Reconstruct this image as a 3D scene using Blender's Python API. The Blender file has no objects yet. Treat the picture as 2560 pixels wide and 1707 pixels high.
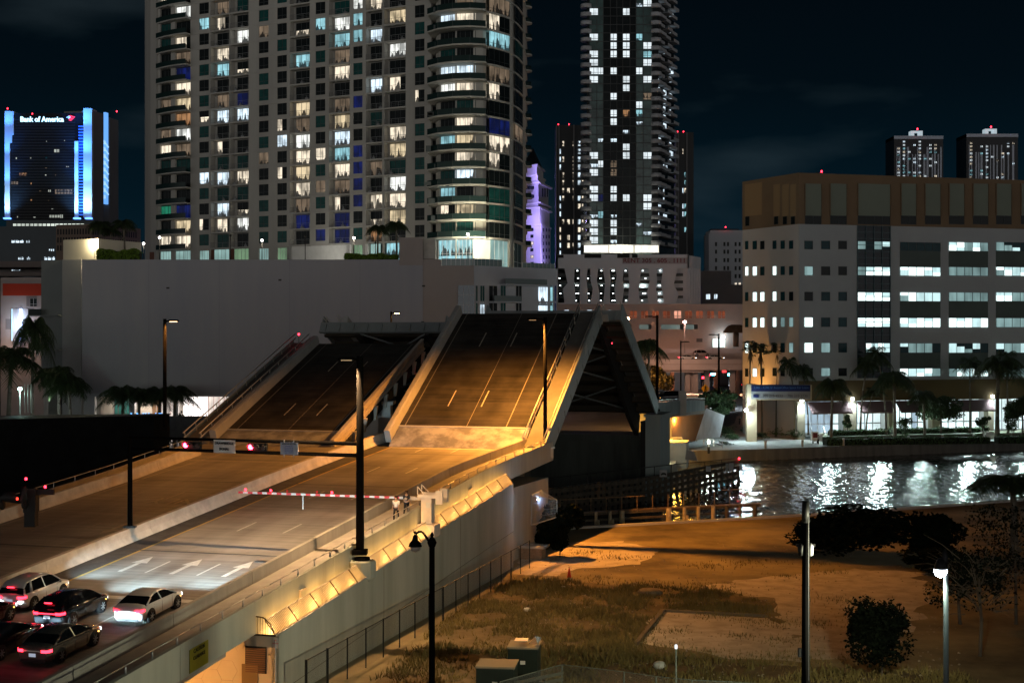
import bpy, math, random
from mathutils import Vector as V
random.seed(7)
S=bpy.context.scene
# ---------------------------------------------------------------- camera, world, exposure
F=3555.0; HY=838.0; CZ=21.5            # focal length and horizon in photo pixels (2560 wide), eye height
cd=bpy.data.cameras.new('camera'); cam=bpy.data.objects.new('camera',cd); S.collection.objects.link(cam)
cam.location=(0,0,CZ); cam.rotation_euler=(math.radians(90),0,0)
cd.sensor_width=36; cd.lens=36*F/2560; cd.shift_y=(HY-853.5)/2560; cd.clip_start=.5; cd.clip_end=9000
S.camera=cam
S.view_settings.view_transform='Standard'; S.view_settings.look='None'
S.view_settings.exposure=0; S.view_settings.gamma=1
w=bpy.data.worlds.new('World'); S.world=w; w.use_nodes=True
def build_world():
    nt=w.node_tree; N=nt.nodes; L=nt.links; N.clear()
    out=N.new('ShaderNodeOutputWorld'); bg=N.new('ShaderNodeBackground'); L.new(bg.outputs[0],out.inputs[0])
    tc=N.new('ShaderNodeTexCoord'); sp=N.new('ShaderNodeSeparateXYZ'); L.new(tc.outputs['Generated'],sp.inputs[0])
    r=N.new('ShaderNodeValToRGB'); L.new(sp.outputs[2],r.inputs[0])
    e=r.color_ramp.elements; e[0].position=0; e[0].color=(.0035,.016,.027,1); e[1].position=.30; e[1].color=(.0006,.0017,.0030,1)
    x=e.new(.09); x.color=(.0012,.0080,.0140,1); x=e.new(.17); x.color=(.0009,.0040,.0068,1)
    # thin cloud lit by the city
    mp=N.new('ShaderNodeMapping'); mp.inputs['Scale'].default_value=(2.2,2.2,7.5); mp.inputs['Location'].default_value=(.33,.2,.46); L.new(tc.outputs['Generated'],mp.inputs[0])
    nz=N.new('ShaderNodeTexNoise'); nz.inputs['Scale'].default_value=1.9; nz.inputs['Detail'].default_value=5; nz.inputs['Roughness'].default_value=.45; L.new(mp.outputs[0],nz.inputs[0])
    cr=N.new('ShaderNodeValToRGB'); L.new(nz.outputs[0],cr.inputs[0])
    cr.color_ramp.elements[0].position=.60; cr.color_ramp.elements[0].color=(0,0,0,1)
    cr.color_ramp.elements[1].position=.74; cr.color_ramp.elements[1].color=(.009,.013,.015,1)
    ad=N.new('ShaderNodeMixRGB'); ad.blend_type='ADD'; ad.inputs[0].default_value=1; L.new(r.outputs[0],ad.inputs[1]); L.new(cr.outputs[0],ad.inputs[2])
    # glow of the town behind the viewer, low over the horizon
    m1=N.new('ShaderNodeMapRange'); m1.interpolation_type='SMOOTHSTEP'; m1.inputs[1].default_value=.15; m1.inputs[2].default_value=-.75; L.new(sp.outputs[1],m1.inputs[0])
    m2=N.new('ShaderNodeMapRange'); m2.interpolation_type='SMOOTHSTEP'; m2.inputs[1].default_value=.24; m2.inputs[2].default_value=.0; L.new(sp.outputs[2],m2.inputs[0])
    mm=N.new('ShaderNodeMath'); mm.operation='MULTIPLY'; L.new(m1.outputs[0],mm.inputs[0]); L.new(m2.outputs[0],mm.inputs[1])
    gl=N.new('ShaderNodeMixRGB'); gl.blend_type='MIX'; gl.inputs[1].default_value=(0,0,0,1); gl.inputs[2].default_value=(.98,.93,.90,1); L.new(mm.outputs[0],gl.inputs[0])
    a2=N.new('ShaderNodeMixRGB'); a2.blend_type='ADD'; a2.inputs[0].default_value=1; L.new(ad.outputs[0],a2.inputs[1]); L.new(gl.outputs[0],a2.inputs[2])
    L.new(a2.outputs[0],bg.inputs[0]); bg.inputs[1].default_value=1
build_world()
sl=bpy.data.lights.new('faint_sun','SUN'); sl.energy=.015; sl.angle=math.radians(5); sl.color=(.8,.9,1)  # weak sun added for crispness; no moon stands in this sky
so=bpy.data.objects.new('faint_sun',sl); so.rotation_euler=(math.radians(50),0,math.radians(-30)); S.collection.objects.link(so)
# ---------------------------------------------------------------- helpers
def at(px,py,Y): return V(((px-1280)/F*Y,Y,CZ-(py-HY)/F*Y))
def gnd(px,py,z=1.6):
    Y=(CZ-z)*F/(py-HY); return V(((px-1280)/F*Y,Y,z))
SN,CS=.2720,.9623
def dk(s):                                    # deck height over water along the bridge
    d=14.46-.0757*s if s<24.4 else 12.613-.0757*(s-24.4)+.00033*(s-24.4)**2
    return CZ-d
def R(s,r,dz=0): return V((-19+CS*r+SN*s,85.7-SN*r+CS*s,dk(s)+dz))
RD=V((SN,CS,0)); RR=V((CS,-SN,0)); UP=V((0,0,1))
M={}
def mat(n,c,rough=.8,metal=0,var=0,vs=.5,bump=0,bs=5,c2=None,spec=.3,streak=False,coord='pos',hi=.7,lo=.3):
    if n in M: return M[n]
    m=bpy.data.materials.new(n); m.use_nodes=True; nt=m.node_tree; N=nt.nodes; L=nt.links
    b=N['Principled BSDF']; b.inputs['Base Color'].default_value=(*c,1); b.inputs['Roughness'].default_value=rough; b.inputs['Metallic'].default_value=metal
    b.inputs['Specular IOR Level'].default_value=spec
    if var or c2 or bump:
        g=N.new('ShaderNodeNewGeometry'); src=g.outputs['Position']
        if coord=='obj':
            t=N.new('ShaderNodeTexCoord'); src=t.outputs['Object']
        mp=N.new('ShaderNodeMapping'); L.new(src,mp.inputs[0])
        if streak: mp.inputs['Scale'].default_value=(1,1,.12)
        if var or c2:
            z=N.new('ShaderNodeTexNoise'); z.inputs['Scale'].default_value=vs; z.inputs['Detail'].default_value=7; z.inputs['Roughness'].default_value=.62; L.new(mp.outputs[0],z.inputs[0])
            r=N.new('ShaderNodeValToRGB'); L.new(z.outputs[0],r.inputs[0])
            ca=tuple(max(0,x*(1-var)) for x in c); cb=c2 or tuple(min(1,x*(1+var*.6)) for x in c)
            r.color_ramp.elements[0].position=lo; r.color_ramp.elements[1].position=hi
            r.color_ramp.elements[0].color=(*ca,1); r.color_ramp.elements[1].color=(*cb,1)
            L.new(r.outputs[0],b.inputs['Base Color'])
        if bump:
            z=N.new('ShaderNodeTexNoise'); z.inputs['Scale'].default_value=bs; z.inputs['Detail'].default_value=4; L.new(src,z.inputs[0])
            u=N.new('ShaderNodeBump'); u.inputs['Strength'].default_value=bump; u.inputs['Distance'].default_value=.1; L.new(z.outputs[0],u.inputs['Height']); L.new(u.outputs[0],b.inputs['Normal'])
    M[n]=m; return m
def emi(n,c,k):
    if n in M: return M[n]
    m=bpy.data.materials.new(n); m.use_nodes=True; b=m.node_tree.nodes['Principled BSDF']
    b.inputs['Base Color'].default_value=(*[x*.5 for x in c],1); b.inputs['Emission Color'].default_value=(*c,1); b.inputs['Emission Strength'].default_value=k
    b.inputs['Roughness'].default_value=.5
    M[n]=m; return m
def room(n,c,k,scale=.9,lo=.30,hi=.68,dark=.25,floor=None):
    """window glass with a lit room behind it: curtain folds, furniture along the floor, uneven lamps"""
    if n in M: return M[n]
    m=bpy.data.materials.new(n); m.use_nodes=True; nt=m.node_tree; N=nt.nodes; L=nt.links; b=N['Principled BSDF']
    b.inputs['Base Color'].default_value=(.02,.025,.028,1); b.inputs['Roughness'].default_value=.2; b.inputs['Specular IOR Level'].default_value=.1
    g=N.new('ShaderNodeNewGeometry')
    def nz(sc,sz,det=3):
        mp=N.new('ShaderNodeMapping'); mp.inputs['Scale'].default_value=sz; L.new(g.outputs['Position'],mp.inputs[0])
        z=N.new('ShaderNodeTexNoise'); z.inputs['Scale'].default_value=sc; z.inputs['Detail'].default_value=det; L.new(mp.outputs[0],z.inputs[0]); return z.outputs[0]
    fold=nz(scale*1.6,(1,1,.10),4); blot=nz(scale*.55,(1,1,.8),2)
    a=N.new('ShaderNodeMixRGB'); a.inputs[0].default_value=.5; L.new(fold,a.inputs[1]); L.new(blot,a.inputs[2])
    r=N.new('ShaderNodeValToRGB'); L.new(a.outputs[0],r.inputs[0]); e=r.color_ramp.elements
    e[0].position=lo+.06; e[0].color=(*[x*max(dark,.3) for x in c],1); e[1].position=hi-.06; e[1].color=(*c,1)
    out=r.outputs[0]
    if floor:
        sp=N.new('ShaderNodeSeparateXYZ'); L.new(g.outputs['Position'],sp.inputs[0])
        def mt(op,x,y):
            q=N.new('ShaderNodeMath'); q.operation=op
            for i,v in enumerate((x,y)):
                if isinstance(v,(int,float)): q.inputs[i].default_value=v
                else: L.new(v,q.inputs[i])
            return q.outputs[0]
        fr=mt('FRACT',mt('DIVIDE',mt('SUBTRACT',sp.outputs[2],floor[0]),floor[1]),0)
        hgt=mt('MULTIPLY',mt('SUBTRACT',nz(1.3,(1,1,.02),2),.36),1.9)      # skyline of furniture
        fm=mt('LESS_THAN',fr,hgt)
        mx=N.new('ShaderNodeMixRGB'); L.new(fm,mx.inputs[0]); L.new(out,mx.inputs[1]); mx.inputs[2].default_value=(*[x*.06 for x in c],1); out=mx.outputs[0]
    L.new(out,b.inputs['Emission Color']); b.inputs['Emission Strength'].default_value=k
    M[n]=m; return m
def off(p):
    if p is None: return V((0,0,0))
    while p.parent is not None: p=p.parent
    return V(p.location)
class MB:
    def __init__(s): s.v=[]; s.f=[]; s.m=[]; s.sm=[]
    def face(s,pts,m=0,sm=False):
        i=len(s.v); s.v+= [tuple(p) for p in pts]; s.f.append(tuple(range(i,i+len(pts)))); s.m.append(m); s.sm.append(sm)
    def box(s,o,a,b,c,m=0):
        o=V(o);a=V(a);b=V(b);c=V(c); i=len(s.v)
        if a.cross(b).dot(c)<0: a,b=b,a
        s.v+=[tuple(p) for p in (o,o+a,o+a+b,o+b,o+c,o+a+c,o+a+b+c,o+b+c)]
        for q in ((0,3,2,1),(4,5,6,7),(0,1,5,4),(1,2,6,5),(2,3,7,6),(3,0,4,7)):
            s.f.append(tuple(i+k for k in q)); s.m.append(m); s.sm.append(False)
        return s
    def cb(s,c,x,y,z,m=0,ax=None,ay=None,az=None):       # centred box
        ax=(ax or V((1,0,0)))*x; ay=(ay or V((0,1,0)))*y; az=(az or UP)*z
        return s.box(V(c)-ax/2-ay/2-az/2,ax,ay,az,m)
    def prism(s,poly,z0,z1,m=0,mt=None):
        n=len(poly); i=len(s.v); s.v+=[(p[0],p[1],z0) for p in poly]+[(p[0],p[1],z1) for p in poly]
        for k in range(n):
            j=(k+1)%n; s.f.append((i+k,i+j,i+n+j,i+n+k)); s.m.append(m); s.sm.append(False)
        s.f.append(tuple(i+n+k for k in range(n))); s.m.append(m if mt is None else mt); s.sm.append(False)
        s.f.append(tuple(i+n-1-k for k in range(n))); s.m.append(m); s.sm.append(False)
        return s
    def tube(s,p,q,r0,r1=None,n=8,m=0,caps=True):
        p=V(p);q=V(q); r1=r0 if r1 is None else r1; d=(q-p).normalized()
        a=d.cross(UP); a=V((1,0,0)) if a.length<.01 else a.normalized(); b=d.cross(a); i=len(s.v)
        for (c,r) in ((p,r0),(q,r1)):
            for k in range(n):
                t=2*math.pi*(k+.5)/n; s.v.append(tuple(c+a*math.cos(t)*r+b*math.sin(t)*r))
        for k in range(n):
            j=(k+1)%n; s.f.append((i+k,i+j,i+n+j,i+n+k)); s.m.append(m); s.sm.append(n>5)
        if caps:
            s.f.append(tuple(i+n-1-k for k in range(n))); s.m.append(m); s.sm.append(False)
            s.f.append(tuple(i+n+k for k in range(n))); s.m.append(m); s.sm.append(False)
        return s
    def path(s,pts,rs,n=8,m=0):
        for k in range(len(pts)-1):
            a=rs[k] if isinstance(rs,(list,tuple)) else rs; b=rs[k+1] if isinstance(rs,(list,tuple)) else rs
            s.tube(pts[k],pts[k+1],a,b,n,m)
        return s
    def lathe(s,c,prof,n=12,m=0,ax=None):
        c=V(c); i=len(s.v)
        A,B,C=(V((1,0,0)),V((0,1,0)),UP) if ax is None else ax
        for (r,z) in prof:
            for k in range(n):
                t=2*math.pi*k/n; s.v.append(tuple(c+A*(r*math.cos(t))+B*(r*math.sin(t))+C*z))
        for j in range(len(prof)-1):
            for k in range(n):
                l=(k+1)%n; s.f.append((i+j*n+k,i+j*n+l,i+(j+1)*n+l,i+(j+1)*n+k)); s.m.append(m); s.sm.append(True)
        s.f.append(tuple(i+n-1-k for k in range(n))); s.m.append(m); s.sm.append(False)
        k0=i+(len(prof)-1)*n; s.f.append(tuple(k0+k for k in range(n))); s.m.append(m); s.sm.append(False)
        return s
    def loft(s,secs,m=0,closed=True,caps=True,sm=True,mf=None):
        n=len(secs[0]); i=len(s.v)
        for q in secs: s.v+=[tuple(p) for p in q]
        for a in range(len(secs)-1):
            for k in range(n if closed else n-1):
                j=(k+1)%n; s.f.append((i+a*n+k,i+a*n+j,i+(a+1)*n+j,i+(a+1)*n+k)); s.m.append(mf(a,k) if mf else m); s.sm.append(sm)
        if caps and closed:
            s.f.append(tuple(i+n-1-k for k in range(n))); s.m.append(m); s.sm.append(False)
            k0=i+(len(secs)-1)*n; s.f.append(tuple(k0+k for k in range(n))); s.m.append(m); s.sm.append(False)
        return s
    def build(s,name,mats,parent=None,loc=None,**kw):
        if not isinstance(mats,(list,tuple)): mats=[mats]
        o0=off(parent)
        if parent is None and loc is None and not kw.get('kind') and s.v:
            xs=[p[0] for p in s.v]; ys=[p[1] for p in s.v]; loc=((min(xs)+max(xs))/2,(min(ys)+max(ys))/2,min(p[2] for p in s.v))
        me=bpy.data.meshes.new(name)
        if loc is not None:
            l=V(loc); me.from_pydata([(x-l.x,y-l.y,z-l.z) for x,y,z in s.v],[],s.f)
        elif o0.length: me.from_pydata([(x-o0.x,y-o0.y,z-o0.z) for x,y,z in s.v],[],s.f)
        else: me.from_pydata(s.v,[],s.f)
        for mm in mats: me.materials.append(mm)
        me.polygons.foreach_set('material_index',s.m); me.polygons.foreach_set('use_smooth',s.sm); me.update()
        o=bpy.data.objects.new(name,me); S.collection.objects.link(o)
        if parent is not None: o.parent=parent
        if loc is not None: o.location=loc
        tag(o,**kw); return o
def tag(o,label=None,cat=None,group=None,kind=None):
    if label: o['label']=label
    if cat: o['category']=cat
    if group: o['group']=group
    if kind: o['kind']=kind
    return o
def empty(name,label,cat,loc=(0,0,0),group=None,rz=0,world=True):
    """world=True: children given in world coordinates; False: local coordinates"""
    o=bpy.data.objects.new(name,None); S.collection.objects.link(o); o.location=loc; o.rotation_euler=(0,0,rz); o.empty_display_size=.3
    return tag(o,label,cat,group)
def dup(root,loc,rz=0,label=None,sc=None,group=None,rx=None):
    def cp(o,par):
        c=o.copy(); S.collection.objects.link(c)
        if par is not None: c.parent=par
        for ch in o.children: cp(ch,c)
        return c
    r=cp(root,None); r.location=loc; r.rotation_euler=(rx[0],rx[1],rz) if rx else (0,0,rz)
    if sc: r.scale=sc if isinstance(sc,(tuple,list)) else (sc,)*3
    if label: r['label']=label
    if group: r['group']=group
    return r
def place(r,loc,rz=0,sc=None,rx=None):
    r.location=loc; r.rotation_euler=(rx[0],rx[1],rz) if rx else (0,0,rz)
    if sc: r.scale=sc if isinstance(sc,(tuple,list)) else (sc,)*3
    return r
def text(s,size,m,p,ux,uz,parent=None,name='lettering',ext=.01,bold=0,font=None,xs=1.0,align='CENTER',label=None,fit=None):
    """lettering whose centre is p, reading along ux with up uz (world)"""
    c=bpy.data.curves.new(name,'FONT'); c.body=s; c.size=size; c.align_x=align; c.align_y='CENTER'; c.extrude=ext; c.offset=bold; c.resolution_u=3
    o=bpy.data.objects.new('t',c); S.collection.objects.link(o); bpy.context.view_layer.update()
    me=bpy.data.meshes.new_from_object(o.evaluated_get(bpy.context.evaluated_depsgraph_get())); S.collection.objects.unlink(o); bpy.data.objects.remove(o)
    ux=V(ux).normalized(); uz=V(uz).normalized(); un=ux.cross(uz); p=V(p)
    of=off(parent)
    if fit:
        X=[v.co.x for v in me.vertices]; xs=fit/(max(X)-min(X)); cx=(max(X)+min(X))/2
        for v in me.vertices: v.co.x-=cx
    for v in me.vertices: v.co=p+ux*v.co.x*xs+uz*v.co.y+un*v.co.z-of
    me.materials.clear(); me.materials.append(m)
    t=bpy.data.objects.new(name,me); S.collection.objects.link(t)
    if parent is not None: t.parent=parent
    if label: t['label']=label
    return t
def light(kind,loc,power,col,parent=None,size=.15,spot=None,blend=.6,to=None,name='bulb'):
    l=bpy.data.lights.new(name,kind); l.energy=power; l.color=col
    if kind=='AREA': l.size=size
    else: l.shadow_soft_size=size
    if kind=='SPOT': l.spot_size=math.radians(spot or 120); l.spot_blend=blend
    o=bpy.data.objects.new(name,l); S.collection.objects.link(o)
    loc=V(loc)
    if to is not None:
        o.rotation_mode='QUATERNION'; o.rotation_quaternion=(V(to)-loc).to_track_quat('-Z','Y')
    if parent is not None:
        o.parent=parent
        loc=loc-off(parent)
    o.location=loc; return o
SOD=(1,.50,.13); WARM=(1,.72,.42); LED=(.75,.93,1)
conc=mat('concrete',(.36,.345,.31),.85,var=.28,vs=.35,bump=.15,bs=3,streak=True)
concw=mat('pale_concrete',(.50,.47,.42),.85,var=.22,vs=.5,bump=.1)
dsteel=mat('dark_steel',(.035,.035,.035),.5,.6)
gsteel=mat('grey_steel',(.30,.31,.31),.55,.4,var=.25,vs=1.2)
blk=mat('black_paint',(.012,.012,.012),.55)
white=mat('white_paint',(.55,.55,.53),.6,var=.1,vs=2)
red=mat('red_paint',(.5,.03,.03),.5)
galv=mat('galvanised',(.5,.51,.52),.45,.7,var=.15,vs=4)
REDL=emi('red_lamp',(1,.02,.04),12)
SODL=emi('sodium_lamp',(1,.55,.22),25)
LEDL=emi('led_lamp',(.8,.92,1),40)
# ================================================================ THE SETTING: water, banks
def water():
    m=bpy.data.materials.new('river_water'); m.use_nodes=True; nt=m.node_tree; N=nt.nodes; L=nt.links; b=N['Principled BSDF']
    b.inputs['Base Color'].default_value=(.004,.014,.018,1); b.inputs['Roughness'].default_value=.11; b.inputs['IOR'].default_value=1.33; b.inputs['Specular IOR Level'].default_value=.5
    g=N.new('ShaderNodeNewGeometry'); mp=N.new('ShaderNodeMapping'); mp.inputs['Scale'].default_value=(2.4,.75,1); mp.inputs['Rotation'].default_value=(0,0,.12); L.new(g.outputs['Position'],mp.inputs[0])
    z=N.new('ShaderNodeTexNoise'); z.inputs['Scale'].default_value=.9; z.inputs['Detail'].default_value=3; z.inputs['Roughness'].default_value=.6; L.new(mp.outputs[0],z.inputs[0])
    z2=N.new('ShaderNodeTexNoise'); z2.inputs['Scale'].default_value=.22; z2.inputs['Detail'].default_value=2; L.new(mp.outputs[0],z2.inputs[0])
    a=N.new('ShaderNodeMath'); a.operation='MULTIPLY_ADD'; a.inputs[1].default_value=1.1; L.new(z2.outputs[0],a.inputs[0]); L.new(z.outputs[0],a.inputs[2])
    u=N.new('ShaderNodeBump'); u.inputs['Strength'].default_value=1; u.inputs['Distance'].default_value=.06; L.new(a.outputs[0],u.inputs['Height']); L.new(u.outputs[0],b.inputs['Normal'])
    w_=MB(); w_.face([(-400,60,-.3),(700,60,-.3),(700,420,-.3),(-400,420,-.3)])
    from mathutils import noise as mn
    nx,ny=520,260; i0=len(w_.v)
    for j in range(ny+1):
        y=138+j*.52
        for i in range(nx+1):
            x=2+i*.215
            h=.105*mn.noise(V((x*.75,y*.30,1)))+.075*mn.noise(V((x*1.7+3,y*.6,5)))+.04*mn.noise(V((x*.13,y*.10,9)))
            w_.v.append((x,y,h))
    for j in range(ny):
        for i in range(nx):
            a=i0+j*(nx+1)+i; w_.f.append((a,a+1,a+nx+2,a+nx+1)); w_.m.append(0); w_.sm.append(True)
    w_.build('water',m,kind='structure')
water()
soil=mat('dry_soil',(.11,.085,.045),.95,c2=(.36,.29,.15),vs=.10,bump=.4,bs=2.5,lo=.38,hi=.66)
farg=mat('far_ground',(.10,.10,.10),.9,var=.3,vs=.2)
wallm=mat('sea_wall_stone',(.17,.16,.14),.9,var=.35,vs=.8,streak=True)
near=[(-500,-80),(700,-80),(700,215),(120,190),(gnd(2560,1251)[0],gnd(2560,1251)[1]),(gnd(2249,1274)[0],gnd(2249,1274)[1]),(gnd(1920,1295)[0],gnd(1920,1295)[1]),(gnd(1600,1312)[0],gnd(1600,1312)[1]),(gnd(1435,1321)[0],gnd(1435,1321)[1]),(-3,139),(-40,150),(-62,196),(-130,214),(-500,240)]
mb=MB(); mb.prism(near,-2,1.6,1,0); mb.build('near_ground',[soil,wallm],kind='structure')
mb=MB()                                              # raised lip of the near sea wall
seq=[V((p[0],p[1],0)) for p in near[3:10]]
for a,b in zip(seq,seq[1:]):
    d=(b-a); n=V((-d.y,d.x,0)).normalized(); 
    mb.box(a+UP*1.55-n*.15,d,n*.5,UP*.28)
mb.build('sea_wall_cap',concw,label='long pale concrete kerb edging the dirt lot above the water',cat='kerb')
def fgn(px,py): return gnd(px,py,1.9)
far=[(-900,262),(-130,240),(-40,224),(-4,214),(14,220),(fgn(1580,1136).x,fgn(1580,1136).y),(fgn(1700,1128).x,fgn(1700,1128).y),(fgn(1920,1122).x,fgn(1920,1122).y),(fgn(2300,1109).x,fgn(2300,1109).y),(fgn(2560,1100).x,fgn(2560,1100).y),(300,295),(900,330),(3500,3800),(-3500,3800)]
mb=MB(); mb.prism(far,-2,1.9,1,0); mb.build('far_ground',[farg,wallm],kind='structure')
# promenade sheet in front of the office block
prom=mat('promenade_paving',(.42,.43,.40),.8,var=.2,vs=1.2)
pp=[fgn(1640,1118)]+[fgn(a,b) for a,b in ((1700,1127.5),(1920,1121.5),(2300,1108.5),(2560,1099.6))]+[V((160,289,0)),V((160,293,0)),fgn(2560,1092),fgn(2300,1098),fgn(2150,1102),fgn(1990,1098),fgn(1880,1085),fgn(1800,1070),fgn(1740,1082)]
mb=MB(); mb.face([(p.x,p.y,1.904) for p in pp]); mb.build('promenade',prom,kind='structure')
# path behind the round pillar
path_m=mat('path_brick',(.42,.30,.24),.85,var=.25,vs=3)
mb=MB(); mb.face([(p.x,p.y,1.908) for p in (fgn(1780,1086),fgn(1868,1092),fgn(1862,1062),fgn(1850,1040),fgn(1842,1040),fgn(1836,1058))]); mb.build('garden_path',path_m,kind='structure')
# ---------------------------------------------------------------- bridge road
asph=mat('worn_concrete_road',(.20,.19,.175),.8,c2=(.34,.325,.30),vs=.22,bump=.08,bs=6,streak=False)
def roadmat(nm='grooved_road',c0=(.12,.112,.10),c1=(.34,.32,.29)):
    m=bpy.data.materials.new(nm); m.use_nodes=True; nt=m.node_tree; N=nt.nodes; L=nt.links; b=N['Principled BSDF']; b.inputs['Roughness'].default_value=.62; b.inputs['Specular IOR Level'].default_value=.35
    g=N.new('ShaderNodeNewGeometry'); mp=N.new('ShaderNodeMapping'); mp.inputs['Rotation'].default_value=(0,0,math.atan2(SN,CS)); L.new(g.outputs['Position'],mp.inputs[0])
    st=N.new('ShaderNodeMapping'); st.inputs['Scale'].default_value=(.12,3.2,1); L.new(mp.outputs[0],st.inputs[0])
    a=N.new('ShaderNodeTexNoise'); a.inputs['Scale'].default_value=1; a.inputs['Detail'].default_value=6; L.new(st.outputs[0],a.inputs[0])
    c=N.new('ShaderNodeTexNoise'); c.inputs['Scale'].default_value=.12; c.inputs['Detail'].default_value=6; c.inputs['Roughness'].default_value=.6; L.new(mp.outputs[0],c.inputs[0])
    sl=N.new('ShaderNodeMapping'); sl.inputs['Scale'].default_value=(.55,.02,1); L.new(mp.outputs[0],sl.inputs[0])
    d=N.new('ShaderNodeTexNoise'); d.inputs['Scale'].default_value=1; d.inputs['Detail'].default_value=3; L.new(sl.outputs[0],d.inputs[0])
    x=N.new('ShaderNodeMixRGB'); x.inputs[0].default_value=.5; L.new(a.outputs[0],x.inputs[1]); L.new(c.outputs[0],x.inputs[2])
    y=N.new('ShaderNodeMixRGB'); y.inputs[0].default_value=.35; L.new(x.outputs[0],y.inputs[1]); L.new(d.outputs[0],y.inputs[2])
    r=N.new('ShaderNodeValToRGB'); L.new(y.outputs[0],r.inputs[0]); e=r.color_ramp.elements
    e[0].position=.36; e[0].color=(*c0,1); e[1].position=.64; e[1].color=(*c1,1)
    L.new(r.outputs[0],b.inputs['Base Color']); return m
roadm=roadmat()
dark_as=mat('dark_asphalt_shoulder',(.09,.085,.08),.85,var=.35,vs=1.2)
mwhite=mat('road_paint_white',(.62,.62,.58),.6,c2=(.40,.39,.36),vs=2.5)
mfaint=mat('worn_road_paint',(.36,.33,.27),.7,var=.25,vs=2)
myel=mat('road_paint_yellow',(.55,.38,.06),.6,var=.2,vs=2)
joint=mat('joint_sealer',(.035,.05,.06),.6)
HS=52.0
def fl(s): return 0 if s<36 else (s-36)*.075           # right side widening towards the leaf
def flL(s): return 0 if s<30 else -(s-30)*.085
def quad_s(mb,s0,s1,ra,rb,dz,m,ra1=None,rb1=None):
    n=max(1,int(abs(s1-s0)/3)); 
    ra1=ra if ra1 is None else ra1; rb1=rb if rb1 is None else rb1
    for i in range(n):
        a=s0+(s1-s0)*i/n; b=s0+(s1-s0)*(i+1)/n; fa=i/n; fb=(i+1)/n
        A0=ra+(ra1-ra)*fa; B0=rb+(rb1-rb)*fa; A1=ra+(ra1-ra)*fb; B1=rb+(rb1-rb)*fb
        mb.face([R(a,A0,dz),R(a,B0,dz),R(b,B1,dz),R(b,A1,dz)],m)
mb=MB()
s=-75
while s<HS-.01:
    e=min(s+3,HS)
    for ra,rb in ((-24.8,-9.25),(-9.25,7.1)):
        a0=ra+(flL(s) if ra<-20 else 0); a1=ra+(flL(e) if ra<-20 else 0); b0=rb+(fl(s) if rb>5 else 0); b1=rb+(fl(e) if rb>5 else 0)
        mb.face([R(s,a0),R(s,b0),R(e,b1),R(e,a1)],0)
    s=e
# dark shoulder strip by the median
quad_s(mb,-75,HS,-8.9,-7.15,.004,1)
for k in range(-6,5):                                   # lane dashes
    for r in (0,-3.5):
        if k!=-1 or True:
            s0=k*12.19; quad_s(mb,s0,s0+3.05,r-.07,r+.07,.006,2)
    for r,o in ((-14.65,10.0),(-18.05,9.6)):
        s0=(k-1)*12.19+o
        if s0<HS-4: quad_s(mb,s0,s0+3.05,r-.06,r+.06,.006,3)
quad_s(mb,-75,HS,3.42,3.6,.006,2); quad_s(mb,-75,HS,-7.1,-6.95,.006,4)
quad_s(mb,-75,HS,-21.5,-21.35,.006,3); quad_s(mb,-75,HS,-10.9,-10.78,.006,3)
mb.face([R(-5.9,-7,.008),R(-5.3,-7,.008),R(-5.3,3.4,.008),R(-5.9,3.4,.008)],5)      # stop line by the cars
mb.face([R(51.2,-7,.008),R(51.6,-7,.008),R(51.6,4.6,.008),R(51.2,4.6,.008)],5)
mb.face([R(40.4,-22.6,.008),R(40.7,-22.6,.008),R(40.7,-10.9,.008),R(40.4,-10.9,.008)],3)
for sj,rs in ((5.6,(-9,6.9)),(47.5,(-9,4.1)),(30.1,(-9,4.1)),(5.4,(-22,-9.6)),(30,(-22,-9.6)),(41.5,(-22,-9.6))):
    mb.face([R(sj-.09,rs[0],.010),R(sj-.09,rs[1],.010),R(sj+.09,rs[1],.010),R(sj+.09,rs[0],.010)],6)
def arrow(mb,s0,r,rev=False,m=5,sc=1):
    q=lambda a,b:R(s0+(-a if rev else a)*sc,r+b*sc,.009)
    mb.face([q(0,-.16),q(0,.16),q(2.3,.16),q(2.3,-.16)],m); mb.face([q(2.3,-.55),q(2.3,.55),q(4.0,0)],m)
for r in (-5.25,-1.75,1.75): arrow(mb,.0,r)
arrow(mb,13.5,-12.6,True,3)
mb.build('road',[roadm,dark_as,mwhite,mfaint,myel,mwhite,joint],kind='structure')
for ch,rr in (('ONLY',-12.6),):
    t=text('ONLY',3.0,mfaint,R(21.5,rr,.03),-RR,-(RD+UP*.075),name='road_lettering',ext=.002,xs=.75); t['kind']='structure'
# scrap of rubber on the road
mb=MB(); mb.box(R(3.9,1.9,.012),RD*.35+RR*.0,RR*.9,UP*.03); mb.build('rubber_scrap',blk,label='black scrap of rubber lying on the road ahead of the lane arrows',cat='debris')
def sweep(mb,sec,s0,s1,f=lambda s:0,m=0,step=3.0):
    n=max(1,int(round((s1-s0)/step))); secs=[]
    for i in range(n+1):
        s=s0+(s1-s0)*i/n; secs.append([R(s,r+f(s),z) for r,z in sec])
    mb.loft(secs,m,sm=False)
# median barrier: segments with joints
bar=mat('barrier_concrete',(.52,.47,.41),.8,var=.22,vs=.9,bump=.1,bs=3,c2=(.62,.57,.50))
root=empty('median_barrier','pale concrete barrier dividing the two roadways of the bridge','barrier',R(0,-9.3))
sec=[(-8.85,0),(-8.95,.12),(-9.13,.38),(-9.2,.88),(-9.55,.88),(-9.6,.38),(-9.75,.12),(-9.8,0)]
s=-75
while s<57:
    e=min(s+6.1,57.5); mb=MB(); sweep(mb,sec,s,e-.03,m=0,step=6.1); mb.build('segment',bar,root); s=e
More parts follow.
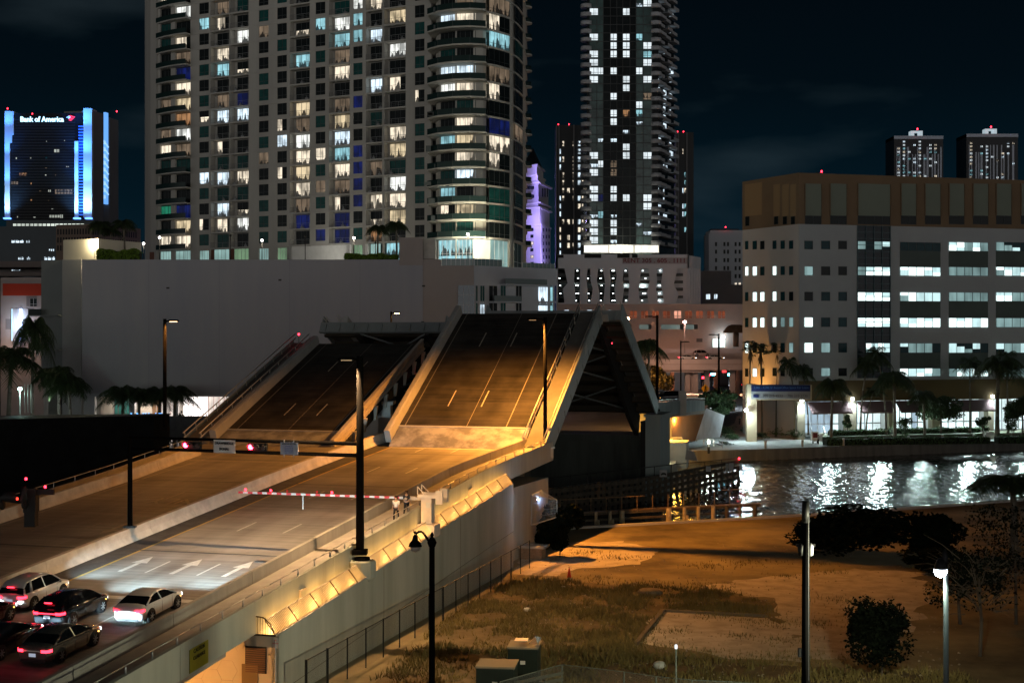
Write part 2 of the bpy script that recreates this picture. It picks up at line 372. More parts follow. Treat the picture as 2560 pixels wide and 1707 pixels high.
# left roadway outside barrier, pavement and parapet
root=empty('left_barrier','concrete barrier along the outer edge of the left roadway','barrier',R(0,-22))
s=-75
while s<43:
    e=min(s+9.15,44.5); mb=MB(); sweep(mb,[(-21.95,0),(-22.1,.3),(-22.2,.85),(-22.5,.85),(-22.55,0)],s,e-.04,flL,step=4); mb.build('segment',bar,root); s=e
pav=mat('pavement_concrete',(.36,.34,.31),.85,var=.2,vs=1)
mb=MB(); sweep(mb,[(-22.5,-.2),(-22.5,.12),(-24.4,.12),(-24.4,-.2)],-75,46,flL); mb.build('left_pavement',pav,kind='structure')
root=empty('left_parapet','low concrete parapet with thin handrail beside the left pavement','parapet',R(0,-24.6))
mb=MB(); sweep(mb,[(-24.4,-1.3),(-24.4,.62),(-24.65,.62),(-24.65,-1.3)],-75,46,flL); mb.build('wall',conc,root)
mb=MB()
for i in range(40):
    s=-74+i*3
    if s<46: mb.tube(R(s,-24.5+flL(s),.6),R(s,-24.5+flL(s),1.05),.025,n=5); mb.tube(R(s,-24.5+flL(s),1.05),R(min(s+3,46),-24.5+flL(min(s+3,46)),1.05),.03,n=5)
mb.build('handrail',galv,root)
# right: roadside barrier, pavement, parapet with rail
root=empty('roadside_barrier','solid concrete barrier between right roadway and pavement','barrier',R(0,4.2))
s=-75
while s<HS:
    e=min(s+9.15,HS+1.5)
    if HS+1.5-e<1.5: e=HS+1.5
    mb=MB(); sweep(mb,[(4.05,0),(4.22,.32),(4.28,.86),(4.55,.86),(4.6,0)],s,e-.05,lambda q:fl(q)*1.3,step=3); mb.build('segment',conc,root); s=e
mb=MB(); sweep(mb,[(4.58,-.2),(4.58,.14),(7.05,.14),(7.05,-.2)],-75,HS+1,fl); mb.build('right_pavement',pav,kind='structure')
root=empty('right_parapet','long grey green concrete parapet with steel handrail facing the dirt lot','parapet',R(0,7.2))
parm=mat('parapet_concrete',(.42,.43,.37),.85,var=.25,vs=.45,streak=True,bump=.08)
s=-75
for e in (-60,-45,-30,-15.3,3.6,19.0,31.9,42,HS+1.6):
    s2=s
    mb=MB(); sweep(mb,[(7.05,0),(7.05,.62),(7.33,.62),(7.33,-1.15),(7.05,-1.15)],s+.04,e,fl); mb.build('wall_panel',parm,root)
    s=e
mb=MB()
q=-74.0
while q<HS+1:
    mb.tube(R(q,7.15+fl(q),1.0),R(min(q+3,HS+1.3),7.15+fl(min(q+3,HS+1.3)),1.0),.035,n=6); q+=3
mb.build('handrail',mat('rail_metal',(.42,.40,.36),.4,.6),root)
for i in range(54):
    q=-74+i*2.35
    if -30<q<HS: MB().tube(R(q,7.15+fl(q),.6),R(q,7.15+fl(q),1.0),.045,n=6).build('rail_post',galv,root)
# deck structure under the approach (open underpass for s < -7)
mb=MB(); sweep(mb,[(-24.6,-1.25),(7.0,-1.25),(7.0,-.22),(-24.6,-.22)],-75,HS-.5,lambda s:0); 
for r in (-22,-18,-14,-10,-5,-1,3,6): sweep(mb,[(r-.3,-2.0),(r+.3,-2.0),(r+.3,-1.2),(r-.3,-1.2)],-75,-8.5)
mb.build('bridge_deck',conc,label='concrete deck and girders carrying the approach road over the underpass',cat='bridge deck')
# abutment end wall, lit by the underpass lamp
orw=mat('abutment_concrete',(.47,.42,.35),.85,var=.12,vs=.6,bump=.05)
root=empty('abutment_wall','underpass end wall of hexagon panelled concrete glowing orange under the bridge','wall',R(-7,-8,-dk(-7)+1.6))
mb=MB(); b0=R(-7,8.5); b1=R(-7,-24.6); g=1.6
def rz(s,r,z): p=R(s,r); return V((p.x,p.y,z))
top=dk(-7)-1.22
mb.prism([rz(-7,8.5,0)[:2],rz(-6.6,8.5,0)[:2],rz(-6.6,-24.6,0)[:2],rz(-7,-24.6,0)[:2]],1.6,top)
mb.build('wall',orw,root)
mb=MB()                                                  # hexagon joints
for i in range(0,24):
    for j in range(5):
        cx=5.6-i*.93; cz=2.2+j*1.074+(.537 if i%2 else 0)
        if cz+.55>top or cz-.54<1.6: continue
        P=[(cx+.62*math.cos(k*math.pi/3),cz+.62*math.sin(k*math.pi/3)) for k in range(6)]
        for k in range(6 if (i+j)%2 else 4):
            a=P[k];b=P[(k+1)%6]; mb.tube(rz(-7.005,a[0],a[1]),rz(-7.005,b[0],b[1]),.008,n=4)
mb.build('panel_joints',mat('panel_joint',(.30,.25,.20),.9),root)
mb=MB(); mb.box(rz(-7.05,7.95,top-2.05),-RR*1.25,RD*.1,UP*1.45,0)
for k in range(12): mb.box(rz(-7.11,7.9,top-2.0+k*.115),-RR*1.15,RD*.08,UP*.05,1)
mb.build('louvre_vent',[blk,mat('vent_slat',(.10,.04,.03),.6)],root)
mb=MB(); mb.box(rz(-7.06,7.45,1.6),-RR*.95,RD*.1,UP*2.1,0); mb.build('niche_door',mat('brown_door',(.16,.11,.06),.7),root)
root2=empty('warning_board','pair of small printed notices fixed low on the orange underpass wall','notice',rz(-7.04,2.4,3.1))
mb=MB(); mb.box(rz(-7.06,2.9,3.0),-RR*.55,RD*.03,UP*.8); mb.build('notice',mat('notice_tan',(.42,.24,.10),.7),root2)
mb=MB(); mb.box(rz(-7.06,2.25,3.0),-RR*.75,RD*.03,UP*.6); mb.build('notice',mat('notice_cream',(.5,.36,.2),.7),root2)
for k in range(4):
    mb=MB(); mb.box(rz(-7.09,2.85,3.1+k*.16),-RR*.42,RD*.01,UP*.05); mb.build('print',blk,root2)
# retaining wall along the lot
rw=mat('retaining_concrete',(.50,.50,.43),.88,c2=(.34,.34,.28),vs=.5,streak=True,bump=.12,bs=2)
def rtop(s): return dk(s)-1.22
mb=MB(); secs=[]
ss=[-7+ i*2.95 for i in range(17)]
for s in ss: secs.append([rz(s,8.25,1.2),rz(s,8.5,1.2),rz(s,8.5,rtop(s)),rz(s,8.25,rtop(s))])
mb.loft(secs,sm=False); root=mb.build('retaining_wall',rw,label='tall stained grey green concrete wall beside the dirt lot',cat='wall')
mb=MB()
for s in (9.2,25.4): mb.box(rz(s,8.5,1.6),RR*.006,RD*.05,UP*(rtop(s)-1.7))
for a,b in zip(ss[:-1],ss[1:]): mb.tube(rz(a,8.505,rtop(a)-3.3-.02*a),rz(b,8.505,rtop(b)-3.3-.02*b),.02,n=4)
mb.build('joint',mat('joint_dark',(.16,.13,.10),.9),root)
# end block of the approach at the water
mb=MB()
mb.prism([rz(40.2,8.5,0)[:2],rz(41,7.4,0)[:2],rz(53.5,8.2,0)[:2],rz(53.5,-26,0)[:2],rz(40.2,-26,0)[:2]],-1,dk(44)-2.2)
mb.build('approach_pier',rw,label='concrete block under the raised roadway at the near water edge',cat='pier')
# picket fence over the lit walkway ledge
pk=mat('picket_steel',(.46,.40,.32),.5,.35)
n=0; s=-7.0; step=2.95
mb=MB()
ledge=MB(); sweep(ledge,[(7.33,-2.3),(8.25,-2.3),(8.25,-2.1),(7.33,-2.1)],-7,40.2); ledge.build('service_walkway',conc,label='narrow concrete service walkway glowing behind the sloping pickets',cat='walkway')
mb=MB(); sweep(mb,[(6.95,-2.2),(7.33,-2.2),(7.33,-1.16),(6.95,-1.16)],-7,40.2); mb.build('walkway_back_wall',concw,label='pale wall behind the glowing service walkway under the parapet',cat='wall')
proot=None
words=['at the orange end wall','just right of the orange end wall','left of the big black sign mast','under the base of the big black sign mast','right of the big black sign mast','midway between sign mast and gate pedestal','left of the gate pedestal','under the gate pedestal']
for i in range(16):
    a=-7+i*step; b=a+step-.06
    lab='sloping picket panel '+(words[i] if i<8 else '%s from the water end'%['','first','second','third','fourth','fifth','sixth','seventh','eighth'][16-i])
    root=empty('picket_panel',lab,'fence panel',R(a,8.5,-1.2),'sloping picket panels beside the bridge')
    def fp(s,t,bow=.02):
        r=8.48+(7.86-8.48)*t; z=-1.2+(.80)*t+bow*math.sin(math.pi*t); return R(s,r+bow*.6*math.sin(math.pi*t),z)
    mb=MB()
    for t in (0.0,1.0): mb.tube(fp(a,t),fp(b,t),.035,n=5)
    mb.build('rail',pk,root)
    for e_ in (a,b): MB().path([fp(e_,0),fp(e_,.33),fp(e_,.66),fp(e_,1)],.03,n=5).build('frame_post',mat('frame_rust',(.14,.09,.05),.6,.4),root)
    mb=MB(); k=17
    for j in range(1,k):
        q=a+(b-a)*j/k; mb.path([fp(q,0),fp(q,.5),fp(q,1)],.026,n=4)
    mb.build('pickets',pk,root)
root=empty('end_gate','arched barred end gate closing the lit walkway above the orange wall','gate',R(-7.1,8,-1.3))
mb=MB(); mb.tube(rz(-7.05,8.5,top+.03),rz(-7.05,5.6,top+.03),.04,n=5); mb.build('bottom_rail',dsteel,root)
mb=MB(); mb.path([rz(-7.05,8.48,top+.05),rz(-7.05,8.2,top+.65),rz(-7.05,7.8,top+.98),rz(-7.05,7.35,top+1.02)],.035,n=5); mb.build('arch_rail',mat('frame_rust',(.14,.09,.05),.6,.4),root)
for k in range(14):
    r=8.35-k*.15; h=min(1.0,.1+(8.5-r)*1.6); MB().tube(rz(-7.05,r,top+.03),rz(-7.05,r,top+h),.014,n=4).build('bar',dsteel,root)
ORD='first second third fourth fifth sixth seventh eighth ninth tenth eleventh twelfth thirteenth fourteenth fifteenth sixteenth'.split()
for i in range(16):                                      # walkway lamps
    s=-5.2+i*2.95; root=empty('walkway_lamp','small bulkhead lamp behind the %s sloping picket panel counted from the orange end wall'%ORD[i],'lamp',R(s,7.4,-1.4),'bulkhead lamps in the walkway')
    MB().cb(R(s,7.38,-1.28),.06,.22,.08,ax=RR,ay=RD).build('lens',emi('walkway_lens',(1,.7,.35),2),root)
    light('POINT',R(s,7.85,-1.72),random.uniform(200,320),(1,.50,.13),root,.5)
# yellow clearance sign
root=empty('clearance_sign','yellow caution clearance sign bolted on the parapet above the underpass','sign',R(-13.2,7.4,-.5))
mb=MB(); mb.box(R(-14.4,7.345,-1.05),RD*1.9+UP*.14,UP*1.15,RR*.03); mb.build('board',mat('sign_yellow',(.27,.25,.02),.6,var=.15,vs=2),root)
for tx,z,sz in (('CAUTION',-.12,.30),('LOW CLEARANCE',-.42,.22),('14 - 0',-.7,.2)): pass
for tx,z,sz in (('CAUTION',-.08,.30),('CLEARANCE',-.42,.26)): text(tx,sz,blk,R(-13.45,7.385,z),RD+UP*.075,UP,root,xs=.85)
# conduit brackets on parapet
for s,w_ in ((-1.5,0),(31,0)):
    root=empty('conduit_hood','small bent conduit hood on the parapet '+('above the fence near the orange wall' if s<0 else 'between the gate and the water'),'conduit',R(s,7.4,-.9))
    mb=MB(); mb.box(R(s,7.35,-.95),RR*.1,RD*.12,UP*.75); mb.box(R(s,7.35,-.25),RR*.1,RD*.95,UP*.1); mb.build('hood',pk,root)
# underpass lamp
root=empty('underpass_lamp','orange flood lamp under the approach span','lamp',R(-13,3,-2.0))
MB().cb(R(-13,3,-1.9),.3,.3,.15).build('lens',SODL,root); light('POINT',R(-13,3,-2.3),2200,(1,.42,.09),root,.2)
light('POINT',R(-15,-12,-2.3),900,(1,.42,.09),root,.2)
# ================================================================ BASCULE LEAVES AND PIERS
leafas=roadmat('leaf_deck',(.012,.011,.0095),(.058,.052,.044)); leafas.node_tree.nodes['Principled BSDF'].inputs['Specular IOR Level'].default_value=.15
grate=mat('steel_grating_pale',(.17,.17,.165),.5,.2,c2=(.36,.36,.35),vs=.6,lo=.42,hi=.6)
leafc=mat('leaf_barrier_paint',(.33,.33,.315),.6,var=.12,vs=.6)
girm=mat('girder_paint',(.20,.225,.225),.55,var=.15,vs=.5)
undm=mat('shaded_underside_steel',(.025,.025,.022),.7,var=.3,vs=.8)  # shade under the leaf is put into this dark steel colour
def leaf(name,label,s0,z0,rr,alpha,L,far,side):
    """s0 hinge, alpha opening, far: leaf of the far bank, side: R or L roadway"""
    a=math.radians(alpha); d=(RD if not far else -RD)
    T=d*math.cos(a)+UP*math.sin(a); Nn=UP*math.cos(a)-d*math.sin(a)
    base=R(s0,0); base.z=z0
    P=lambda t,r,n=0: base+T*t+RR*r+Nn*n
    ra,rb=rr['deck']
    root=empty(name,label,'bridge leaf',P(0,(ra+rb)/2),'raised bridge leaves')
    def bx(mb,t0,t1,r0,r1,n0,n1,m=0): mb.box(P(t0,r0,n0),T*(t1-t0),RR*(r1-r0),Nn*(n1-n0),m)
    mb=MB(); bx(mb,3.7 if not far else 0,L,ra,rb,-.35,0)
    for r in rr['lines']:
        for k in range(3): 
            t0=7.5+k*12.19; 
            if t0<L: bx(mb,t0,min(t0+3.05,L),r-.06,r+.06,.002,.006,1)
    for r in rr['edges']: bx(mb,3.7 if not far else 0,L,r-.05,r+.05,.002,.006,2)
    bx(mb,3.7 if not far else 0,L,ra+.2+(rb-ra)*.5,ra+.26+(rb-ra)*.5,.002,.005,2)
    mb.build('deck',[leafas,mfaint,mat('faint_line',(.20,.18,.15),.7)],root)
    if not far:
        mb=MB(); bx(mb,0,3.68,ra+.1,rb,-.35,.0); mb.build('heel_plate',grate,root)
        mb=MB(); bx(mb,3.55,3.75,ra,rb,.005,.06); mb.build('joint_plate',leafc,root)
    # barriers
    for (r0,r1,h) in rr['barriers']:
        mb=MB(); mb.loft([[P(t,r0,-.3),P(t,r0,h*.97),P(t,r0+(r1-r0)*.25,h),P(t,r1-(r1-r0)*.25,h),P(t,r1,h*.9),P(t,r1+(.12 if r1<rb-3 else -.12)*0,-.3)] for t in (1.2,L)],sm=False); mb.build('side_barrier',leafc,root)
    # pavement
    p0,p1=rr['pave']; mb=MB(); bx(mb,.3,L,p0,p1,-.3,.1); mb.build('pavement',mat('leaf_pavement',(.13,.125,.115),.8,var=.2,vs=.8),root)
    for r in rr['rails']:
        mb=MB()
        for h in (.55,1.05): mb.tube(P(.3,r,h),P(L+.4,r,h),.06,n=6)
        k=.6
        while k<L: mb.tube(P(k,r,.0),P(k,r,1.05),.05,n=5); k+=2.4
        mb.build('handrail',mat('leaf_rail',(.45,.43,.38),.5,.3),root)
    # outer fascia girders
    for r0,r1,up,dn in rr['fascia']:
        mb=MB(); pts=[]
        mb.loft([[P(t,r0,-dn),P(t,r0,up),P(t,r1,up),P(t,r1,-dn)] for t in (-.2,L)],sm=False)
        mb.build('fascia_girder',girm,root)
        if side=='R' and not far:
            mb=MB(); bx(mb,L-9,L-7.9,r1,r1+.02,-.2,.7); mb.build('panel_mark',leafc,root)
    # main girders, tapering to the tip
    for r in rr['main']:
        mb=MB(); secs=[]
        for t,dep in ((-1.5,3.0),(4,3.2),(L*.45,2.5),(L,1.3)):
            secs.append([P(t,r-.25,-.35-dep),P(t,r-.25,-.35),P(t,r+.25,-.35),P(t,r+.25,-.35-dep)])
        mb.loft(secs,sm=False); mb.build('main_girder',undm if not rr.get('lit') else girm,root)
    pr=(rr['fascia'][0][0] if rr['fascia'][0][0]<ra else ra, max(rr['fascia'][-1][1],rb))
    for k in range(9):
        t=1.5+k*(L-3)/8; mb=MB(); bx(mb,t-.12,t+.12,pr[0],pr[1],-1.1,-.36); bx(mb,t-.25,t+.25,pr[0],pr[1],-1.14,-1.1); mb.build('cross_beam',mat('shaded_cross_beam_paint',(.05,.042,.03),.6,var=.2,vs=1),root)  # beam paint darkened too, as shade beneath the deck
    for k in range(3):
        t=2+k*L/3.2; mb=MB(); m=rr['main']; mb.tube(P(t,m[0],-1.2),P(t+L/3.4,m[1],-1.2),.12,n=5); mb.tube(P(t,m[1],-1.25),P(t+L/3.4,m[0],-1.25),.12,n=5); mb.build('brace',girm,root)
    # tip beam with stiffeners
    mb=MB(); f0=rr['fascia'][0][0]; f1=rr['fascia'][-1][1]
    bx(mb,L,L+.25,f0,f1,-1.25,-.02); bx(mb,L-.1,L+.35,f0,f1,-1.38,-1.25)
    for k in range(9):
        r=f0+.8+k*(f1-f0-1.6)/8; bx(mb,L+.25,L+.45,r-.07,r+.07,-1.2,-.3)
    mb.build('tip_beam',girm if far else leafc,root)
    if rr.get('brackets'):
        r=rr['brackets']; 
        mb=MB(); bx(mb,.3,L,r-.15,r+.12,-.55,.55); bx(mb,.3,L,r-.15,r+.22,.5,.62); bx(mb,.3,L,r-.15,r+.2,-.1,0); bx(mb,.3,L,r-.15,r+.26,-.62,-.52); mb.build('bracketed_beam',mat('lit_beam_paint',(.50,.44,.36),.6,var=.2,vs=.7),root)
        for k in range(9):
            t=2+k*(L-3)/8; mb=MB(); mb.loft([[P(t-.13,r+.1,-.6),P(t-.13,r+.55,-.6),P(t-.13,r+.15,-2.1),P(t-.13,r-.1,-2.1)],[P(t+.13,r+.1,-.6),P(t+.13,r+.55,-.6),P(t+.13,r+.15,-2.1),P(t+.13,r-.1,-2.1)]],sm=False); mb.build('bracket',mat('lit_beam_paint',(.5,.44,.36),.6),root)
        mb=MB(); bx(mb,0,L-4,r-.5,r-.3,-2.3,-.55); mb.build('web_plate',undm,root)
    return root,P
RRt=dict(deck=(-7.5,6.0),lines=(0,-3.5),edges=(3.5,-6.9),barriers=[(-8.1,-7.5,1.05)],pave=(6.15,8.3),rails=(6.1,8.2),fascia=[(8.3,8.5,.95,1.15)],main=(-5.2,4.8))
LFt=dict(deck=(-25.6,-12.8),lines=(-17.4,-21),edges=(-14,-24.6),barriers=[(-26.3,-25.6,1.0)],pave=(-28.8,-26.3),rails=(-26.9,-28.7),fascia=[(-28.95,-28.8,.35,.8)],main=(-24,-15),brackets=-12.75)
lr,LP1=leaf('bascule_leaf','raised near leaf of the right roadway, its dark deck lit orange',HS,dk(HS)+.02,RRt,29.0,27.2,False,'R')
ll,LP2=leaf('bascule_leaf','raised near leaf of the left roadway with a bracketed cream side beam',50.6,dk(50.6)+.02,LFt,20.3,28.4,False,'L')
RF=dict(RRt); RF['barriers']=[]; RF['fascia']=[(-8.3,-8.1,.95,1.15),(8.3,8.5,.95,1.15)]; RF['main']=(-6.2,5.6); RF['lit']=0
fr,LP3=leaf('bascule_leaf','far bank leaf of the right roadway, dark truss underside facing us',112.0,11.6,RF,27.5,27.6,True,'R')
LF=dict(LFt); LF['brackets']=None; LF['fascia']=[(-28.95,-28.8,.95,.9),(-12.9,-12.7,.95,.9)]
fll,LP4=leaf('bascule_leaf','far bank leaf of the left roadway showing its pale tip beam',110.5,10.9,LF,26.0,27.6,True,'L')
# teal-grey face inset on the far right leaf (sloping inner side)
# red navigation lamps on the leaves
def beacon(p,label,sz=.12,power=.8,down=.5):
    root=empty('navigation_lamp',label,'lamp',p,'red navigation lamps')
    MB().tube(p,p+UP*down,.03,n=5).build('stem',dsteel,root)
    MB().lathe(p-UP*sz*.6,[(.02,0),(sz*.5,.06),(sz*.55,sz*.6),(sz*.4,sz*1.1),(.02,sz*1.25)],8).build('lens',REDL,root)
    light('POINT',p-UP*.3,power,(1,.03,.05),root,.1)
beacon(LP2(27.5,-27.6,1.5),'red navigation lamp at the upper left corner of the left near leaf',.22,down=-1.1)
beacon(LP2(24.5,-11.9,-1.9),'red navigation lamp hanging under the cream side beam')
beacon(LP3(26.3,2.6,-2.2),'upper red navigation lamp under the tip of the far right leaf')
beacon(LP3(23.0,6.6,-1.9),'lower red navigation lamp under the right edge of the far right leaf')
# piers
def rzp(s,r,z=0): p=R(s,r); return V((p.x,p.y,z))
pcon=mat('shaded_pier_concrete',(.055,.062,.055),.9,var=.45,vs=.4,streak=True,bump=.1,bs=2)  # near black tone puts the shade below the leaf into the concrete
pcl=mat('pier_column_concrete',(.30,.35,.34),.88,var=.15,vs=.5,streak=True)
root=empty('far_pier','concrete pier wall, coloured dark for shade, below the far right leaf with a pale corner column','pier',rzp(111,0,0))
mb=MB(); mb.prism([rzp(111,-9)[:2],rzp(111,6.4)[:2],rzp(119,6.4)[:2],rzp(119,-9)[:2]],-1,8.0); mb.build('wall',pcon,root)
mb=MB(); mb.prism([rzp(110.6,-9)[:2],rzp(110.6,5)[:2],rzp(111,5)[:2],rzp(111,-9)[:2]],7.2,8.1); mb.build('ledge',pcon,root)
for k in range(8): MB().box(rzp(110.93,-8+k*1.75,0),RR*.35,RD*.07,UP*7.1).build('buttress',pcon,root)
mb=MB(); mb.prism([rzp(110.2,7.1)[:2],rzp(110.2,9.1)[:2],rzp(118,9.1)[:2],rzp(118,7.1)[:2]],-1,10.6); mb.build('column',pcl,root)
mb=MB(); mb.prism([rzp(110.4,6.4)[:2],rzp(110.4,7.1)[:2],rzp(118,7.1)[:2],rzp(118,6.4)[:2]],-1,10.0); mb.build('recess',blk,root)  # black block stands in for the shaded gap beside the column
mb=MB(); mb.prism([rzp(109.9,6.9)[:2],rzp(109.9,9.4)[:2],rzp(118,9.4)[:2],rzp(118,6.9)[:2]],10.6,10.95); mb.build('cap',pcl,root)
root=empty('far_pier','concrete pier wall, coloured dark for shade, below the far left leaf behind the cream beam','pier',rzp(110,-20,0))
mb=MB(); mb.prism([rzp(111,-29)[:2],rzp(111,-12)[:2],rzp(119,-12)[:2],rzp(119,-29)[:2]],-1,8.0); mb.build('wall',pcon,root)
# orange lit gap wall between the leaves
mb=MB(); a=at(945,1092,152); b=at(976,1012,152); mb.box((a.x,152,2),(b.x-a.x,0,0),(0,3,0),(0,0,b.z-2)); mb.box((a.x-.3,151.7,b.z),(b.x-a.x+.6,0,0),(0,3.6,0),(0,0,.4)); light('POINT',at(985,1020,147),900,(1,.5,.15),None,.2,name='housing_lamp') if False else None
mb.build('machinery_housing',concw,label='orange lit concrete housing standing between the two near leaves',cat='housing')
# far approach span beyond the leaves (right roadway) and its abutment
tealc=mat('far_parapet_concrete',(.27,.33,.32),.85,var=.2,vs=.4,streak=True)
def P3(px,py,Y): return at(px,py,Y)
root=empty('far_approach','grey green parapet of the far approach road curving away to the right','parapet',P3(1700,1010,215))
pts=[(1642,1006,1040,193),(1690,1002,1034,210),(1730,1000,1029,224),(1762,1001,1026,236)]
mb=MB(); mb.loft([[P3(a,b,y),P3(a,b,y)+V((.0,.5,0)),P3(a,c,y)+V((0,.5,0)),P3(a,c,y)] for a,b,c,y in pts],sm=False); mb.build('parapet',tealc,root)
mb=MB()
for i in range(len(pts)-1):
    a=pts[i];b=pts[i+1]; mb.tube(P3(a[0],a[1]-5,a[3]),P3(b[0],b[1]-5,b[3]),.06,n=5)
    for k in range(5):
        f=k/5; p=P3(a[0],a[1],a[3]).lerp(P3(b[0],b[1],b[3]),f); mb.tube(p,p+UP*.32,.04,n=4)
mb.build('handrail',galv,root)
mb=MB(); q=P3(1704,1034,214); mb.cb(q+UP*.9,1.3,.8,2.2); mb.cb(P3(1706,985,214)-UP*1.0,1.1,.7,3.0); mb.build('parapet_pillar',concw,root)
yc=mat('approach_deck',(.36,.31,.24),.8,var=.2,vs=.6)
mb=MB(); mb.loft([[P3(a,c,y),P3(a-22,c-2,y+26),P3(a-22,c+6,y+26),P3(a,c+8,y)] for a,b,c,y in pts],sm=False); mb.build('deck_edge',yc,root)
root=empty('far_abutment','orange lit abutment wall with a brown sloping face under the far approach','abutment',P3(1680,1110,236))
mb=MB(); mb.prism([P3(1596,0,234)[:2],P3(1679,0,234)[:2],P3(1679,0,236)[:2],P3(1596,0,236)[:2]],1.9,21.5-(1034-HY)/F*234); mb.build('wall',concw,root)
mb=MB(); w0=P3(1679,1032,235); mb.loft([[P3(1679,1032,235.2),P3(1679,1102,235.2)],[P3(1765,1020,246),P3(1738,1102,243)]],closed=False,caps=False,sm=False); mb.loft([[P3(1679,1032,236.2),P3(1679,1102,236.2)],[P3(1765,1020,247),P3(1738,1102,244)]],closed=False,caps=False,sm=False); mb.build('wing_wall',mat('brown_wing_wall',(.20,.11,.06),.85,var=.2,vs=.5),root)
mb=MB(); mb.loft([[P3(1765,1020,246),P3(1738,1100,243)],[P3(1812,1038,256),P3(1800,1092,254)]],closed=False,caps=False,sm=False); mb.build('white_wing_wall',mat('white_wing',(.62,.64,.66),.8,var=.2,vs=.6),root)
light('POINT',P3(1672,1058,224),5200,(1,.48,.06),root,.8); light('POINT',P3(1690,1050,236),1200,(1,.48,.08),root,.3)
# concrete planter block and quay bits near the pier
mb=MB(); mb.prism([P3(1664,0,219)[:2],P3(1716,0,219)[:2],P3(1722,0,224)[:2],P3(1668,0,226)[:2]],1.0,21.5-(1106-HY)/F*219); mb.build('concrete_block',concw,label='pale concrete block on the quay beside the pale pier column',cat='block')
mb=MB(); a=P3(1650,1148,205); b=P3(1702,1130,212); mb.prism([P3(1640,0,205)[:2],P3(1650,0,205)[:2],P3(1690,0,216)[:2],P3(1694,0,224)[:2],P3(1644,0,224)[:2]],-1,2.2); mb.build('quay_step',concw,label='wedge shaped lit quay apron next to the pale pier column',cat='quay')
mb=MB(); mb.loft([[P3(1716,1122,212),P3(1712,1148,212)],[P3(1736,1130,213),P3(1744,1152,213)]],closed=False,caps=False,sm=False); mb.loft([[P3(1716,1122,212.6),P3(1712,1148,212.6)],[P3(1736,1130,213.6),P3(1744,1152,213.6)]],closed=False,caps=False,sm=False); mb.build('rock_slab',concw,label='tilted orange lit slab beside the concrete block at the water',cat='slab')
root=empty('quay_railing','pipe railing on the lit quay beside the first bollard lamp','railing',P3(1760,1110,232))
mb=MB()
ps=[(1680,1094,1112,226),(1705,1094,1112,226),(1760,1097,1114,232),(1785,1098,1116,236),(1806,1104,1120,238)]
for i in range(len(ps)-1):
    a,b=ps[i],ps[i+1]
    if i==1: continue
    for t in (0,.5): mb.tube(P3(a[0],a[1]+(a[2]-a[1])*t,a[3]),P3(b[0],b[1]+(b[2]-b[1])*t,b[3]),.07,n=5)
for a in ps: mb.tube(P3(a[0],a[1],a[3]),P3(a[0],a[2],a[3]),.08,n=5)
mb.build('pipes',galv,root)
for px,py,Y,lab in ((1655,1116,214,'glowing bollard lamp on the apron beside the pale pier column'),(1772,1105,236,'glowing bollard lamp beside the quay railing and bushes')):
    p=P3(px,py,Y); root=empty('bollard_lamp',lab,'lamp',(p.x,p.y,1.9)); MB().lathe((p.x,p.y,1.9),[(.22,0),(.22,p.z-2.3),(.15,p.z-2.2)],8).build('post',blk,root)
    MB().lathe((p.x,p.y,p.z-.25),[(.15,0),(.24,.08),(.24,.4),(.05,.55)],8).build('globe',emi('warm_globe',(.95,1,.9),14),root); light('POINT',(p.x,p.y-.5,p.z+.1),500,(.95,1,.75),root,.2)
# ---------------------------------------------------------------- timber fenders in the water
tim=mat('fender_timber',(.10,.085,.065),.9,var=.4,vs=1.5,bump=.3,bs=6)
timl=mat('pale_pile_wood',(.42,.34,.22),.85,var=.3,vs=2,c2=(.55,.47,.33))
root=empty('far_fender','long dark timber fender with walkway railing in front of the far pier','fender',at(1500,1200,190))
FA=at(1300,1190,178); FB=at(1600,1165,196); FC=at(1846,1145,216)
def fz(px):                     # fender line
    if px<1600: f=(px-1300)/300; Y=163+17*f; return Y
    return 180+27*(px-1600)/246
def fh(px): return 1.0 if px<1600 else 1.0-(px-1600)*.0045
mb=MB()
for i in range(40):
    px=1300+i*14; Y=fz(px); p=at(px,0,Y); mb.box((p.x-.2,p.y-.2,-1),(.4,0,0),(0,.4,0),(0,0,3.5+fh(px)))
mb.build('piles',tim,root)
for z in (.5,1.3,2.1,2.9):
    mb=MB()
    for i in range(39):
        a=at(1300+i*14,0,fz(1300+i*14)-.35); b=at(1314+i*14,0,fz(1314+i*14)-.35); mb.box((a.x,a.y,z),(b.x-a.x,b.y-a.y,0),(0,.25,0),(0,0,.45))
    mb.build('wale',tim,root)
mb=MB()
for i in range(39):
    a=at(1300+i*14,0,fz(1300+i*14)); b=at(1314+i*14,0,fz(1314+i*14)); 
    e_=fh(1300+i*14); mb.tube((a.x,a.y,3.7+e_),(b.x,b.y,3.7+fh(1314+i*14)),.06,n=5); 
    if i%3==0: mb.tube((a.x,a.y,2.5+e_),(a.x,a.y,3.7+e_),.06,n=5)
    mb.box((a.x,a.y,2.3+e_),(b.x-a.x,b.y-a.y,0),(0,1.2,0),(0,0,.12))
mb.build('walkway_rail',dsteel,root)
beacon(at(1848,1146,206.5),'red navigation lamp at the outer end of the far timber fender',.25,6,down=-1.6)
def board(px0,px1,py0,py1,Y,m,name,label,t=.06,cat='sign',yw=0):
    a=at(px0,py1,Y); b=at(px1,py0,Y+yw); root=empty(name,label,cat,a)
    MB().box(a,(b.x-a.x,b.y-a.y,0),(0,t,0),(0,0,b.z-a.z)).build('board',m,root); return root
sgw=mat('sign_white',(.42,.42,.42),.6)
rt=board(1649,1667.5,1175,1192,184.2,sgw,'wildlife_sign','square white sign with a dark arched manatee silhouette on the timber fender')
mb=MB(); c=at(1659,1184,184.1); pts=[]
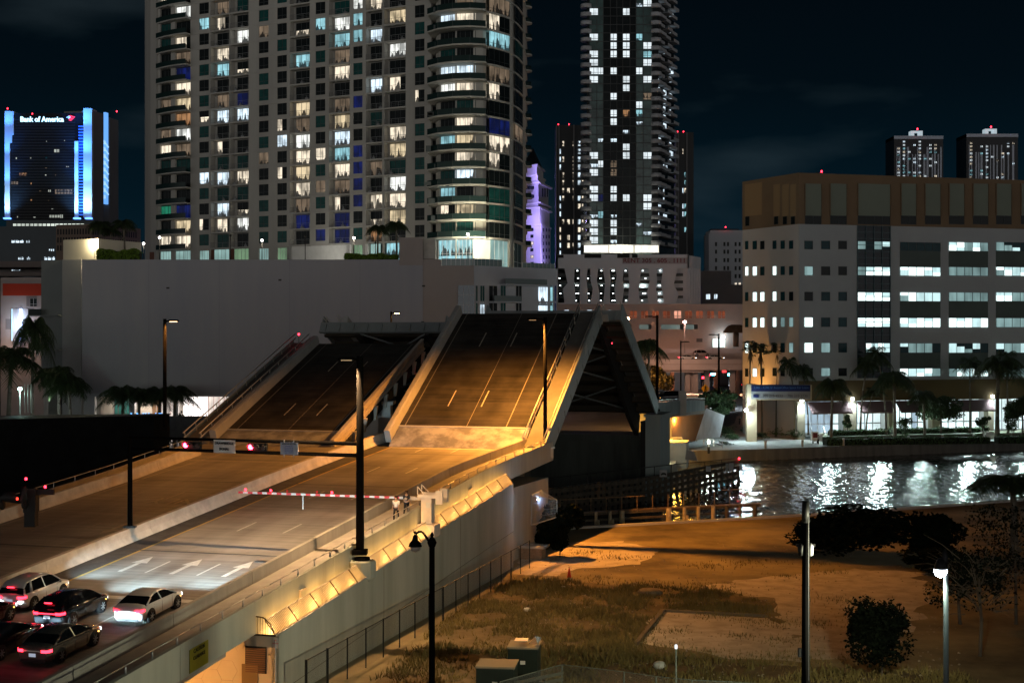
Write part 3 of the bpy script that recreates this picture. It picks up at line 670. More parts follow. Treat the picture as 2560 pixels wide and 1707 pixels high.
for k in range(9): t=math.pi*k/8; pts.append((c.x-.36*math.cos(t),c.y,c.z-.1+.26*math.sin(t)))
pts+=[(c.x+.30,c.y,c.z-.22),(c.x+.12,c.y,c.z-.10),(c.x-.15,c.y,c.z-.12),(c.x-.33,c.y,c.z-.22)]
mb.face(pts); mb.build('silhouette',blk,rt)
board(1765,1777,1165,1178,197,sgw,'notice_board','small white notice on the timber fender between manatee sign and red lamp')
board(1822.5,1833.5,1157,1176,203.3,sgw,'notice_board','larger white notice near the outer end of the timber fender')
board(1814,1821,1158,1180,202.5,mat('notice_grey',(.3,.33,.32),.7),'notice_board','narrow grey notice left of the larger white fender notice')
board(1849,1856,1157,1176,206,mat('notice_grey',(.3,.33,.32),.7),'notice_board','grey notice at the very end of the far timber fender')
# near fender with pale piles
root=empty('near_fender','low timber fender and walkway rail along the near bank','fender',at(1650,1290,156))
def nf(px): return 150+(px-1400)*.018
for z in (.35,1.0,1.7,2.35):
    mb=MB()
    for i in range(26):
        x0=1400+i*19.3; a=at(x0,0,nf(x0)); b=at(x0+19.3,0,nf(x0+19.3)); mb.box((a.x,a.y,z),(b.x-a.x,b.y-a.y,0),(0,.3,0),(0,0,.22))
    mb.build('wale',tim,root)
mb=MB()
for i in range(26):
    x0=1400+i*19.3; a=at(x0,0,nf(x0)); b=at(x0+19.3,0,nf(x0+19.3))
    if x0<1610 or x0>1790: mb.tube((a.x,a.y,3.6+(.8 if x0>1790 else .55)),(b.x,b.y,3.6+(.8 if x0>1790 else .55)),.05,n=5); 
    if i%2==0: mb.tube((a.x,a.y,2.5),(a.x,a.y,4.2),.05,n=5)
    mb.box((a.x,a.y,2.6),(b.x-a.x,b.y-a.y,0),(0,1.0,0),(0,0,.1))
mb.build('walkway_rail',mat('rusty_rail',(.20,.14,.09),.7,.3),root)
for i,(px,wd,lab) in enumerate(((1490,8,'leftmost pale timber pile with a shorter one in front'),(1525,9,'second pale timber pile from the left, with stepped top'),(1555,13,'broad pale pile, third from the left'),(1672,14,'broad lit pile at the middle of the near fender'),(1711,9,'stepped pale pile right of the middle broad pile'),(1746,9,'slim pale pile left of the thick dark one'),(1783,11,'thick pile under the sloping rail end'),(1817,9,'slim pile in front of the blue water reflections'),(1851,8,'second slim pile in front of the blue reflections'),(1887,12,'rightmost thick pile ending the near fender'))):
    p=at(px,0,nf(px)-.5); r=wd/2*nf(px)/F; root=empty('fender_pile',lab,'timber pile',(p.x,p.y,0),'pale piles of the near fender')
    MB().lathe((p.x,p.y,-1),[(r,0),(r*1.02,1.6),(r*.95,3.7),(r*.8,3.75)],8).build('pile',timl if i<7 else tim,root)
    MB().lathe((p.x,p.y,-.9),[(r*1.08,0),(r*1.06,1.4),(r*1.0,1.9)],8).build('weed_collar',mat('weed',(.05,.03,.02),.8),root)
    if i in (0,1,4): MB().lathe((p.x+r*1.3,p.y-.5,-1),[(r*.8,0),(r*.8,2.9),(r*.6,2.95)],8).build('short_pile',timl,root)
# ---------------------------------------------------------------- poles and lamps
polem=mat('pole_black',(.006,.0055,.005),.9,0,spec=.02)
def cobra(px,py0,py1,Y,side,label,lit=None,power=0,col=SOD,arm=None,rad=.16,head=1.0,spot=None,cat='street lamp',slant=0):
    b=at(px,py1,Y); t=at(px,py0,Y); root=empty('street_lamp',label,cat,b)
    MB().tube(b,t,rad,rad*.8,10).build('pole',polem,root)
    MB().cb(b+UP*.15,rad*3.4,rad*3.4,.3).build('base_plate',polem,root)
    d=V((side[0],side[1],0)).normalized(); ar=arm or 1.0
    MB().tube(t-UP*.25,t-UP*.2+d*ar*.45,.08,.08,6).build('arm',polem,root)
    h=t-UP*.2+d*ar*.45; n=d.cross(UP)
    mb=MB(); mb.loft([[h+d*x+n*a*wd+UP*z for a,z in ((-1,-.04),(-.8,hh),(.8,hh),(1,-.04))] for x,wd,hh in ((0,.10,.06),(.15*head,.22,.14),(.9*head,.22,.12),(1.05*head,.14,.04))],sm=False); mb.build('head',polem,root)
    MB().cb(h+d*.52*head-UP*.07,.62*head,.30,.06,ax=d,ay=n).build('lens',lit or mat('dull_lens',(.3,.25,.2),.3),root)
    if power:
        light('SPOT',h+d*.5*head-UP*.16,power,col,root,.12,spot=spot or 165,blend=.45,to=h+d*.9*head-UP*10)
    return root
LR=-RR; 
cobra(900,890,1385,90.1,LR,'tall black sign mast with street lamp on top, at the right parapet',emi('mast_lens',(1,.7,.4),.25),15500,(1,.60,.29),arm=.9,rad=.27,spot=128)
cobra(1363,793,1118,134.9,LR,'tall black street lamp pole at the right foot of the raised leaf',emi('leaf_lamp_lens',(1,.6,.3),.3),44000,(1,.37,.055),arm=1.6,rad=.2,spot=165)
cobra(412,797,1075,131,RR,'tall lit street lamp left of the left roadway against the white wall',emi('sodium_bright',(1,.62,.3),5),3000,(1,.36,.06),arm=.8,rad=.19,spot=165)
cobra(978,779,850,205,RR,'street lamp rising behind the far left leaf tip',SODL,500,arm=.8,rad=.17)
cobra(1643,788,1028,192,LR,'tall black street lamp on the far pier right of the raised leaves',None,0,arm=1.4,rad=.2)
cobra(1797,834,985,250,LR,'black street lamp behind the round leafy tree by the far street',None,0,arm=1.6,rad=.2)
cobra(1702,852,1000,255,RR,'slimmer street lamp left of the white car on the overpass',None,0,arm=1.2,rad=.15)
cobra(1712,700,830,300,LR,'thin grey lamp mast in front of the white parking block',emi('pinkish_lamp',(1,.6,.55),12),0,arm=.8,rad=.08) if False else None
# concrete corbel of the sign mast
root=empty('mast_pedestal','octagonal concrete corbel carrying the big black sign mast','pedestal',R(6.8,8.1,-1.6))
c=R(6.8,7.95,0); prof=[(.62,-1.6),(.88,-1.35),(.88,-.35),(.82,-.28)]
bk_=MB().lathe((c.x,c.y,c.z),prof,8); bk_.sm=[False]*len(bk_.sm); bk_.build('block',parm,root)
MB().lathe((c.x,c.y,c.z-.28),[(.5,0),(.5,.18),(.3,.2)],10).build('flange',polem,root)
root=empty('mast_pedestal','small concrete corbel under the street lamp by the raised leaf','pedestal',at(1363,1130,134.9))
MB().cb(at(1366,1130,134.9),1.3,1.2,1.0).build('block',concw,root); MB().cb(at(1366,1118,134.9),1.6,1.3,.12).build('flange',galv,root)
# sign gantry
gl=at(325,1108,95.9); gr=at(900,1108,90.2)
root=empty('gantry_mast','slim black mast standing on the median barrier, left end of the sign gantry','mast',at(325,1317,95.9))
MB().tube(at(325,1318,95.9),at(325,1096,95.9),.17,.15,10).build('pole',polem,root); MB().cb(at(325,1316,95.9),.8,.5,.12).build('base_plate',dsteel,root)
root=empty('sign_gantry','double black tube gantry arm carrying red drawbridge signals over the road','gantry',at(610,1120,93))
zt=14.62; zb=13.88
for z in (zt,zb):
    mb=MB(); mb.tube((gl.x,gl.y,z),(gr.x,gr.y,z),.10,.13,8); mb.build('tube',polem,root)
def gp(px,z,fwd=-.25):
    f=(px-325)/575; Y=95.9+(90.2-95.9)*f; p=at(px,0,Y); return V((p.x,p.y,z))-RD*(-fwd)*1.0
gx=(gr-gl); gx.z=0; gx.normalize()
root=empty('road_sign','white sign reading drawbridge signal hung on the gantry between red lights','sign',gp(565,zt))
a=gp(538.5,13.78); b=gp(592,13.78)
MB().box(a,b-a,RD*.04,UP*.86).build('board',sgw,root)
c=(a+b)/2-RD*.03
text('DRAWBRIDGE',.235,blk,c+UP*.63,gx,UP,root,ext=.008,bold=.004,xs=.92); text('SIGNAL',.235,blk,c+UP*.26,gx,UP,root,ext=.008,bold=.004,xs=.95)
root=empty('road_sign','pale bluish sign with small blue print on the gantry near the big mast','sign',gp(727,zt))
a=gp(705,13.80); b=gp(749,13.80)
MB().box(a,b-a,RD*.04,UP*.80).build('board',mat('sign_bluewhite',(.26,.28,.36),.6),root)
mb=MB()
for px in (713,737): mb.box(gp(px,13.62),gx*.05,RD*.06,UP*1.15)
mb.build('straps',galv,root)
c=(a+b)/2-RD*.03; blue=mat('print_blue',(.06,.08,.30),.6)
text('BRIDGE DOES NOT OPEN',.115,blk,c+UP*.70,gx,UP,root,ext=.006,bold=.002,xs=.78)
for k,(tx) in enumerate(('MON THRU FRI','7:35 AM TO 8:59 AM','4:45 PM TO 5:59 PM','HOLIDAYS EXCEPT')): text(tx,.085,blue,c+UP*(.56-k*.115),gx,UP,root,ext=.006,xs=.85)
text('VESSELS IN DISTRESS',.08,blue,c+UP*.09,gx,UP,root,ext=.006,xs=.85)
def sighead(px,w,red_px,label):
    root=empty('signal_head',label,'traffic light',gp(px,zt),'red gantry signals')
    a=gp(px-w/2,13.98); b=gp(px+w/2,13.98)
    MB().box(a,b-a,RD*.22,UP*.5).build('housing',blk,root)
    n=3
    for k in range(n):
        q=a.lerp(b,(k+.5)/n)+UP*.25-RD*.03
        MB().lathe(q,[(.17,0),(.17,.05)],12,ax=(gx,UP,-RD)).build('lens',emi('signal_red',(1,.02,.05),45) if k==0 else mat('dead_lens',(.06,.04,.03),.3),root)
        mb=MB(); 
        for j in range(5):
            t=math.pi*j/5; t2=math.pi*(j+1)/5
            mb.face([q+gx*.2*math.cos(t)+UP*.2*math.sin(t),q+gx*.2*math.cos(t2)+UP*.2*math.sin(t2),q+gx*.2*math.cos(t2)+UP*.2*math.sin(t2)-RD*.22,q+gx*.2*math.cos(t)+UP*.2*math.sin(t)-RD*.22])
        mb.build('visor',blk,root)
    light('POINT',a.lerp(b,1/6)+UP*.25-RD*.35,8,(1,.03,.05),root,.12)
sighead(484,44,0,'horizontal signal head with a lit red lamp, left of the drawbridge sign')
sighead(647,46,0,'horizontal signal head with a lit red lamp, right of the drawbridge sign')
# ---------------------------------------------------------------- barrier gate
gw=mat('gate_housing_paint',(.60,.53,.46),.5,var=.1,vs=2)
gs=19.6; G=lambda ds,r,z:R(gs+ds,r,0)+UP*(z)      # z relative to deck
root=empty('barrier_gate','cream barrier gate machine on its pedestal with counterweights and lowered arm','barrier gate',G(0,7.9,-1.5))
pd_=MB().lathe(G(0,7.95,-1.55)+V((0,0,0)),[(.75,0),(.95,.15),(.95,.95),(.85,1.0)],4,ax=((RR+RD).normalized(),(RD-RR).normalized(),UP)); pd_.sm=[False]*len(pd_.sm); pd_.build('pedestal',gw,root)
MB().box(G(-.38,7.52,-.5),RR*.78,RD*.75,UP*1.95).build('cabinet',gw,root)
mb=MB(); mb.box(G(-.42,7.9,.65),RR*.32,RD*.02,UP*.38); mb.build('cabinet_label',white,root)
MB().box(G(-.5,7.3,1.35),RR*1.45,RD*.12,UP*.26).build('pivot_beam',gw,root); MB().box(G(.38,7.3,1.35),RR*1.45,RD*.12,UP*.26).build('pivot_beam',gw,root)
MB().box(G(-.62,8.7,.95),RR*.52,RD*.16,UP*.98).build('counterweight',gw,root)
MB().box(G(.34,8.75,.95),RR*.52,RD*.3,UP*.98).build('counterweight',gw,root)
mb=MB(); 
for ds in (-.5,.4): mb.tube(G(ds,7.3,1.6),G(ds,7.3,2.15),.04,n=5); mb.tube(G(ds,7.3,2.15),G(ds,7.85,1.6),.04,n=5)
mb.build('bracing',gw,root)
MB().box(G(-.12,6.1,1.1),RR*1.35,RD*.3,UP*.26).build('arm_socket',gw,root)
arm0=G(0,6.1,1.22); arm1=G(-1.0,-6.6,1.42)
ad=(arm1-arm0); ln=ad.length; ad.normalize(); mb=MB(); n=34
for k in range(n):
    mb.box(arm0+ad*ln*k/n-UP*.07,ad*(ln/n-.002),RD*.07,UP*.15,k%2)
arm_=mb.build('arm',[white,red],root)
mb=MB(); mb.box(G(-.6,-1.6,.25),RR*.05,RD*.03,UP*1.1); mb.build('arm_prop',white,root)
for k,(f,on) in enumerate(((.02,0),(.28,0),(.52,0),(.43,1),(.80,1),(.955,1),(.70,0))):
    q=arm0+ad*ln*f+UP*.14
    if f>.02: MB().lathe(q,[(.05,0),(.08,.05),(.08,.14),(.02,.18)],8).build('arm_lamp',REDL if on else red,root)
    if on: light('POINT',q+UP*.12-RD*.25,5,(1,.03,.05),root,.05)
# left side gate machine in the dark
root=empty('barrier_gate','dark gate machine with red lamps beside the left pavement','barrier gate',R(11,-25,0))
q=at(78,1235,93); b=q-UP*2
MB().cb(q-UP*.4,.8,.8,1.5).build('cabinet',blk,root); MB().cb(q+V((.9,0,.15)),1.2,.2,.35).build('counterweight',blk,root)
for px,py in ((65,1200),(113,1220)):
    p=at(px,py,92); MB().lathe(p,[(.03,0),(.08,.04),(.08,.14),(.03,.18)],8).build('lamp',REDL,root); light('POINT',p-RD*.3+UP*.1,3,(1,.03,.05),root,.06)
MB().cb(q-UP*1.6,.7,.7,1.0).build('pedestal',blk,root)
root=empty('parked_scooter','dark motor scooter with a red glinting tail beyond the left barrier','scooter',at(45,1262,92))
p=at(40,1250,92)
MB().lathe(p+V((-.9,0,-.3)),[(.1,-.06),(.32,-.05),(.32,.05),(.1,.06)],14,ax=(RD,UP,RR)).build('wheel',blk,root); MB().lathe(p+V((.5,.2,-.3)),[(.1,-.06),(.32,-.05),(.32,.05),(.1,.06)],14,ax=(RD,UP,RR)).build('wheel',blk,root)
mb=MB(); mb.loft([[p+V((x,0,z0))+RR*-.15,p+V((x,0,z1))+RR*-.12,p+V((x,0,z1))+RR*.12,p+V((x,0,z0))+RR*.15] for x,z0,z1 in ((-1.1,0,.2),(-.7,-.1,.55),(-.2,-.15,.5),(.2,-.2,-.05),(.45,-.2,.8),(.6,.1,.9))]); mb.build('body',blk,root)
MB().cb(p+V((.15,-.2,.12)),.12,.08,.16).build('tail_light',emi('dim_red',(1,.05,.03),3),root)
# ================================================================ CARS
def car_paint(n,c,rough=.22,metal=.3,coat=.8):
    m=mat(n,c,rough,metal,spec=.5); m.node_tree.nodes['Principled BSDF'].inputs['Coat Weight'].default_value=coat*.5; return m
glass=mat('car_glass',(.006,.007,.008),.08,0,spec=.25)
tyre=mat('tyre_rubber',(.015,.015,.015),.8)
rimm=mat('alloy_rim',(.45,.47,.5),.3,.8)
tail=emi('brake_light',(1,.02,.04),9); headl=emi('head_light',(.85,.93,1),7); amber=emi('side_marker',(1,.45,.1),6)
def car(name,label,cat,paint,kind='sedan',L=4.75,W=1.84,H=1.44,on=True,lod=0,bar=False):
    """built facing local +Y, centre at origin"""
    root=empty(name,label,cat,(0,0,0),None,0)
    suv=kind=='suv'; h=L/2
    if suv:
        prof=[(-h,.42,.86,.80),(-h+.10,.30,1.02,.90),(-h+.45,.24,1.06,.955),(-h+1.2,.22,1.05,1.0),(-.2,.22,1.02,1.0),(h-1.5,.22,1.00,1.0),(h-1.1,.22,.98,.99),(h-.5,.24,.90,.95),(h-.15,.30,.80,.86),(h,.40,.66,.70)]
    else:
        prof=[(-h,.42,.74,.78),(-h+.08,.30,.96,.88),(-h+.28,.26,1.02,.94),(-h+.6,.24,1.03,.97),(-h+1.2,.20,1.01,1.0),(-.2,.20,.98,.99),(h-1.6,.20,.96,.99),(h-1.1,.20,.92,.985),(h-.6,.22,.86,.95),(h-.3,.25,.80,.89),(h-.1,.30,.72,.79),(h,.40,.60,.60)]
    secs=[]
    for y,zb,zt,k in prof:
        w=W/2*k
        secs.append([(-w*.86,y,zb),(-w*.97,y,zb+.10),(-w*.985,y,zb+(zt-zb)*.45),(-w*1.0,y,zt-.16),(-w*.965,y,zt-.05),(-w*.86,y,zt),(-w*.4,y,zt+.03),(w*.4,y,zt+.03),(w*.86,y,zt),(w*.965,y,zt-.05),(w*1.0,y,zt-.16),(w*.985,y,zb+(zt-zb)*.45),(w*.97,y,zb+.10),(w*.86,y,zb)])
    mb=MB(); mb.loft(secs); 
    mb.build('body',paint,root)
    # greenhouse
    if suv: g=[(-h+.10,1.02,.0),(-h+.30,1.02,.30),(-h+.62,1.03,H-1.10),(-h+1.2,1.02,H-1.04),(-.35,1.0,H-1.0),(.35,.98,H-1.02),(.75,.97,H-1.13),(1.15,.97,.22),(1.45,.97,.0)]
    else: g=[(-h+.50,1.01,.0),(-h+.80,1.0,.17),(-h+1.2,.99,.31),(-h+1.6,.98,H-1.03),(-.45,.96,H-.975),(.0,.95,H-.97),(.35,.95,H-1.01),(.75,.94,.30),(1.1,.935,.15),(1.45,.93,.0)]
    secs=[]; roof=[]
    for y,zb,dz in g:
        z=zb+max(dz,.01); f=min(1,dz/.42); wb=W/2*.93; wt=W/2*(.93-.20*f)
        secs.append([(-wb,y,zb-.06),(-wt,y,z-.03),(-wt*.86,y,z),(wt*.86,y,z),(wt,y,z-.03),(wb,y,zb-.06)])
        if dz>.25: roof.append([(-wt-.012,y,z-.055),(-wt-.004,y,z-.02),(-wt*.86,y,z+.012),(wt*.86,y,z+.012),(wt+.004,y,z-.02),(wt+.012,y,z-.055)])
    mb=MB(); mb.loft(secs,sm=False); mb.build('windows',glass,root)
    mb=MB(); mb.loft(roof,closed=False,caps=False); mb.build('roof',paint,root)
    mb=MB()
    for sx in (-1,1):
        r0=roof[0][0 if sx<0 else -1]; r1=roof[-1][0 if sx<0 else -1]; wb=W/2*.94
        mb.tube((sx*wb,g[0][0]+.05,g[0][1]-.03),r0,.055,.045,6); mb.tube((sx*wb,g[-1][0]-.05,g[-1][1]-.02),r1,.04,.035,6)
        mb.tube((sx*wb*1.005,-.25,.97),(sx*(W/2*.735+.0),-.35,H-.04),.035,.03,5)
        if suv: mb.tube((sx*wb*1.0,-h+.75,1.0),(sx*(W/2*.735),-h+.95,H-.07),.10,.07,5)
        mb.tube((sx*wb,g[0][0]+.1,g[0][1]-.01),(sx*wb,g[-1][0]-.1,g[-1][1]-.01),.025,n=5)
    mb.build('pillars',paint,root)
    wb2=L*.295; 
    for sx in (-1,1):
        for yy in (-wb2,wb2):
            x=sx*(W/2-.105); ax=(V((0,1,0)),UP,V((sx,0,0)))
            MB().lathe((x,yy,.36),[(.41,-.2),(.41,.095),(.36,.108)],18,ax=ax).build('wheel_arch',tyre,root)
            t=MB().lathe((x,yy,.34),[(.2,-.1),(.33,-.1),(.34,.08),(.31,.125),(.24,.13),(.235,.11)],18,ax=ax).build('wheel',tyre,root)
            rm=MB(); rm.lathe((x,yy,.34),[(.235,.10),(.225,.108)],16,ax=ax)
            for k in range(7):
                a=2*math.pi*k/7; d=V((0,math.cos(a),math.sin(a))); p=V((x+sx*.122,yy,.34)); rm.tube(p+d*.03,p+d*.225,.028,.02,4)
            rm.build('rim',[rimm],t)
            
    for sx in (-1,1):
        tl=tail if on else mat('tail_off',(.25,.01,.01),.3)
        z=.80 if not suv else .86
        mb=MB(); mb.loft([[(sx*W/2*a,y,z+b) for b in (-.07,.07)] for a,y in ((.52,-h-.008),(.80,-h+.0),(.93,-h+.12),(.975,-h+.30))],closed=False,caps=False,sm=False); mb.build('tail_light',tl,root)
        mb=MB(); mb.loft([[(sx*W/2*a,y,.64+b) for b in (-.055,.06)] for a,y in ((.60,h-.01),(.80,h-.12),(.90,h-.28))],closed=False,caps=False,sm=False); mb.build('headlight',headl if on else glass,root)
        mb=MB(); mb.loft([[(sx*(W/2-.02),1.0,.93),(sx*(W/2+.16),.98,.94),(sx*(W/2+.17),.98,1.06),(sx*(W/2+.0),1.0,1.06)],[(sx*(W/2-.02),1.12,.95),(sx*(W/2+.12),1.10,.96),(sx*(W/2+.12),1.10,1.04),(sx*(W/2+.0),1.12,1.04)]]); mb.build('mirror',paint,root)
        mb=MB(); mb.cb((sx*W/2*.955,h-.62,.62),.03,.14,.05); mb.build('side_marker',amber if on else glass,root)
    if on:
        y=g[1][0]-.02; MB().cb((0,(-h+.16) if suv else (-h+1.12),1.38 if suv else 1.2),.42,.06,.05).build('brake_lamp',tail,root)
    if bar: MB().cb((0,-h-.0,.86),W*.55,.03,.05).build('light_bar',tail,root)
    mb=MB(); mb.cb((0,-h-.015,.60 if not suv else .68),.36,.02,.16); mb.build('number_plate',emi('plate_lit',(.6,.7,.85),.5) if on else white,root)
    mb=MB(); mb.loft([[(x,-h-.012,.25),(x,-h+.02,.42)] for x in (-W*.36,W*.36)],closed=False,caps=False,sm=False); mb.build('bumper_trim',tyre,root)
    for sx in (-1,1):
        for yy in (-.27,.79,-1.12): MB().box((sx*(W/2-.012),yy,.35),(0,.014,0),(sx*.008,0,0),(0,0,.56)).build('door_seam',tyre,root)
        for yy in (-.15,-1.0): MB().box((sx*(W/2-.006),yy,.82),(0,.16,0),(sx*.022,0,0),(0,0,.025)).build('door_handle',paint,root)
    return root
def setcar(c,s,r,d=0): 
    sl=math.atan(.0757); c.rotation_mode='XYZ'
    c.location=R(s,r,.012); c.rotation_euler=(sl,0,-math.atan2(SN,CS)+d)
cars=[]
wh=car_paint('pearl_white_paint',(.74,.74,.72)); bk=car_paint('black_car_paint',(.012,.013,.015),.15); si=car_paint('silver_paint',(.68,.68,.68),.28,.35); go=car_paint('champagne_paint',(.20,.18,.15),.25,.7)
dg=car_paint('dark_red_paint',(.05,.008,.01),.2)
for nm,lab,cat,pt,kd,L,W,H,s,r,k,bar in (
 ('parked_sedan','white four door sedan first in the right lane with a bright rear','car',wh,'sedan',4.68,1.84,1.43,-8.5,1.78,1.0,False),
 ('parked_suv','glossy black SUV with a full width red tail light bar','car',bk,'suv',4.75,1.92,1.56,-10.0,-2.0,1.0,True),
 ('parked_suv','silver grey SUV by the yellow line, leftmost of the front row','car',si,'suv',4.65,1.86,1.64,-7.5,-6.05,.55,False),
 ('parked_sedan','champagne coloured sedan second in line behind the white one','car',go,'sedan',4.9,1.88,1.46,-15.8,1.15,0.6,False),
 ('parked_sedan','near black sedan half hidden left of the champagne one','car',bk,'sedan',4.85,1.86,1.44,-16.1,-2.0,.2,False),
 ('parked_sedan','dark red car nose at the left picture edge','car',dg,'sedan',4.7,1.82,1.44,-12.5,-6.0,.3,False)):
    c=car(nm,lab,cat,pt,kd,L,W,H,True,0,bar); setcar(c,s,r)
    # beams in local frame
    for sx in (-.6,.6):
        l=light('SPOT',(sx,L/2+.05,.64),15000*k,(.60,.87,1),c,.06,spot=17,blend=1,name='headlamp_beam'); l.location=(sx,L/2+.05,.64)
        l.scale=(3.4,1,1); l.rotation_mode="XYZ"; l.rotation_euler=(math.radians(90-4.7),0,0)
    for sx in (-.6,.6):
        l=light('POINT',(0,0,0),1.6,(1,.05,.10),c,.1,name='tail_glow'); l.location=(sx,-L/2-.22,.85)
    cars.append(c)
# ================================================================ PEOPLE
skin=mat('skin',(.42,.26,.18),.6)
def skinmesh(name,joints,edges,rad,m,parent,lv=1):
    me=bpy.data.meshes.new(name); me.from_pydata([tuple(j) for j in joints],edges,[])
    o=bpy.data.objects.new('tmp',me); S.collection.objects.link(o)
    sk=o.modifiers.new('s','SKIN'); 
    for i,r in enumerate(rad): me.skin_vertices[0].data[i].radius=(r,r) if not isinstance(r,tuple) else r
    me.skin_vertices[0].data[0].use_root=True
    ss=o.modifiers.new('u','SUBSURF'); ss.levels=lv; ss.render_levels=lv
    bpy.context.view_layer.update(); dgp=bpy.context.evaluated_depsgraph_get()
    m2=bpy.data.meshes.new_from_object(o.evaluated_get(dgp)); S.collection.objects.unlink(o); bpy.data.objects.remove(o)
    m2.materials.clear(); m2.materials.append(m)
    for p in m2.polygons: p.use_smooth=True
    q=bpy.data.objects.new(name,m2); S.collection.objects.link(q); q.parent=parent; return q
def person(label,loc,rz,shirt,trous,hair,stride=.22,bag=None,H=1.74,cap=False):
    root=empty('person',label,'person',loc)
    k=H/1.74; s=stride
    J=[(0,0,.95),(0,0,1.15),(0,.01,1.38),(0,.02,1.50),(0,.03,1.60),(0,.03,1.72),
       (.19,0,1.42),(.24,-.10*s/.2,1.16),(.25,.05,.93),(.26,.08,.83),
       (-.19,0,1.42),(-.24,.10*s/.2,1.17),(-.25,.22,.97),(-.25,.26,.88),
       (.10,0,.88),(.11,s*.55,.50),(.11,s*.6,.09),(.11,s*.6+.17,.04),
       (-.10,0,.88),(-.11,-s*.2,.50),(-.11,-s*1.1,.12),(-.11,-s*1.1+.16,.04)]
    for sgn,hb in ((1,9),(-1,13)):
        hx,hy,hz=J[hb]
        for f in range(4): J.append((hx-.025*sgn+.0,hy-.03+f*.022,hz-.085+.008*abs(f-1.5)))
        J.append((hx-.05*sgn,hy+.05,hz-.03))
    E=[(0,1),(1,2),(2,3),(3,4),(4,5),(2,6),(6,7),(7,8),(8,9),(2,10),(10,11),(11,12),(12,13),(0,14),(14,15),(15,16),(16,17),(0,18),(18,19),(19,20),(20,21)]
    for f in range(5): E.append((9,22+f)); E.append((13,27+f))
    Rd=[(.15,.10),(.13,.095),(.15,.10),.058,(.082,.095),(.075,.085),.055,.042,.034,.036,.055,.042,.034,.036,.085,.06,.042,.035,.085,.06,.042,.035]+[.010]*4+[.012]+[.010]*4+[.012]
    J=[(x*k,y*k,z*k) for x,y,z in J]
    skinmesh('body',J,E,Rd,skin,root)
    def ex(r,d): return tuple(x+d for x in r) if isinstance(r,tuple) else r+d
    skinmesh('shirt',[J[i] for i in (0,1,2,6,7,10,11)],[(0,1),(1,2),(2,3),(3,4),(2,5),(5,6)],[ex(Rd[i],.025) for i in (0,1,2,6,7,10,11)],shirt,root)
    skinmesh('trousers',[J[i] for i in (0,14,15,16,18,19,20)],[(0,1),(1,2),(2,3),(0,4),(4,5),(5,6)],[ex(Rd[i],.022) for i in (0,14,15,16,18,19,20)],trous,root)
    skinmesh('hair',[(0,.0,1.68*k),(0,0,1.75*k),(0,-.02,1.62*k)],[(0,1),(0,2)],[(.095,.10),(.085,.09),(.08,.06)],hair,root)
    if bag: skinmesh('backpack',[(0,-.16*k,1.1*k),(0,-.17*k,1.32*k)],[(0,1)],[(.13,.09),(.12,.08)],bag,root)
    root.rotation_euler=(0,0,rz)
    return root
clw=mat('cloth_white',(.7,.68,.62),.9); clb=mat('cloth_black',(.02,.02,.025),.9); clg=mat('cloth_tan',(.45,.36,.28),.9); hr=mat('hair_brown',(.05,.025,.012),.7)
hd=-math.atan2(SN,CS)
person('person in a white top walking along the bridge pavement, nearer the sign mast',R(16.6,6.6,.15),hd+math.pi,clw,clb,hr)
person('person in black with a tan backpack on the bridge pavement next to the gate',R(18.7,6.6,.15),hd,clb,clb,hr,bag=clg)
person('distant dark dressed person standing on the garden path by the round leafy tree',tuple(fgn(1849,1062)),.3,clb,clb,hr,stride=.08)
person('person in grey standing beside the cart at the quay stairs',tuple(fgn(2046,1111)),1.2,mat('cloth_grey',(.3,.3,.3),.9),clb,hr,stride=.05)
# ================================================================ BUILDINGS
class Fac:
    """a vertical facade plane through two picture columns at given distances"""
    def __init__(s,pa,Ya,pb,Yb):
        s.A=at(pa,HY,Ya); s.B=at(pb,HY,Yb); s.d=(s.B-s.A); s.d.z=0; s.L=s.d.length; s.d.normalize()
        s.n=V((s.d.y,-s.d.x,0))                       # towards the viewer
        if s.n.y>0: s.n=-s.n
    def u(s,px):
        k=(px-1280)/F; A=s.A; d=s.d               # (A.x+u d.x)=(A.y+u d.y)k
        return (A.y*k-A.x)/(d.x-d.y*k)
    def Y(s,px): return s.A.y+s.u(px)*s.d.y
    def z(s,px,py): return CZ-(py-HY)/F*s.Y(px)
    def p(s,u,z,o=0): q=s.A+s.d*u+s.n*o; return V((q.x,q.y,z))
    def px(s,px,py,o=0): u=s.u(px); return s.p(u,s.z(px,py),o)
    def box(s,mb,u0,u1,z0,z1,o0,o1,m=0): mb.box(s.p(u0,z0,o0),s.d*(u1-u0),s.n*(o1-o0),UP*(z1-z0),m)
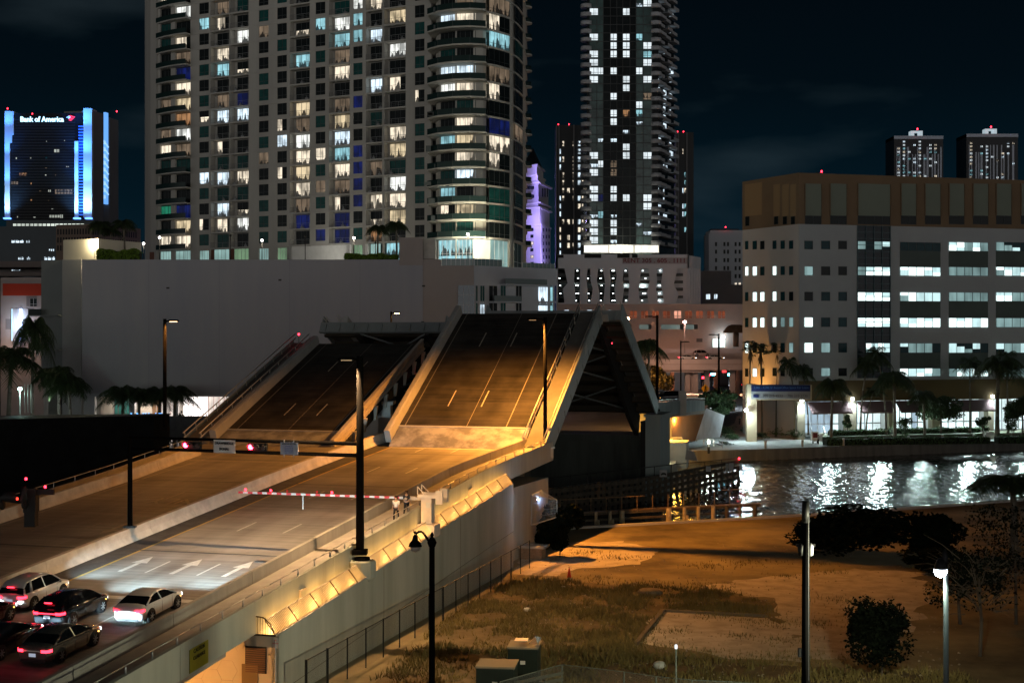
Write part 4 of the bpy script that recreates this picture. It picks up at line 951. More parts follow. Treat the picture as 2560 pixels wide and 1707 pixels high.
def win(f,u0,u1,z0,z1,pane,frame,parent,nv=1,nh=0,o=-.12,name='window',fw=.06):
    mb=MB(); um=u1
    if pane is RP:                                     # only part of the room is lit, the rest curtained
        h_=int(abs(u0*37+z0*11))%4; um=u0+(u1-u0)*(.5,.34,.66,1)[h_]; zm=z0+(z1-z0)*(.45 if h_==3 else 1); pane=RW
        mb.face([f.p(u0,z0,o),f.p(um,z0,o),f.p(um,zm,o),f.p(u0,zm,o)],0)
        if h_==3: mb.face([f.p(u0,zm,o),f.p(u1,zm,o),f.p(u1,z1,o),f.p(u0,z1,o)],2)
        else: mb.face([f.p(um,z0,o),f.p(u1,z0,o),f.p(u1,z1,o),f.p(um,z1,o)],2)
    elif nv>=3 and pane.name in PV:
        for k in range(nv+1):
            a=u0+(u1-u0)*k/(nv+1); b=u0+(u1-u0)*(k+1)/(nv+1); q_=_r.random()*(1 if pane.name!='office_part_glass' else 1.2)-(0 if pane.name!='office_part_glass' else .1); zm=z1-(z1-z0)*_r.choice((0,0,0,.35,.6)); mi=0 if q_<.62 else (3 if q_<.85 else 4)
            mb.face([f.p(a,z0,o),f.p(b,z0,o),f.p(b,zm,o),f.p(a,zm,o)],mi)
            if zm<z1: mb.face([f.p(a,zm,o),f.p(b,zm,o),f.p(b,z1,o),f.p(a,z1,o)],3 if mi==0 else 0)
        return _wf(mb,f,u0,u1,z0,z1,o,nv,nh,fw,name,[pane,frame,Rd_,bpy.data.materials[PV[pane.name][0]],bpy.data.materials[PV[pane.name][1]]],parent)
    else: mb.face([f.p(u0,z0,o),f.p(u1,z0,o),f.p(u1,z1,o),f.p(u0,z1,o)],0)
    return _wf(mb,f,u0,u1,z0,z1,o,nv,nh,fw,name,[pane,frame,Rd_],parent)
_r=random.Random(77); PV={'office_bright':('office_bright_b','office_dim'),'arcade_shop':('arcade_shop','arcade_glass'),'office_part_glass':('office_bright_b','office_dim')}
def _wf(mb,f,u0,u1,z0,z1,o,nv,nh,fw,name,mats,parent):
    for k in range(nv+2):
        u=u0+(u1-u0)*k/(nv+1); a=max(u0,u-fw/2); b=min(u1,u+fw/2); f.box(mb,a,b,z0,z1,o+.004,o+.06,1)
    for k in range(nh+2):
        z=z0+(z1-z0)*(k/(nh+1) if nh!=1 or k!=1 else .28); a=max(z0,z-fw/2); b=min(z1,z+fw/2); f.box(mb,u0,u1,a,b,o+.01,o+.065,1)
    return mb.build(name,mats,parent)
RW=room('room_warm',(1,.86,.66),1.15,dark=.12,lo=.34,hi=.60,floor=(40.5,3.4)); RW2=room('room_white',(.95,.97,.92),1.2,dark=.10,lo=.34,hi=.60,floor=(40.5,3.4)); RW3=room('room_yellow',(1,.80,.50),.9,dark=.12,lo=.34,hi=.62,floor=(40.5,3.4)); Rw=room('room_dim_warm',(1,.72,.48),.22,floor=(40.5,3.4)); RC=room('room_cyan',(.42,.85,.95),.95,dark=.15,floor=(40.5,3.4)); Rc=mat('teal_glass',(.012,.075,.07),.2,var=.4,vs=.8,spec=.12)
RB=room('room_cool_white',(.72,.88,1),1.4,dark=.14,lo=.32,hi=.60,floor=(40.5,3.4)); Rb=room('room_deep_blue',(.02,.05,.5),.22,dark=.03,lo=.4,hi=.7); RO=room('room_orange',(1,.5,.22),.45,floor=(40.5,3.4)); RG=room('room_green',(.05,.9,.5),.25,dark=.1)
Rd_=mat('dark_window_glass',(.010,.014,.015),.2,spec=.10); RP=room('room_partly_lit',(1,.82,.62),.9,scale=.6,lo=.5,hi=.58,dark=.03); Rn=room('room_near_white',(.85,.95,1),1.05,lo=.2,hi=.6,dark=.45)
CODE={'W':RW,'w':Rw,'C':RC,'c':Rc,'B':RB,'b':Rb,'O':RO,'G':RG,'.':Rd_,'p':RP,'N':Rn}
frm=mat('window_frame_dark',(.06,.07,.07),.5,.3); frw=mat('window_frame_pale',(.5,.5,.5),.5)
# ---------------------------------------------------------------- condominium tower
tw=mat('tower_stucco',(.38,.37,.335),.88,var=.14,vs=.25,streak=True); twd=mat('tower_recess_shade',(.035,.04,.037),.9)  # near black recess colour paints the shade behind the facade
ZB=38.9+1.6; FH=3.4
tA=Fac(390,320,1078,285)
root=empty('apartment_tower','tall pale condominium tower with stacked balconies and scattered lit rooms','apartment tower',(at(720,HY,300).x,303,2))
def zf(i): return ZB+FH*i
NF=18
wincount=[0]; winrest=[]
def twin(f,pa,pb,i,code,o=-.15,nv=1,nh=1,z0=.75,z1=3.2):
    m=CODE[code]; u0=f.u(pa);u1=f.u(pb)
    if code=='c' and (i*7+int(pa))%4==0: m=Rd_
    if code=='W': m=(RW,RW2,RW,RW3)[(i*5+int(pa))%4]
    if wincount[0]<98 and (code!='.' and code!='c'):
        wincount[0]+=1; win(f,u0,u1,zf(i)+z0,zf(i)+z1,m,frm,root,nv,nh,o)
    else: winrest.append((f,u0,u1,zf(i)+z0,zf(i)+z1,m,nv,nh,o))
# columns: (px0,px1,kind,pattern bottom..top)
cols=[(438,476,'e','WWb..cwWOWWbwp.W..'.replace(' ','')),(498,522,'W','cpcc B'.replace(' ','')+'c.cpc.c..C..c.'[:13]),
 (534,571,'B','cpBcBcp.BwcCW.pw.w'),(584,622,'B','.WpcWc..Bb.p.W.cW.'),(647,671,'W','cccc.wc..cc..wc.c.'),(693,717,'W','cc..p.Bp.c..c..c..'),
 (731,771,'B','.bwWWWWwW..C.p..w.'),(789,813,'W','bccwc W'.replace(' ','')+'.c.c.c.C.c.'),(828,868,'B','bbpwWCBWw.WwCWc.W.'),(883,906,'W','c.bbbb..b.c.CCW.p.'),
 (918,952,'B','OpW.w..c.Bc.B.W...'),(966,1006,'B','.WWWc'.replace(' ','')+'WW..p.W.W.w.W'),(1037,1061,'W','.cccccc.p.c.c..c..'),]
pos=[(400,427,'e','W.G..cWw.w...cc.W.')]
ztop=zf(NF)
wall=MB(); uu=lambda px:tA.u(px)
edges=[(390,400),(427,438),(476,498),(522,526),(571,575),(573,575),(622,647),(671,693),(717,724),(775,789),(813,822),(875,883),(906,914),(956,960),(1015,1037),(1061,1078)]
for a,b in edges:
    if (a,b)==(571,575): continue
    tA.box(wall,uu(a),uu(b),ZB-7,ztop,-.6,.0 if b-a<8 else -.02)
for c in cols+pos:
    a,b,k,pt=c
    for i in range(-1,NF):
        if k=='W': tA.box(wall,uu(a),uu(b),zf(i)-.22 if i>=0 else zf(i)+FH-.4,zf(i)+.75 if i>=0 else zf(0)-.22,-.5,-.03)
wall.build('wall_pier',tw,root)
# slabs: one per storey right across, thin, proud
nb=0
for i in range(NF+1):
    mb=MB(); tA.box(mb,uu(389),uu(1079),zf(i)-.16,zf(i)+.16,-2.2,.10)
    mb.build('floor_slab',tw,root)
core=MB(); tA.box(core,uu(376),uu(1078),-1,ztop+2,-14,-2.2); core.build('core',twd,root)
for a,b,k,pt in cols+pos:
    pt=(pt+'.'*NF)[:NF]
    for i in range(NF):
        if k=='W': twin(tA,a,b,i,pt[i],-.14,1,1)
        else: twin(tA,a,b,i,pt[i],-1.35 if k=='B' else -.5,2,0,.16,3.1)
# balcony bays: side fins, back wall, railing, plants
bays=[(526,573),(575,622),(724,775),(822,875),(914,956),(960,1015)]
fin=MB()
for a,b in bays:
    for px in (a,b):
        tA.box(fin,uu(px)-.08,uu(px)+.08,ZB-.2,ztop,-2.2,.0)
    tA.box(fin,uu(a),uu(b),ZB,ztop,-2.2,-1.45)
fin.build('balcony_fin',tw,root)
railm=mat('balcony_rail',(.20,.21,.21),.4,.6); rgl=mat('balcony_glass',(.014,.030,.028),.15,spec=.15)
brest=MB(); nbal=0
for bi,(a,b) in enumerate(bays):
    for i in range(NF):
        mb=MB() if nbal<98 else brest
        u0=uu(a)+.1; u1=uu(b)-.1
        tA.box(mb,u0,u1,zf(i)+1.18,zf(i)+1.24,.0,.05)
        for k in range(4): u=u0+(u1-u0)*k/3; tA.box(mb,u-.025,u+.025,zf(i)+.16,zf(i)+1.2,.0,.05)
        for z in (.5,.85): tA.box(mb,u0,u1,zf(i)+z,zf(i)+z+.02,.01,.03)
        r=random.Random(i*9+bi)
        if r.random()<.7:
            u=u0+r.random()*(u1-u0-.9); tA.box(mb,u,u+.7,zf(i)+.16,zf(i)+.6,-1.0,-.4); tA.box(mb,u+.1,u+.25,zf(i)+.5,zf(i)+1.0,-.8,-.6)
        if nbal<98: mb.build('balcony_railing',railm,root); nbal+=1
o=brest.build('balcony_railing',railm,root); o['kind']='stuff'
# left curved end with balconies
cu=[at(362,HY,336),at(366,HY,328),at(376,HY,322),at(392,HY,319.6)]
def arcpts(list_): return [(p.x,p.y) for p in list_]
mb=MB(); pl=arcpts(cu); mb.prism(pl+[(pl[-1][0]+1,pl[-1][1]+6),(pl[0][0]+1,pl[0][1]+6)],ZB-8,ztop); mb.build('rounded_end',tw,root)
for i in range(NF):
    f=tA; mb=MB()
    n=10; pts=[]
    for k in range(n+1):
        t=k/n; u=uu(391)+(uu(477)-uu(391))*t; o=.2+1.6*math.sin(math.pi*min(1,t*1.0+.0)*.62); pts.append(f.p(u,0,o))
    poly=[(p.x,p.y) for p in pts]+[tuple(f.p(uu(477),0,-.6)[:2]),tuple(f.p(uu(391),0,-.6)[:2])]
    mb.prism(poly,zf(i)-.14,zf(i)+.14); mb.build('curved_slab',tw,root)
    mb=MB(); mb.loft([[(p.x,p.y,zf(i)+.14),(p.x,p.y,zf(i)+1.2)] for p in pts],closed=False,caps=False,sm=False); mb.build('glass_balustrade',rgl,root)
# right part: rounded bow with long balconies, curved
bowpx=[(1078,285),(1088,281.5),(1110,279),(1140,277.5),(1175,277),(1205,277.6),(1230,279),(1255,281.5),(1278,285),(1296,290),(1308,296),(1315,304),(1317,314)]
bow=[at(a,HY,y) for a,y in bowpx]
def bowf(k): return Fac(bowpx[k][0],bowpx[k][1],bowpx[k+1][0],bowpx[k+1][1])
def bowpoly(off_,i0,i1):
    out=[]
    for k in range(i0,i1+1):
        p=bow[k]; a=bow[max(0,k-1)]; b=bow[min(len(bow)-1,k+1)]; d=(b-a); n=V((d.y,-d.x,0)).normalized(); 
        out.append((p.x+n.x*off_,p.y+n.y*off_))
    return out
NR=17
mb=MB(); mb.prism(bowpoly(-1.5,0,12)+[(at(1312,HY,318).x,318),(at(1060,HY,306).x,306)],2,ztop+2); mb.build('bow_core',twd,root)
bw=mat('tower_stucco_bow',(.46,.45,.40),.88,var=.14,vs=.25,streak=True)
wallb=MB()
def bstrip(mb,pa,pb,z0,z1,o0,o1,n=3):
    for k in range(n):
        a=pa+(pb-pa)*k/n; b=pa+(pb-pa)*(k+1)/n
        j=0
        while j<len(bowpx)-2 and bowpx[j+1][0]<=(a+b)/2: j+=1
        f=bowf(j); f.box(mb,f.u(a),f.u(b),z0,z1,o0,o1)
for a,b in ((1079,1093),(1132,1134),(1186,1222),(1274,1287),(1308,1316)): bstrip(wallb,a,b,ZB-9,ztop,-1.5,-.05 if a>1200 else (-.9 if a<1190 else -.05),3)
bstrip(wallb,1186,1216,ZB-1,ztop,-1.6,-.85,3)
wallb.build('bow_wall',bw,root)
for i in range(0,NR+1):
    mb=MB(); mb.prism(bowpoly(.12,0,12)+[(at(1290,HY,318).x,318),(at(1070,HY,300).x,300)],zf(i)-.17,zf(i)+.17); mb.build('bow_slab',bw,root)
rp={ 'R1':'cpCc.C..WBc.B....','R2':'cW.BWWWcWB..WwB..','W7':'.cc.pWbcpw.CpwC..','W8':'c.c.c.w.c..c.....'}
for nm,(a,b) in (('R1',(1093,1132)),('R2',(1134,1186)),('W7',(1223,1274)),('W8',(1288,1307))):
    for i in range(NR):
        j=0
        while j<len(bowpx)-2 and bowpx[j+1][0]<=(a+b)/2: j+=1
        f=bowf(j); cc=rp[nm][i]
        twin(f,a,b,i,cc,-1.3 if nm[0]=='R' else -.05,3 if b-a>25 else 1,0 if nm[0]=='R' else 1,.2,3.15)
for i in range(NR):
    pts=bowpoly(1.7,0,5); mb=MB(); pts2=[tuple(bowf(0).p(bowf(0).u(1079),0,.2)[:2])]+pts[1:]+[tuple(bowf(5).p(bowf(5).u(1218),0,.2)[:2])]
    mb.prism(pts2+[tuple(bowf(5).p(bowf(5).u(1218),0,-1)[:2]),tuple(bowf(0).p(bowf(0).u(1079),0,-1)[:2])],zf(i)-.13,zf(i)+.13); mb.build('long_balcony_slab',bw,root)
    mb=MB(); mb.loft([[(x,y,zf(i)+.13),(x,y,zf(i)+1.25)] for x,y in pts2],closed=False,caps=False,sm=False)
    for x,y in pts2[1:]: mb.cb((x,y,zf(i)+.7),.06,.06,1.15,1)
    r=random.Random(i)
    for k in range(3): t=r.random(); x=pts2[1][0]+(pts2[-2][0]-pts2[1][0])*t; y=pts2[2][1]+.9; mb.cb((x,y,zf(i)+.5),.5+r.random(),.4,.5+r.random()*.7,1)
    mb.build('long_balcony_rail',[rgl,frm],root)
    # small round balcony at the far right edge
    c=bow[11]; mb=MB(); mb.lathe((c.x-.2,c.y,zf(i)-.15),[(1.5,0),(1.5,.28)],14); mb.build('corner_slab',bw,root)
    mb=MB(); mb.lathe((c.x-.2,c.y+.6,zf(i)+.13),[(1.35,0),(1.35,1.0)],14); mb.build('corner_rail',rgl,root)
rest=MB(); mats=[frm]; 
for (f,u0,u1,z0,z1,m,nv,nh,o) in winrest:
    if m not in mats: mats.append(m)
    k=mats.index(m)
    if m is RP:
        for q_ in (RW,Rd_):
            if q_ not in mats: mats.append(q_)
        um=(u0+u1)/2; rest.face([f.p(u0,z0,o),f.p(um,z0,o),f.p(um,z1,o),f.p(u0,z1,o)],mats.index(RW)); rest.face([f.p(um,z0,o),f.p(u1,z0,o),f.p(u1,z1,o),f.p(um,z1,o)],mats.index(Rd_))
    else: rest.face([f.p(u0,z0,o),f.p(u1,z0,o),f.p(u1,z1,o),f.p(u0,z1,o)],k)
    for j in range(nv+2): u=u0+(u1-u0)*j/(nv+1); f.box(rest,u-.03,u+.03,z0,z1,o+.004,o+.05,0)
    if nh: f.box(rest,u0,u1,z0+.7,z0+.76,o+.01,o+.055,0)
o=rest.build('window',mats,root); o['kind']='stuff'
# tower foot: glazed storey, columns, brown panels
glz=room('lobby_glass',(.55,.9,.85),.55,scale=.5,dark=.5); glz2=room('lobby_green_glass',(.5,.85,.5),.35,scale=.5,dark=.5)
brn=mat('brown_panel',(.13,.05,.03),.6,var=.2,vs=1)
def row(f,lst,z0,z1,m,par,o=-.3,nv=3,nh=1,nm='lobby_window'):
    for a,b,mm in lst: win(f,f.u(a),f.u(b),z0,z1,mm,frw,par,nv,nh,o,nm)
z0=ZB-6.5; z1=ZB-.25
row(tA,[(400,427,glz),(438,476,glz),(498,522,glz),(534,571,glz),(584,620,glz2),(647,671,glz),(693,717,glz2)],z0,z1,None,root)
for a,b in ((372,400),(427,438),(477,498),(522,534),(571,584),(620,647),(671,693)):
    mb=MB(); tA.box(mb,tA.u(a),tA.u(b),z0,z1,-.5,-.25); mb.build('brown_panel',brn if a<660 else mat('orange_panel',(.40,.14,.04),.6),root)
mb=MB(); 
for a,b in ((724,875),): tA.box(mb,uu(a),uu(b),z0+3.1,z1,-1,.3); tA.box(mb,uu(a),uu(b),z0,z1,-2,-1.2)
for a,b in ((724,731),(868,882),(915,922)): tA.box(mb,uu(a),uu(b),z0,z1,-1,.3)
mb.build('white_portal',mat('portal_white',(.6,.6,.57),.7,var=.1,vs=1),root)
row(tA,[(883,912,glz2),(925,950,glz),(965,1000,RC)],z0,z1,None,root)
bf=bowf(3); bstrip2=MB()
win(bowf(2),bowf(2).u(1088),bowf(2).u(1140),zf(0)-11,zf(0)-.3,RC,frw,root,4,3,-1.2,'lobby_window'); win(bowf(3),bowf(3).u(1134),bowf(3).u(1182),zf(0)-11,zf(0)-.3,RC,frw,root,4,3,-1.2,'lobby_window')
mb=MB(); bstrip(mb,1184,1228,ZB-12,ZB-.3,-1.4,-.4); mb.build('lobby_wall',mat('portal_white',(.6,.6,.57),.7),root)
win(bowf(7),bowf(7).u(1228),bowf(7).u(1272),2,zf(0)-.3,glz,frw,root,3,8,-.3,'lobby_window'); win(bowf(9),bowf(9).u(1288),bowf(9).u(1307),2,zf(0)-.3,Rc,frw,root,1,9,-.3,'lobby_window')
def patio(px,py0,py1,Y,label,col=(1,.85,.65),pw=220,lit=True):
    b=at(px,py1,Y); t=at(px,py0,Y); r=empty('patio_lamp',label,'lamp',b,'lamp posts on the podium terrace')
    MB().tube(b,t,.09,.07,8).build('post',blk,r)
    MB().lathe(t,[(.1,0),(.22,.1),(.22,.35),(.05,.45)],8).build('globe',emi('patio_globe',(1,.92,.85),16) if lit else blk,r)
    if lit: light('POINT',t+V((0,-.4,.2)),pw,col,r,.2)
for px,a,b,lab,pw in ((399,597,649,'black terrace lamp post in front of the leftmost lobby windows',350),(576,592,649,'black terrace lamp post between the brown panels',0),(655,604,649,'bright terrace lamp beside the orange panel',500),(763,594,649,'black terrace lamp post before the white portal',0),(885,598,649,'bright terrace lamp right of the white portal',600),(938,610,649,'black terrace lamp post among the palms',0),(359,612,649,'bright terrace lamp at the tower left corner',350)):
    patio(px,a,b,272,lab,pw=pw,lit=pw>0)
patio(1170,589,662,262,'tall black lamp post on the glass railed terrace',pw=700)
light('AREA',at(1200,612,270),2600,(1,.88,.62),root,4,to=at(1200,560,275))
light('POINT',at(1170,640,268),1500,(.85,1,.9),root,1)
light('POINT',at(800,640,290),700,(1,.95,.85),root,1)
# ---------------------------------------------------------------- podium of the tower
pdm=mat('podium_stucco',(.35,.35,.385),.9,var=.05,vs=.15,c2=(.42,.395,.395),streak=True); pdr=mat('podium_stucco_pink',(.36,.31,.285),.9,var=.06,vs=.15); pdw=mat('podium_stucco_pale',(.46,.46,.48),.9,var=.08,vs=.2)
root=empty('podium_building','huge blank grey podium wall below the condominium tower, with lit shopfront','building',(at(600,HY,260).x,262,1.9))
pf=Fac(205,250,1186,250)
ptop=pf.z(300,649)
mb=MB(); pf.box(mb,pf.u(205),pf.u(1057),pf.z(300,983),ptop,-20,0); mb.build('front_wall',pdm,root)
mb=MB(); pf.box(mb,pf.u(1048),pf.u(1102),2,pf.z(1080,648),-20,-.15); pf.box(mb,pf.u(1050),pf.u(1186),2,pf.z(1150,664),-16,-.1); mb.build('side_block',pdr,root)
for px,py in ((1059,715),(1057,805),(700,700),(420,720)):
    MB().cb(pf.px(px,py,.1),.5,.25,.28).build('wall_fitting',mat('fitting_dark',(.05,.045,.04),.7),root)
for px in (372,548,724,900):
    mb=MB(); pf.box(mb,pf.u(px)-.02,pf.u(px)+.02,pf.z(300,983),ptop,0,.004); mb.build('wall_joint',mat('podium_joint',(.24,.24,.255),.9),root)
mb=MB(); pf.box(mb,pf.u(998),pf.u(1057),ptop-1,pf.z(1020,594),-9,.02); mb.build('stair_block',pdr,root)
mb=MB(); f2=Fac(1057,250,1086,256); pf.box(mb,pf.u(1057.5),pf.u(1087),pf.z(1057,646),pf.z(1057,597),-6,-1.5); mb.build('lit_stair_side',concw,root)
mb=MB(); pf.box(mb,pf.u(205),pf.u(1057),pf.z(300,992),pf.z(300,983)-.02,-6,-1.0); mb.build('soffit_band',pdw,root)
mb=MB(); pf.box(mb,pf.u(205),pf.u(1057),1.9,pf.z(300,992),-20,-8); mb.build('shop_back_wall',mat('shop_wall',(.62,.58,.52),.8),root)
for a,b in ((205,232),(318,332),(432,441)):
    mb=MB(); pf.box(mb,pf.u(a),pf.u(b),1.9,pf.z(300,992),-2.4,-1.1); mb.build('shop_column',mat('shop_column',(.42,.42,.44),.8),root)
shopW=room('shop_bright',(1,.93,.88),2.2,scale=.5,lo=.25,hi=.6,dark=.5)
zs0,zs1=1.9,pf.z(300,993)
for a,b,m,nv in ((232,265,mat('shop_wall_l',(.7,.64,.55),.8),0),(266,306,mat('teal_shop',(.04,.22,.20),.3),3),(332,362,mat('shop_wall_l',(.7,.64,.55),.8),0),(362,385,RO,1),(386,431,room('shop_mixed',(1,.85,.75),1.1,scale=.7,dark=.35),3),(442,505,shopW,4),(506,560,room('shop_mixed',(1,.85,.75),1.1,scale=.7,dark=.35),3)):
    win(pf,pf.u(a),pf.u(b),zs0,zs1,m,frw if nv<3 else mat('shop_frame_red',(.30,.08,.09),.6),root,nv,1 if nv else 0,-5,'shop_window')
for px in (300,350,400,470,530): light('POINT',pf.px(px,1000,-2.6)-UP*.4,260,(1,.86,.72),root,.3)
# right pale wing with windows
f2=Fac(1186,250,1392,262)
mb=MB(); f2.box(mb,0,f2.L,2,f2.z(1186,664),-12,0); 
mb.build('pale_wing',pdw,root)
for a,b,y0,y1,m,nv in ((1145,1186,713,787,mat('blue_corner_glass',(.03,.07,.10),.1,spec=.6),2),):
    win(pf,pf.u(a),pf.u(b),pf.z(a,y1),pf.z(a,y0),m,frw,root,2,2,.02,'corner_window')
for k,(a,b,m) in enumerate(((1189,1194,Rc),(1200,1211,Rc),(1222,1243,Rd_),(1251,1264,Rc),(1289,1304,Rd_),(1345,1369,RB),(1375,1382,RC),(1386,1390,Rb))):
    for (y0,y1) in ((714,753),(757,800)):
        mm=m if y0<730 else (RB if k in (1,5) else m); win(f2,f2.u(a),f2.u(b),f2.z(a,y1),f2.z(a,y0),mm,frw,root,1 if b-a>9 else 0,0,.02,'wing_window')
for (a,b,y) in ((1250,1354,713),(1222,1290,756)):
    mb=MB(); f2.box(mb,f2.u(a),f2.u(b),f2.z(a,y),f2.z(a,y)+.2,0,1.6); mb.build('wing_slab',pdw,root)
    mb=MB(); f2.box(mb,f2.u(a),f2.u(b),f2.z(a,y)+.2,f2.z(a,y)+1.2,1.5,1.55); mb.build('wing_balustrade',mat('green_balustrade',(.06,.09,.085),.2,spec=.6),root)
# terrace balustrade
mb=MB(); zt=pf.z(1150,664)
pf.box(mb,pf.u(1104),pf.u(1186),zt,zt+1.25,-.4,-.36,0); 
for k in range(8): u=pf.u(1104)+k*(pf.u(1186)-pf.u(1104))/7; pf.box(mb,u-.03,u+.03,zt,zt+1.3,-.45,-.35,1)
f2.box(mb,0,f2.u(1258),zt,zt+1.25,-.4,-.36,0)
for k in range(8): u=k*f2.u(1258)/7; f2.box(mb,u-.03,u+.03,zt,zt+1.3,-.45,-.35,1)
mb.build('terrace_balustrade',[mat('lit_balustrade',(.10,.17,.16),.15,spec=.6),galv],root); mb=MB()
f2.box(mb,f2.u(1310),f2.u(1390),zt-.6,zt+.9,-.4,-.36,0)
for k in range(9): u=f2.u(1310)+k*(f2.u(1390)-f2.u(1310))/8; f2.box(mb,u-.03,u+.03,zt-.6,zt+1,-.45,-.35,1)
mb.build('terrace_balustrade',[mat('lit_balustrade',(.10,.17,.16),.15,spec=.6),galv],root)
# left wing of the podium, two tones, with small balconies
root=empty('podium_wing','narrow pale wing left of the podium, lamp lit at its top, with two dark balconies','building',(at(150,HY,262).x,266,1.9))
fw=Fac(103,262,205,258)
mb=MB(); fw.box(mb,fw.u(103),fw.u(158),fw.z(130,960),fw.z(130,651),-10,0); mb.build('grey_wall',mat('wing_grey',(.21,.23,.225),.9,var=.06,vs=.3),root)
mb=MB(); fw.box(mb,fw.u(158),fw.u(206),1.9,fw.z(180,649),-10,.25); mb.build('pale_wall',mat('wing_pale',(.34,.34,.33),.9,var=.06,vs=.3),root)
mb=MB(); fw.box(mb,fw.u(157),fw.u(245),fw.z(180,651),fw.z(180,599),-12,-.1); mb.build('roof_block',mat('roof_block',(.46,.43,.36),.9,var=.05,vs=.3),root)
mb=MB(); fw.box(mb,fw.u(104),fw.u(116),1.9,fw.z(130,958),-3,-.5); mb.build('column',concw,root)
for y in (791,876):
    mb=MB(); fw.box(mb,fw.u(84),fw.u(157),fw.z(100,y),fw.z(100,y)+.22,0,1.5); fw.box(mb,fw.u(85),fw.u(117),fw.z(100,y)+.22,fw.z(100,y)+1.35,1.4,1.45,1); mb.build('balcony',[mat('wing_grey',(.2,.2,.2),.9),mat('dark_mesh_rail',(.02,.03,.03),.5)],root)
b=at(237,645,256); r=empty('wall_lamp','lamp on a thin mast lighting the cream roof block beside the hedge','lamp',b)
MB().tube(b,at(237,601,256),.06,n=6).build('mast',galv,r); MB().cb(at(233,601,256),.8,.3,.14).build('head',emi('warm_head',(1,.9,.65),20),r); light('POINT',at(233,606,256.3)+V((0,-.2,0)),1900,(1,.84,.50),r,.15)
# neon sign wall
root=empty('sign_wall','grey garden wall carrying glowing blue neon letters N D','wall',at(425,1075,225))
a=at(340,1095,225); b=at(515,1040,225)
MB().box(a,(b.x-a.x,0,0),(0,.4,0),(0,0,b.z-a.z)).build('wall',mat('sign_wall_grey',(.16,.16,.155),.9,var=.3,vs=1),root)
neon=emi('blue_neon',(.12,.42,1),5)
text('WIND',2.05,neon,at(372,1045,224.9)-UP*0,V((1,0,0)),UP,root,name='neon_letter',xs=1.0)
# ---------------------------------------------------------------- far left: blue lit bank tower
BZ=900
root=empty('bank_tower','dark glass bank tower edged with blue light, name sign at its top','office tower',at(150,HY,BZ+20))
bf=Fac(13,BZ,234,BZ)
dkgl=mat('bank_dark_glass',(.006,.008,.010),.3,spec=.08,var=.3,vs=.05)
blue1=mat('bank_concrete',(.5,.5,.5),.8)
bt=bf.z(100,283)
mb=MB(); bf.box(mb,bf.u(25),bf.u(205),2,bt,-30,0)
mb.build('glass_body',dkgl,root)
def bemit(n,c,k,dirz=None):
    m=bpy.data.materials.new(n); m.use_nodes=True; return m
bl_hi=emi('blue_floodlit_glow',(.05,.25,1),1.05); bl_lo=emi('pale_blue_floodlit_glow',(.35,.62,1),1.1); bl_mid=emi('mid_blue_floodlit_glow',(.15,.42,1),1.05)  # blue floodlight on side fin and lattice put in as emission
def strip(a,b,y0,y1,o,m,nm='lit_fin'):
    mb=MB(); bf.box(mb,bf.u(a),bf.u(b),bf.z(a,y1),bf.z(a,y0),-8,o); mb.build(nm,m,root)
for a,b,ys in ((13,35,(279,338)),(13,31,(338,358)),(13,26,(358,547))): strip(a,b,ys[0],ys[1],1.0,blue1,'fin')
strip(212,233,273,545,3,blue1,'fin'); strip(188,197,354,545,1.5,blue1,'fin')
for px,o_ in ((19,9),(193,9),(222,12)):
    for py,k_ in ((548,1.0),(470,.55),(400,.5),(330,.5)):
        light('SPOT',bf.px(px,py,o_),9e4*k_,(.05,.26,1) if py<500 else (.22,.5,1),root,1.5,spot=100,blend=1,to=bf.px(px,py-110,0))
    MB().box(bf.px(px-4,549,2),bf.d*4,bf.n*3,UP*.8).build('uplight',emi('uplight_blue',(.1,.3,1),4),root)
mb=MB()
for k in range(30): y=315+k*7.6; bf.box(mb,bf.u(197),bf.u(212),bf.z(200,y+3.5),bf.z(200,y),-1,.6)
mb.build('blue_slats',emi('blue_slat',(.03,.18,.9),.6),root)  # blue light on the slats put in as emission
mb=MB(); bf.box(mb,bf.u(197),bf.u(212),2,bf.z(200,300),-6,.2); mb.build('recess',dkgl,root)
grw=mat('bank_side_concrete',(.16,.16,.155),.9,var=.12,vs=.05)
sf=Fac(233,BZ,296,BZ+34)
mb=MB(); sf.box(mb,0,sf.u(259),2,sf.z(233,273)-1,-20,0); sf.box(mb,sf.u(273),sf.L,2,sf.z(233,273)-2,-20,0); sf.box(mb,sf.u(259),sf.u(273),2,sf.z(233,300),-20,-4); mb.build('side_wall',grw,root)
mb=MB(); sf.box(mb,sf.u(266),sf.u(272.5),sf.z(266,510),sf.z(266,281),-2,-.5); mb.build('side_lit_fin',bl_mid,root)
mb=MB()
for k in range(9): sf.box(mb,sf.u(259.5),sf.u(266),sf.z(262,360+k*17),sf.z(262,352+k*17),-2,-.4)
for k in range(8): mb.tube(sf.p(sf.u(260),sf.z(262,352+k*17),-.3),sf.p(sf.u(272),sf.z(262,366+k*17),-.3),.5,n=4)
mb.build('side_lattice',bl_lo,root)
litw=room('bank_lit_window',(.8,.85,.75),.8,scale=.12)
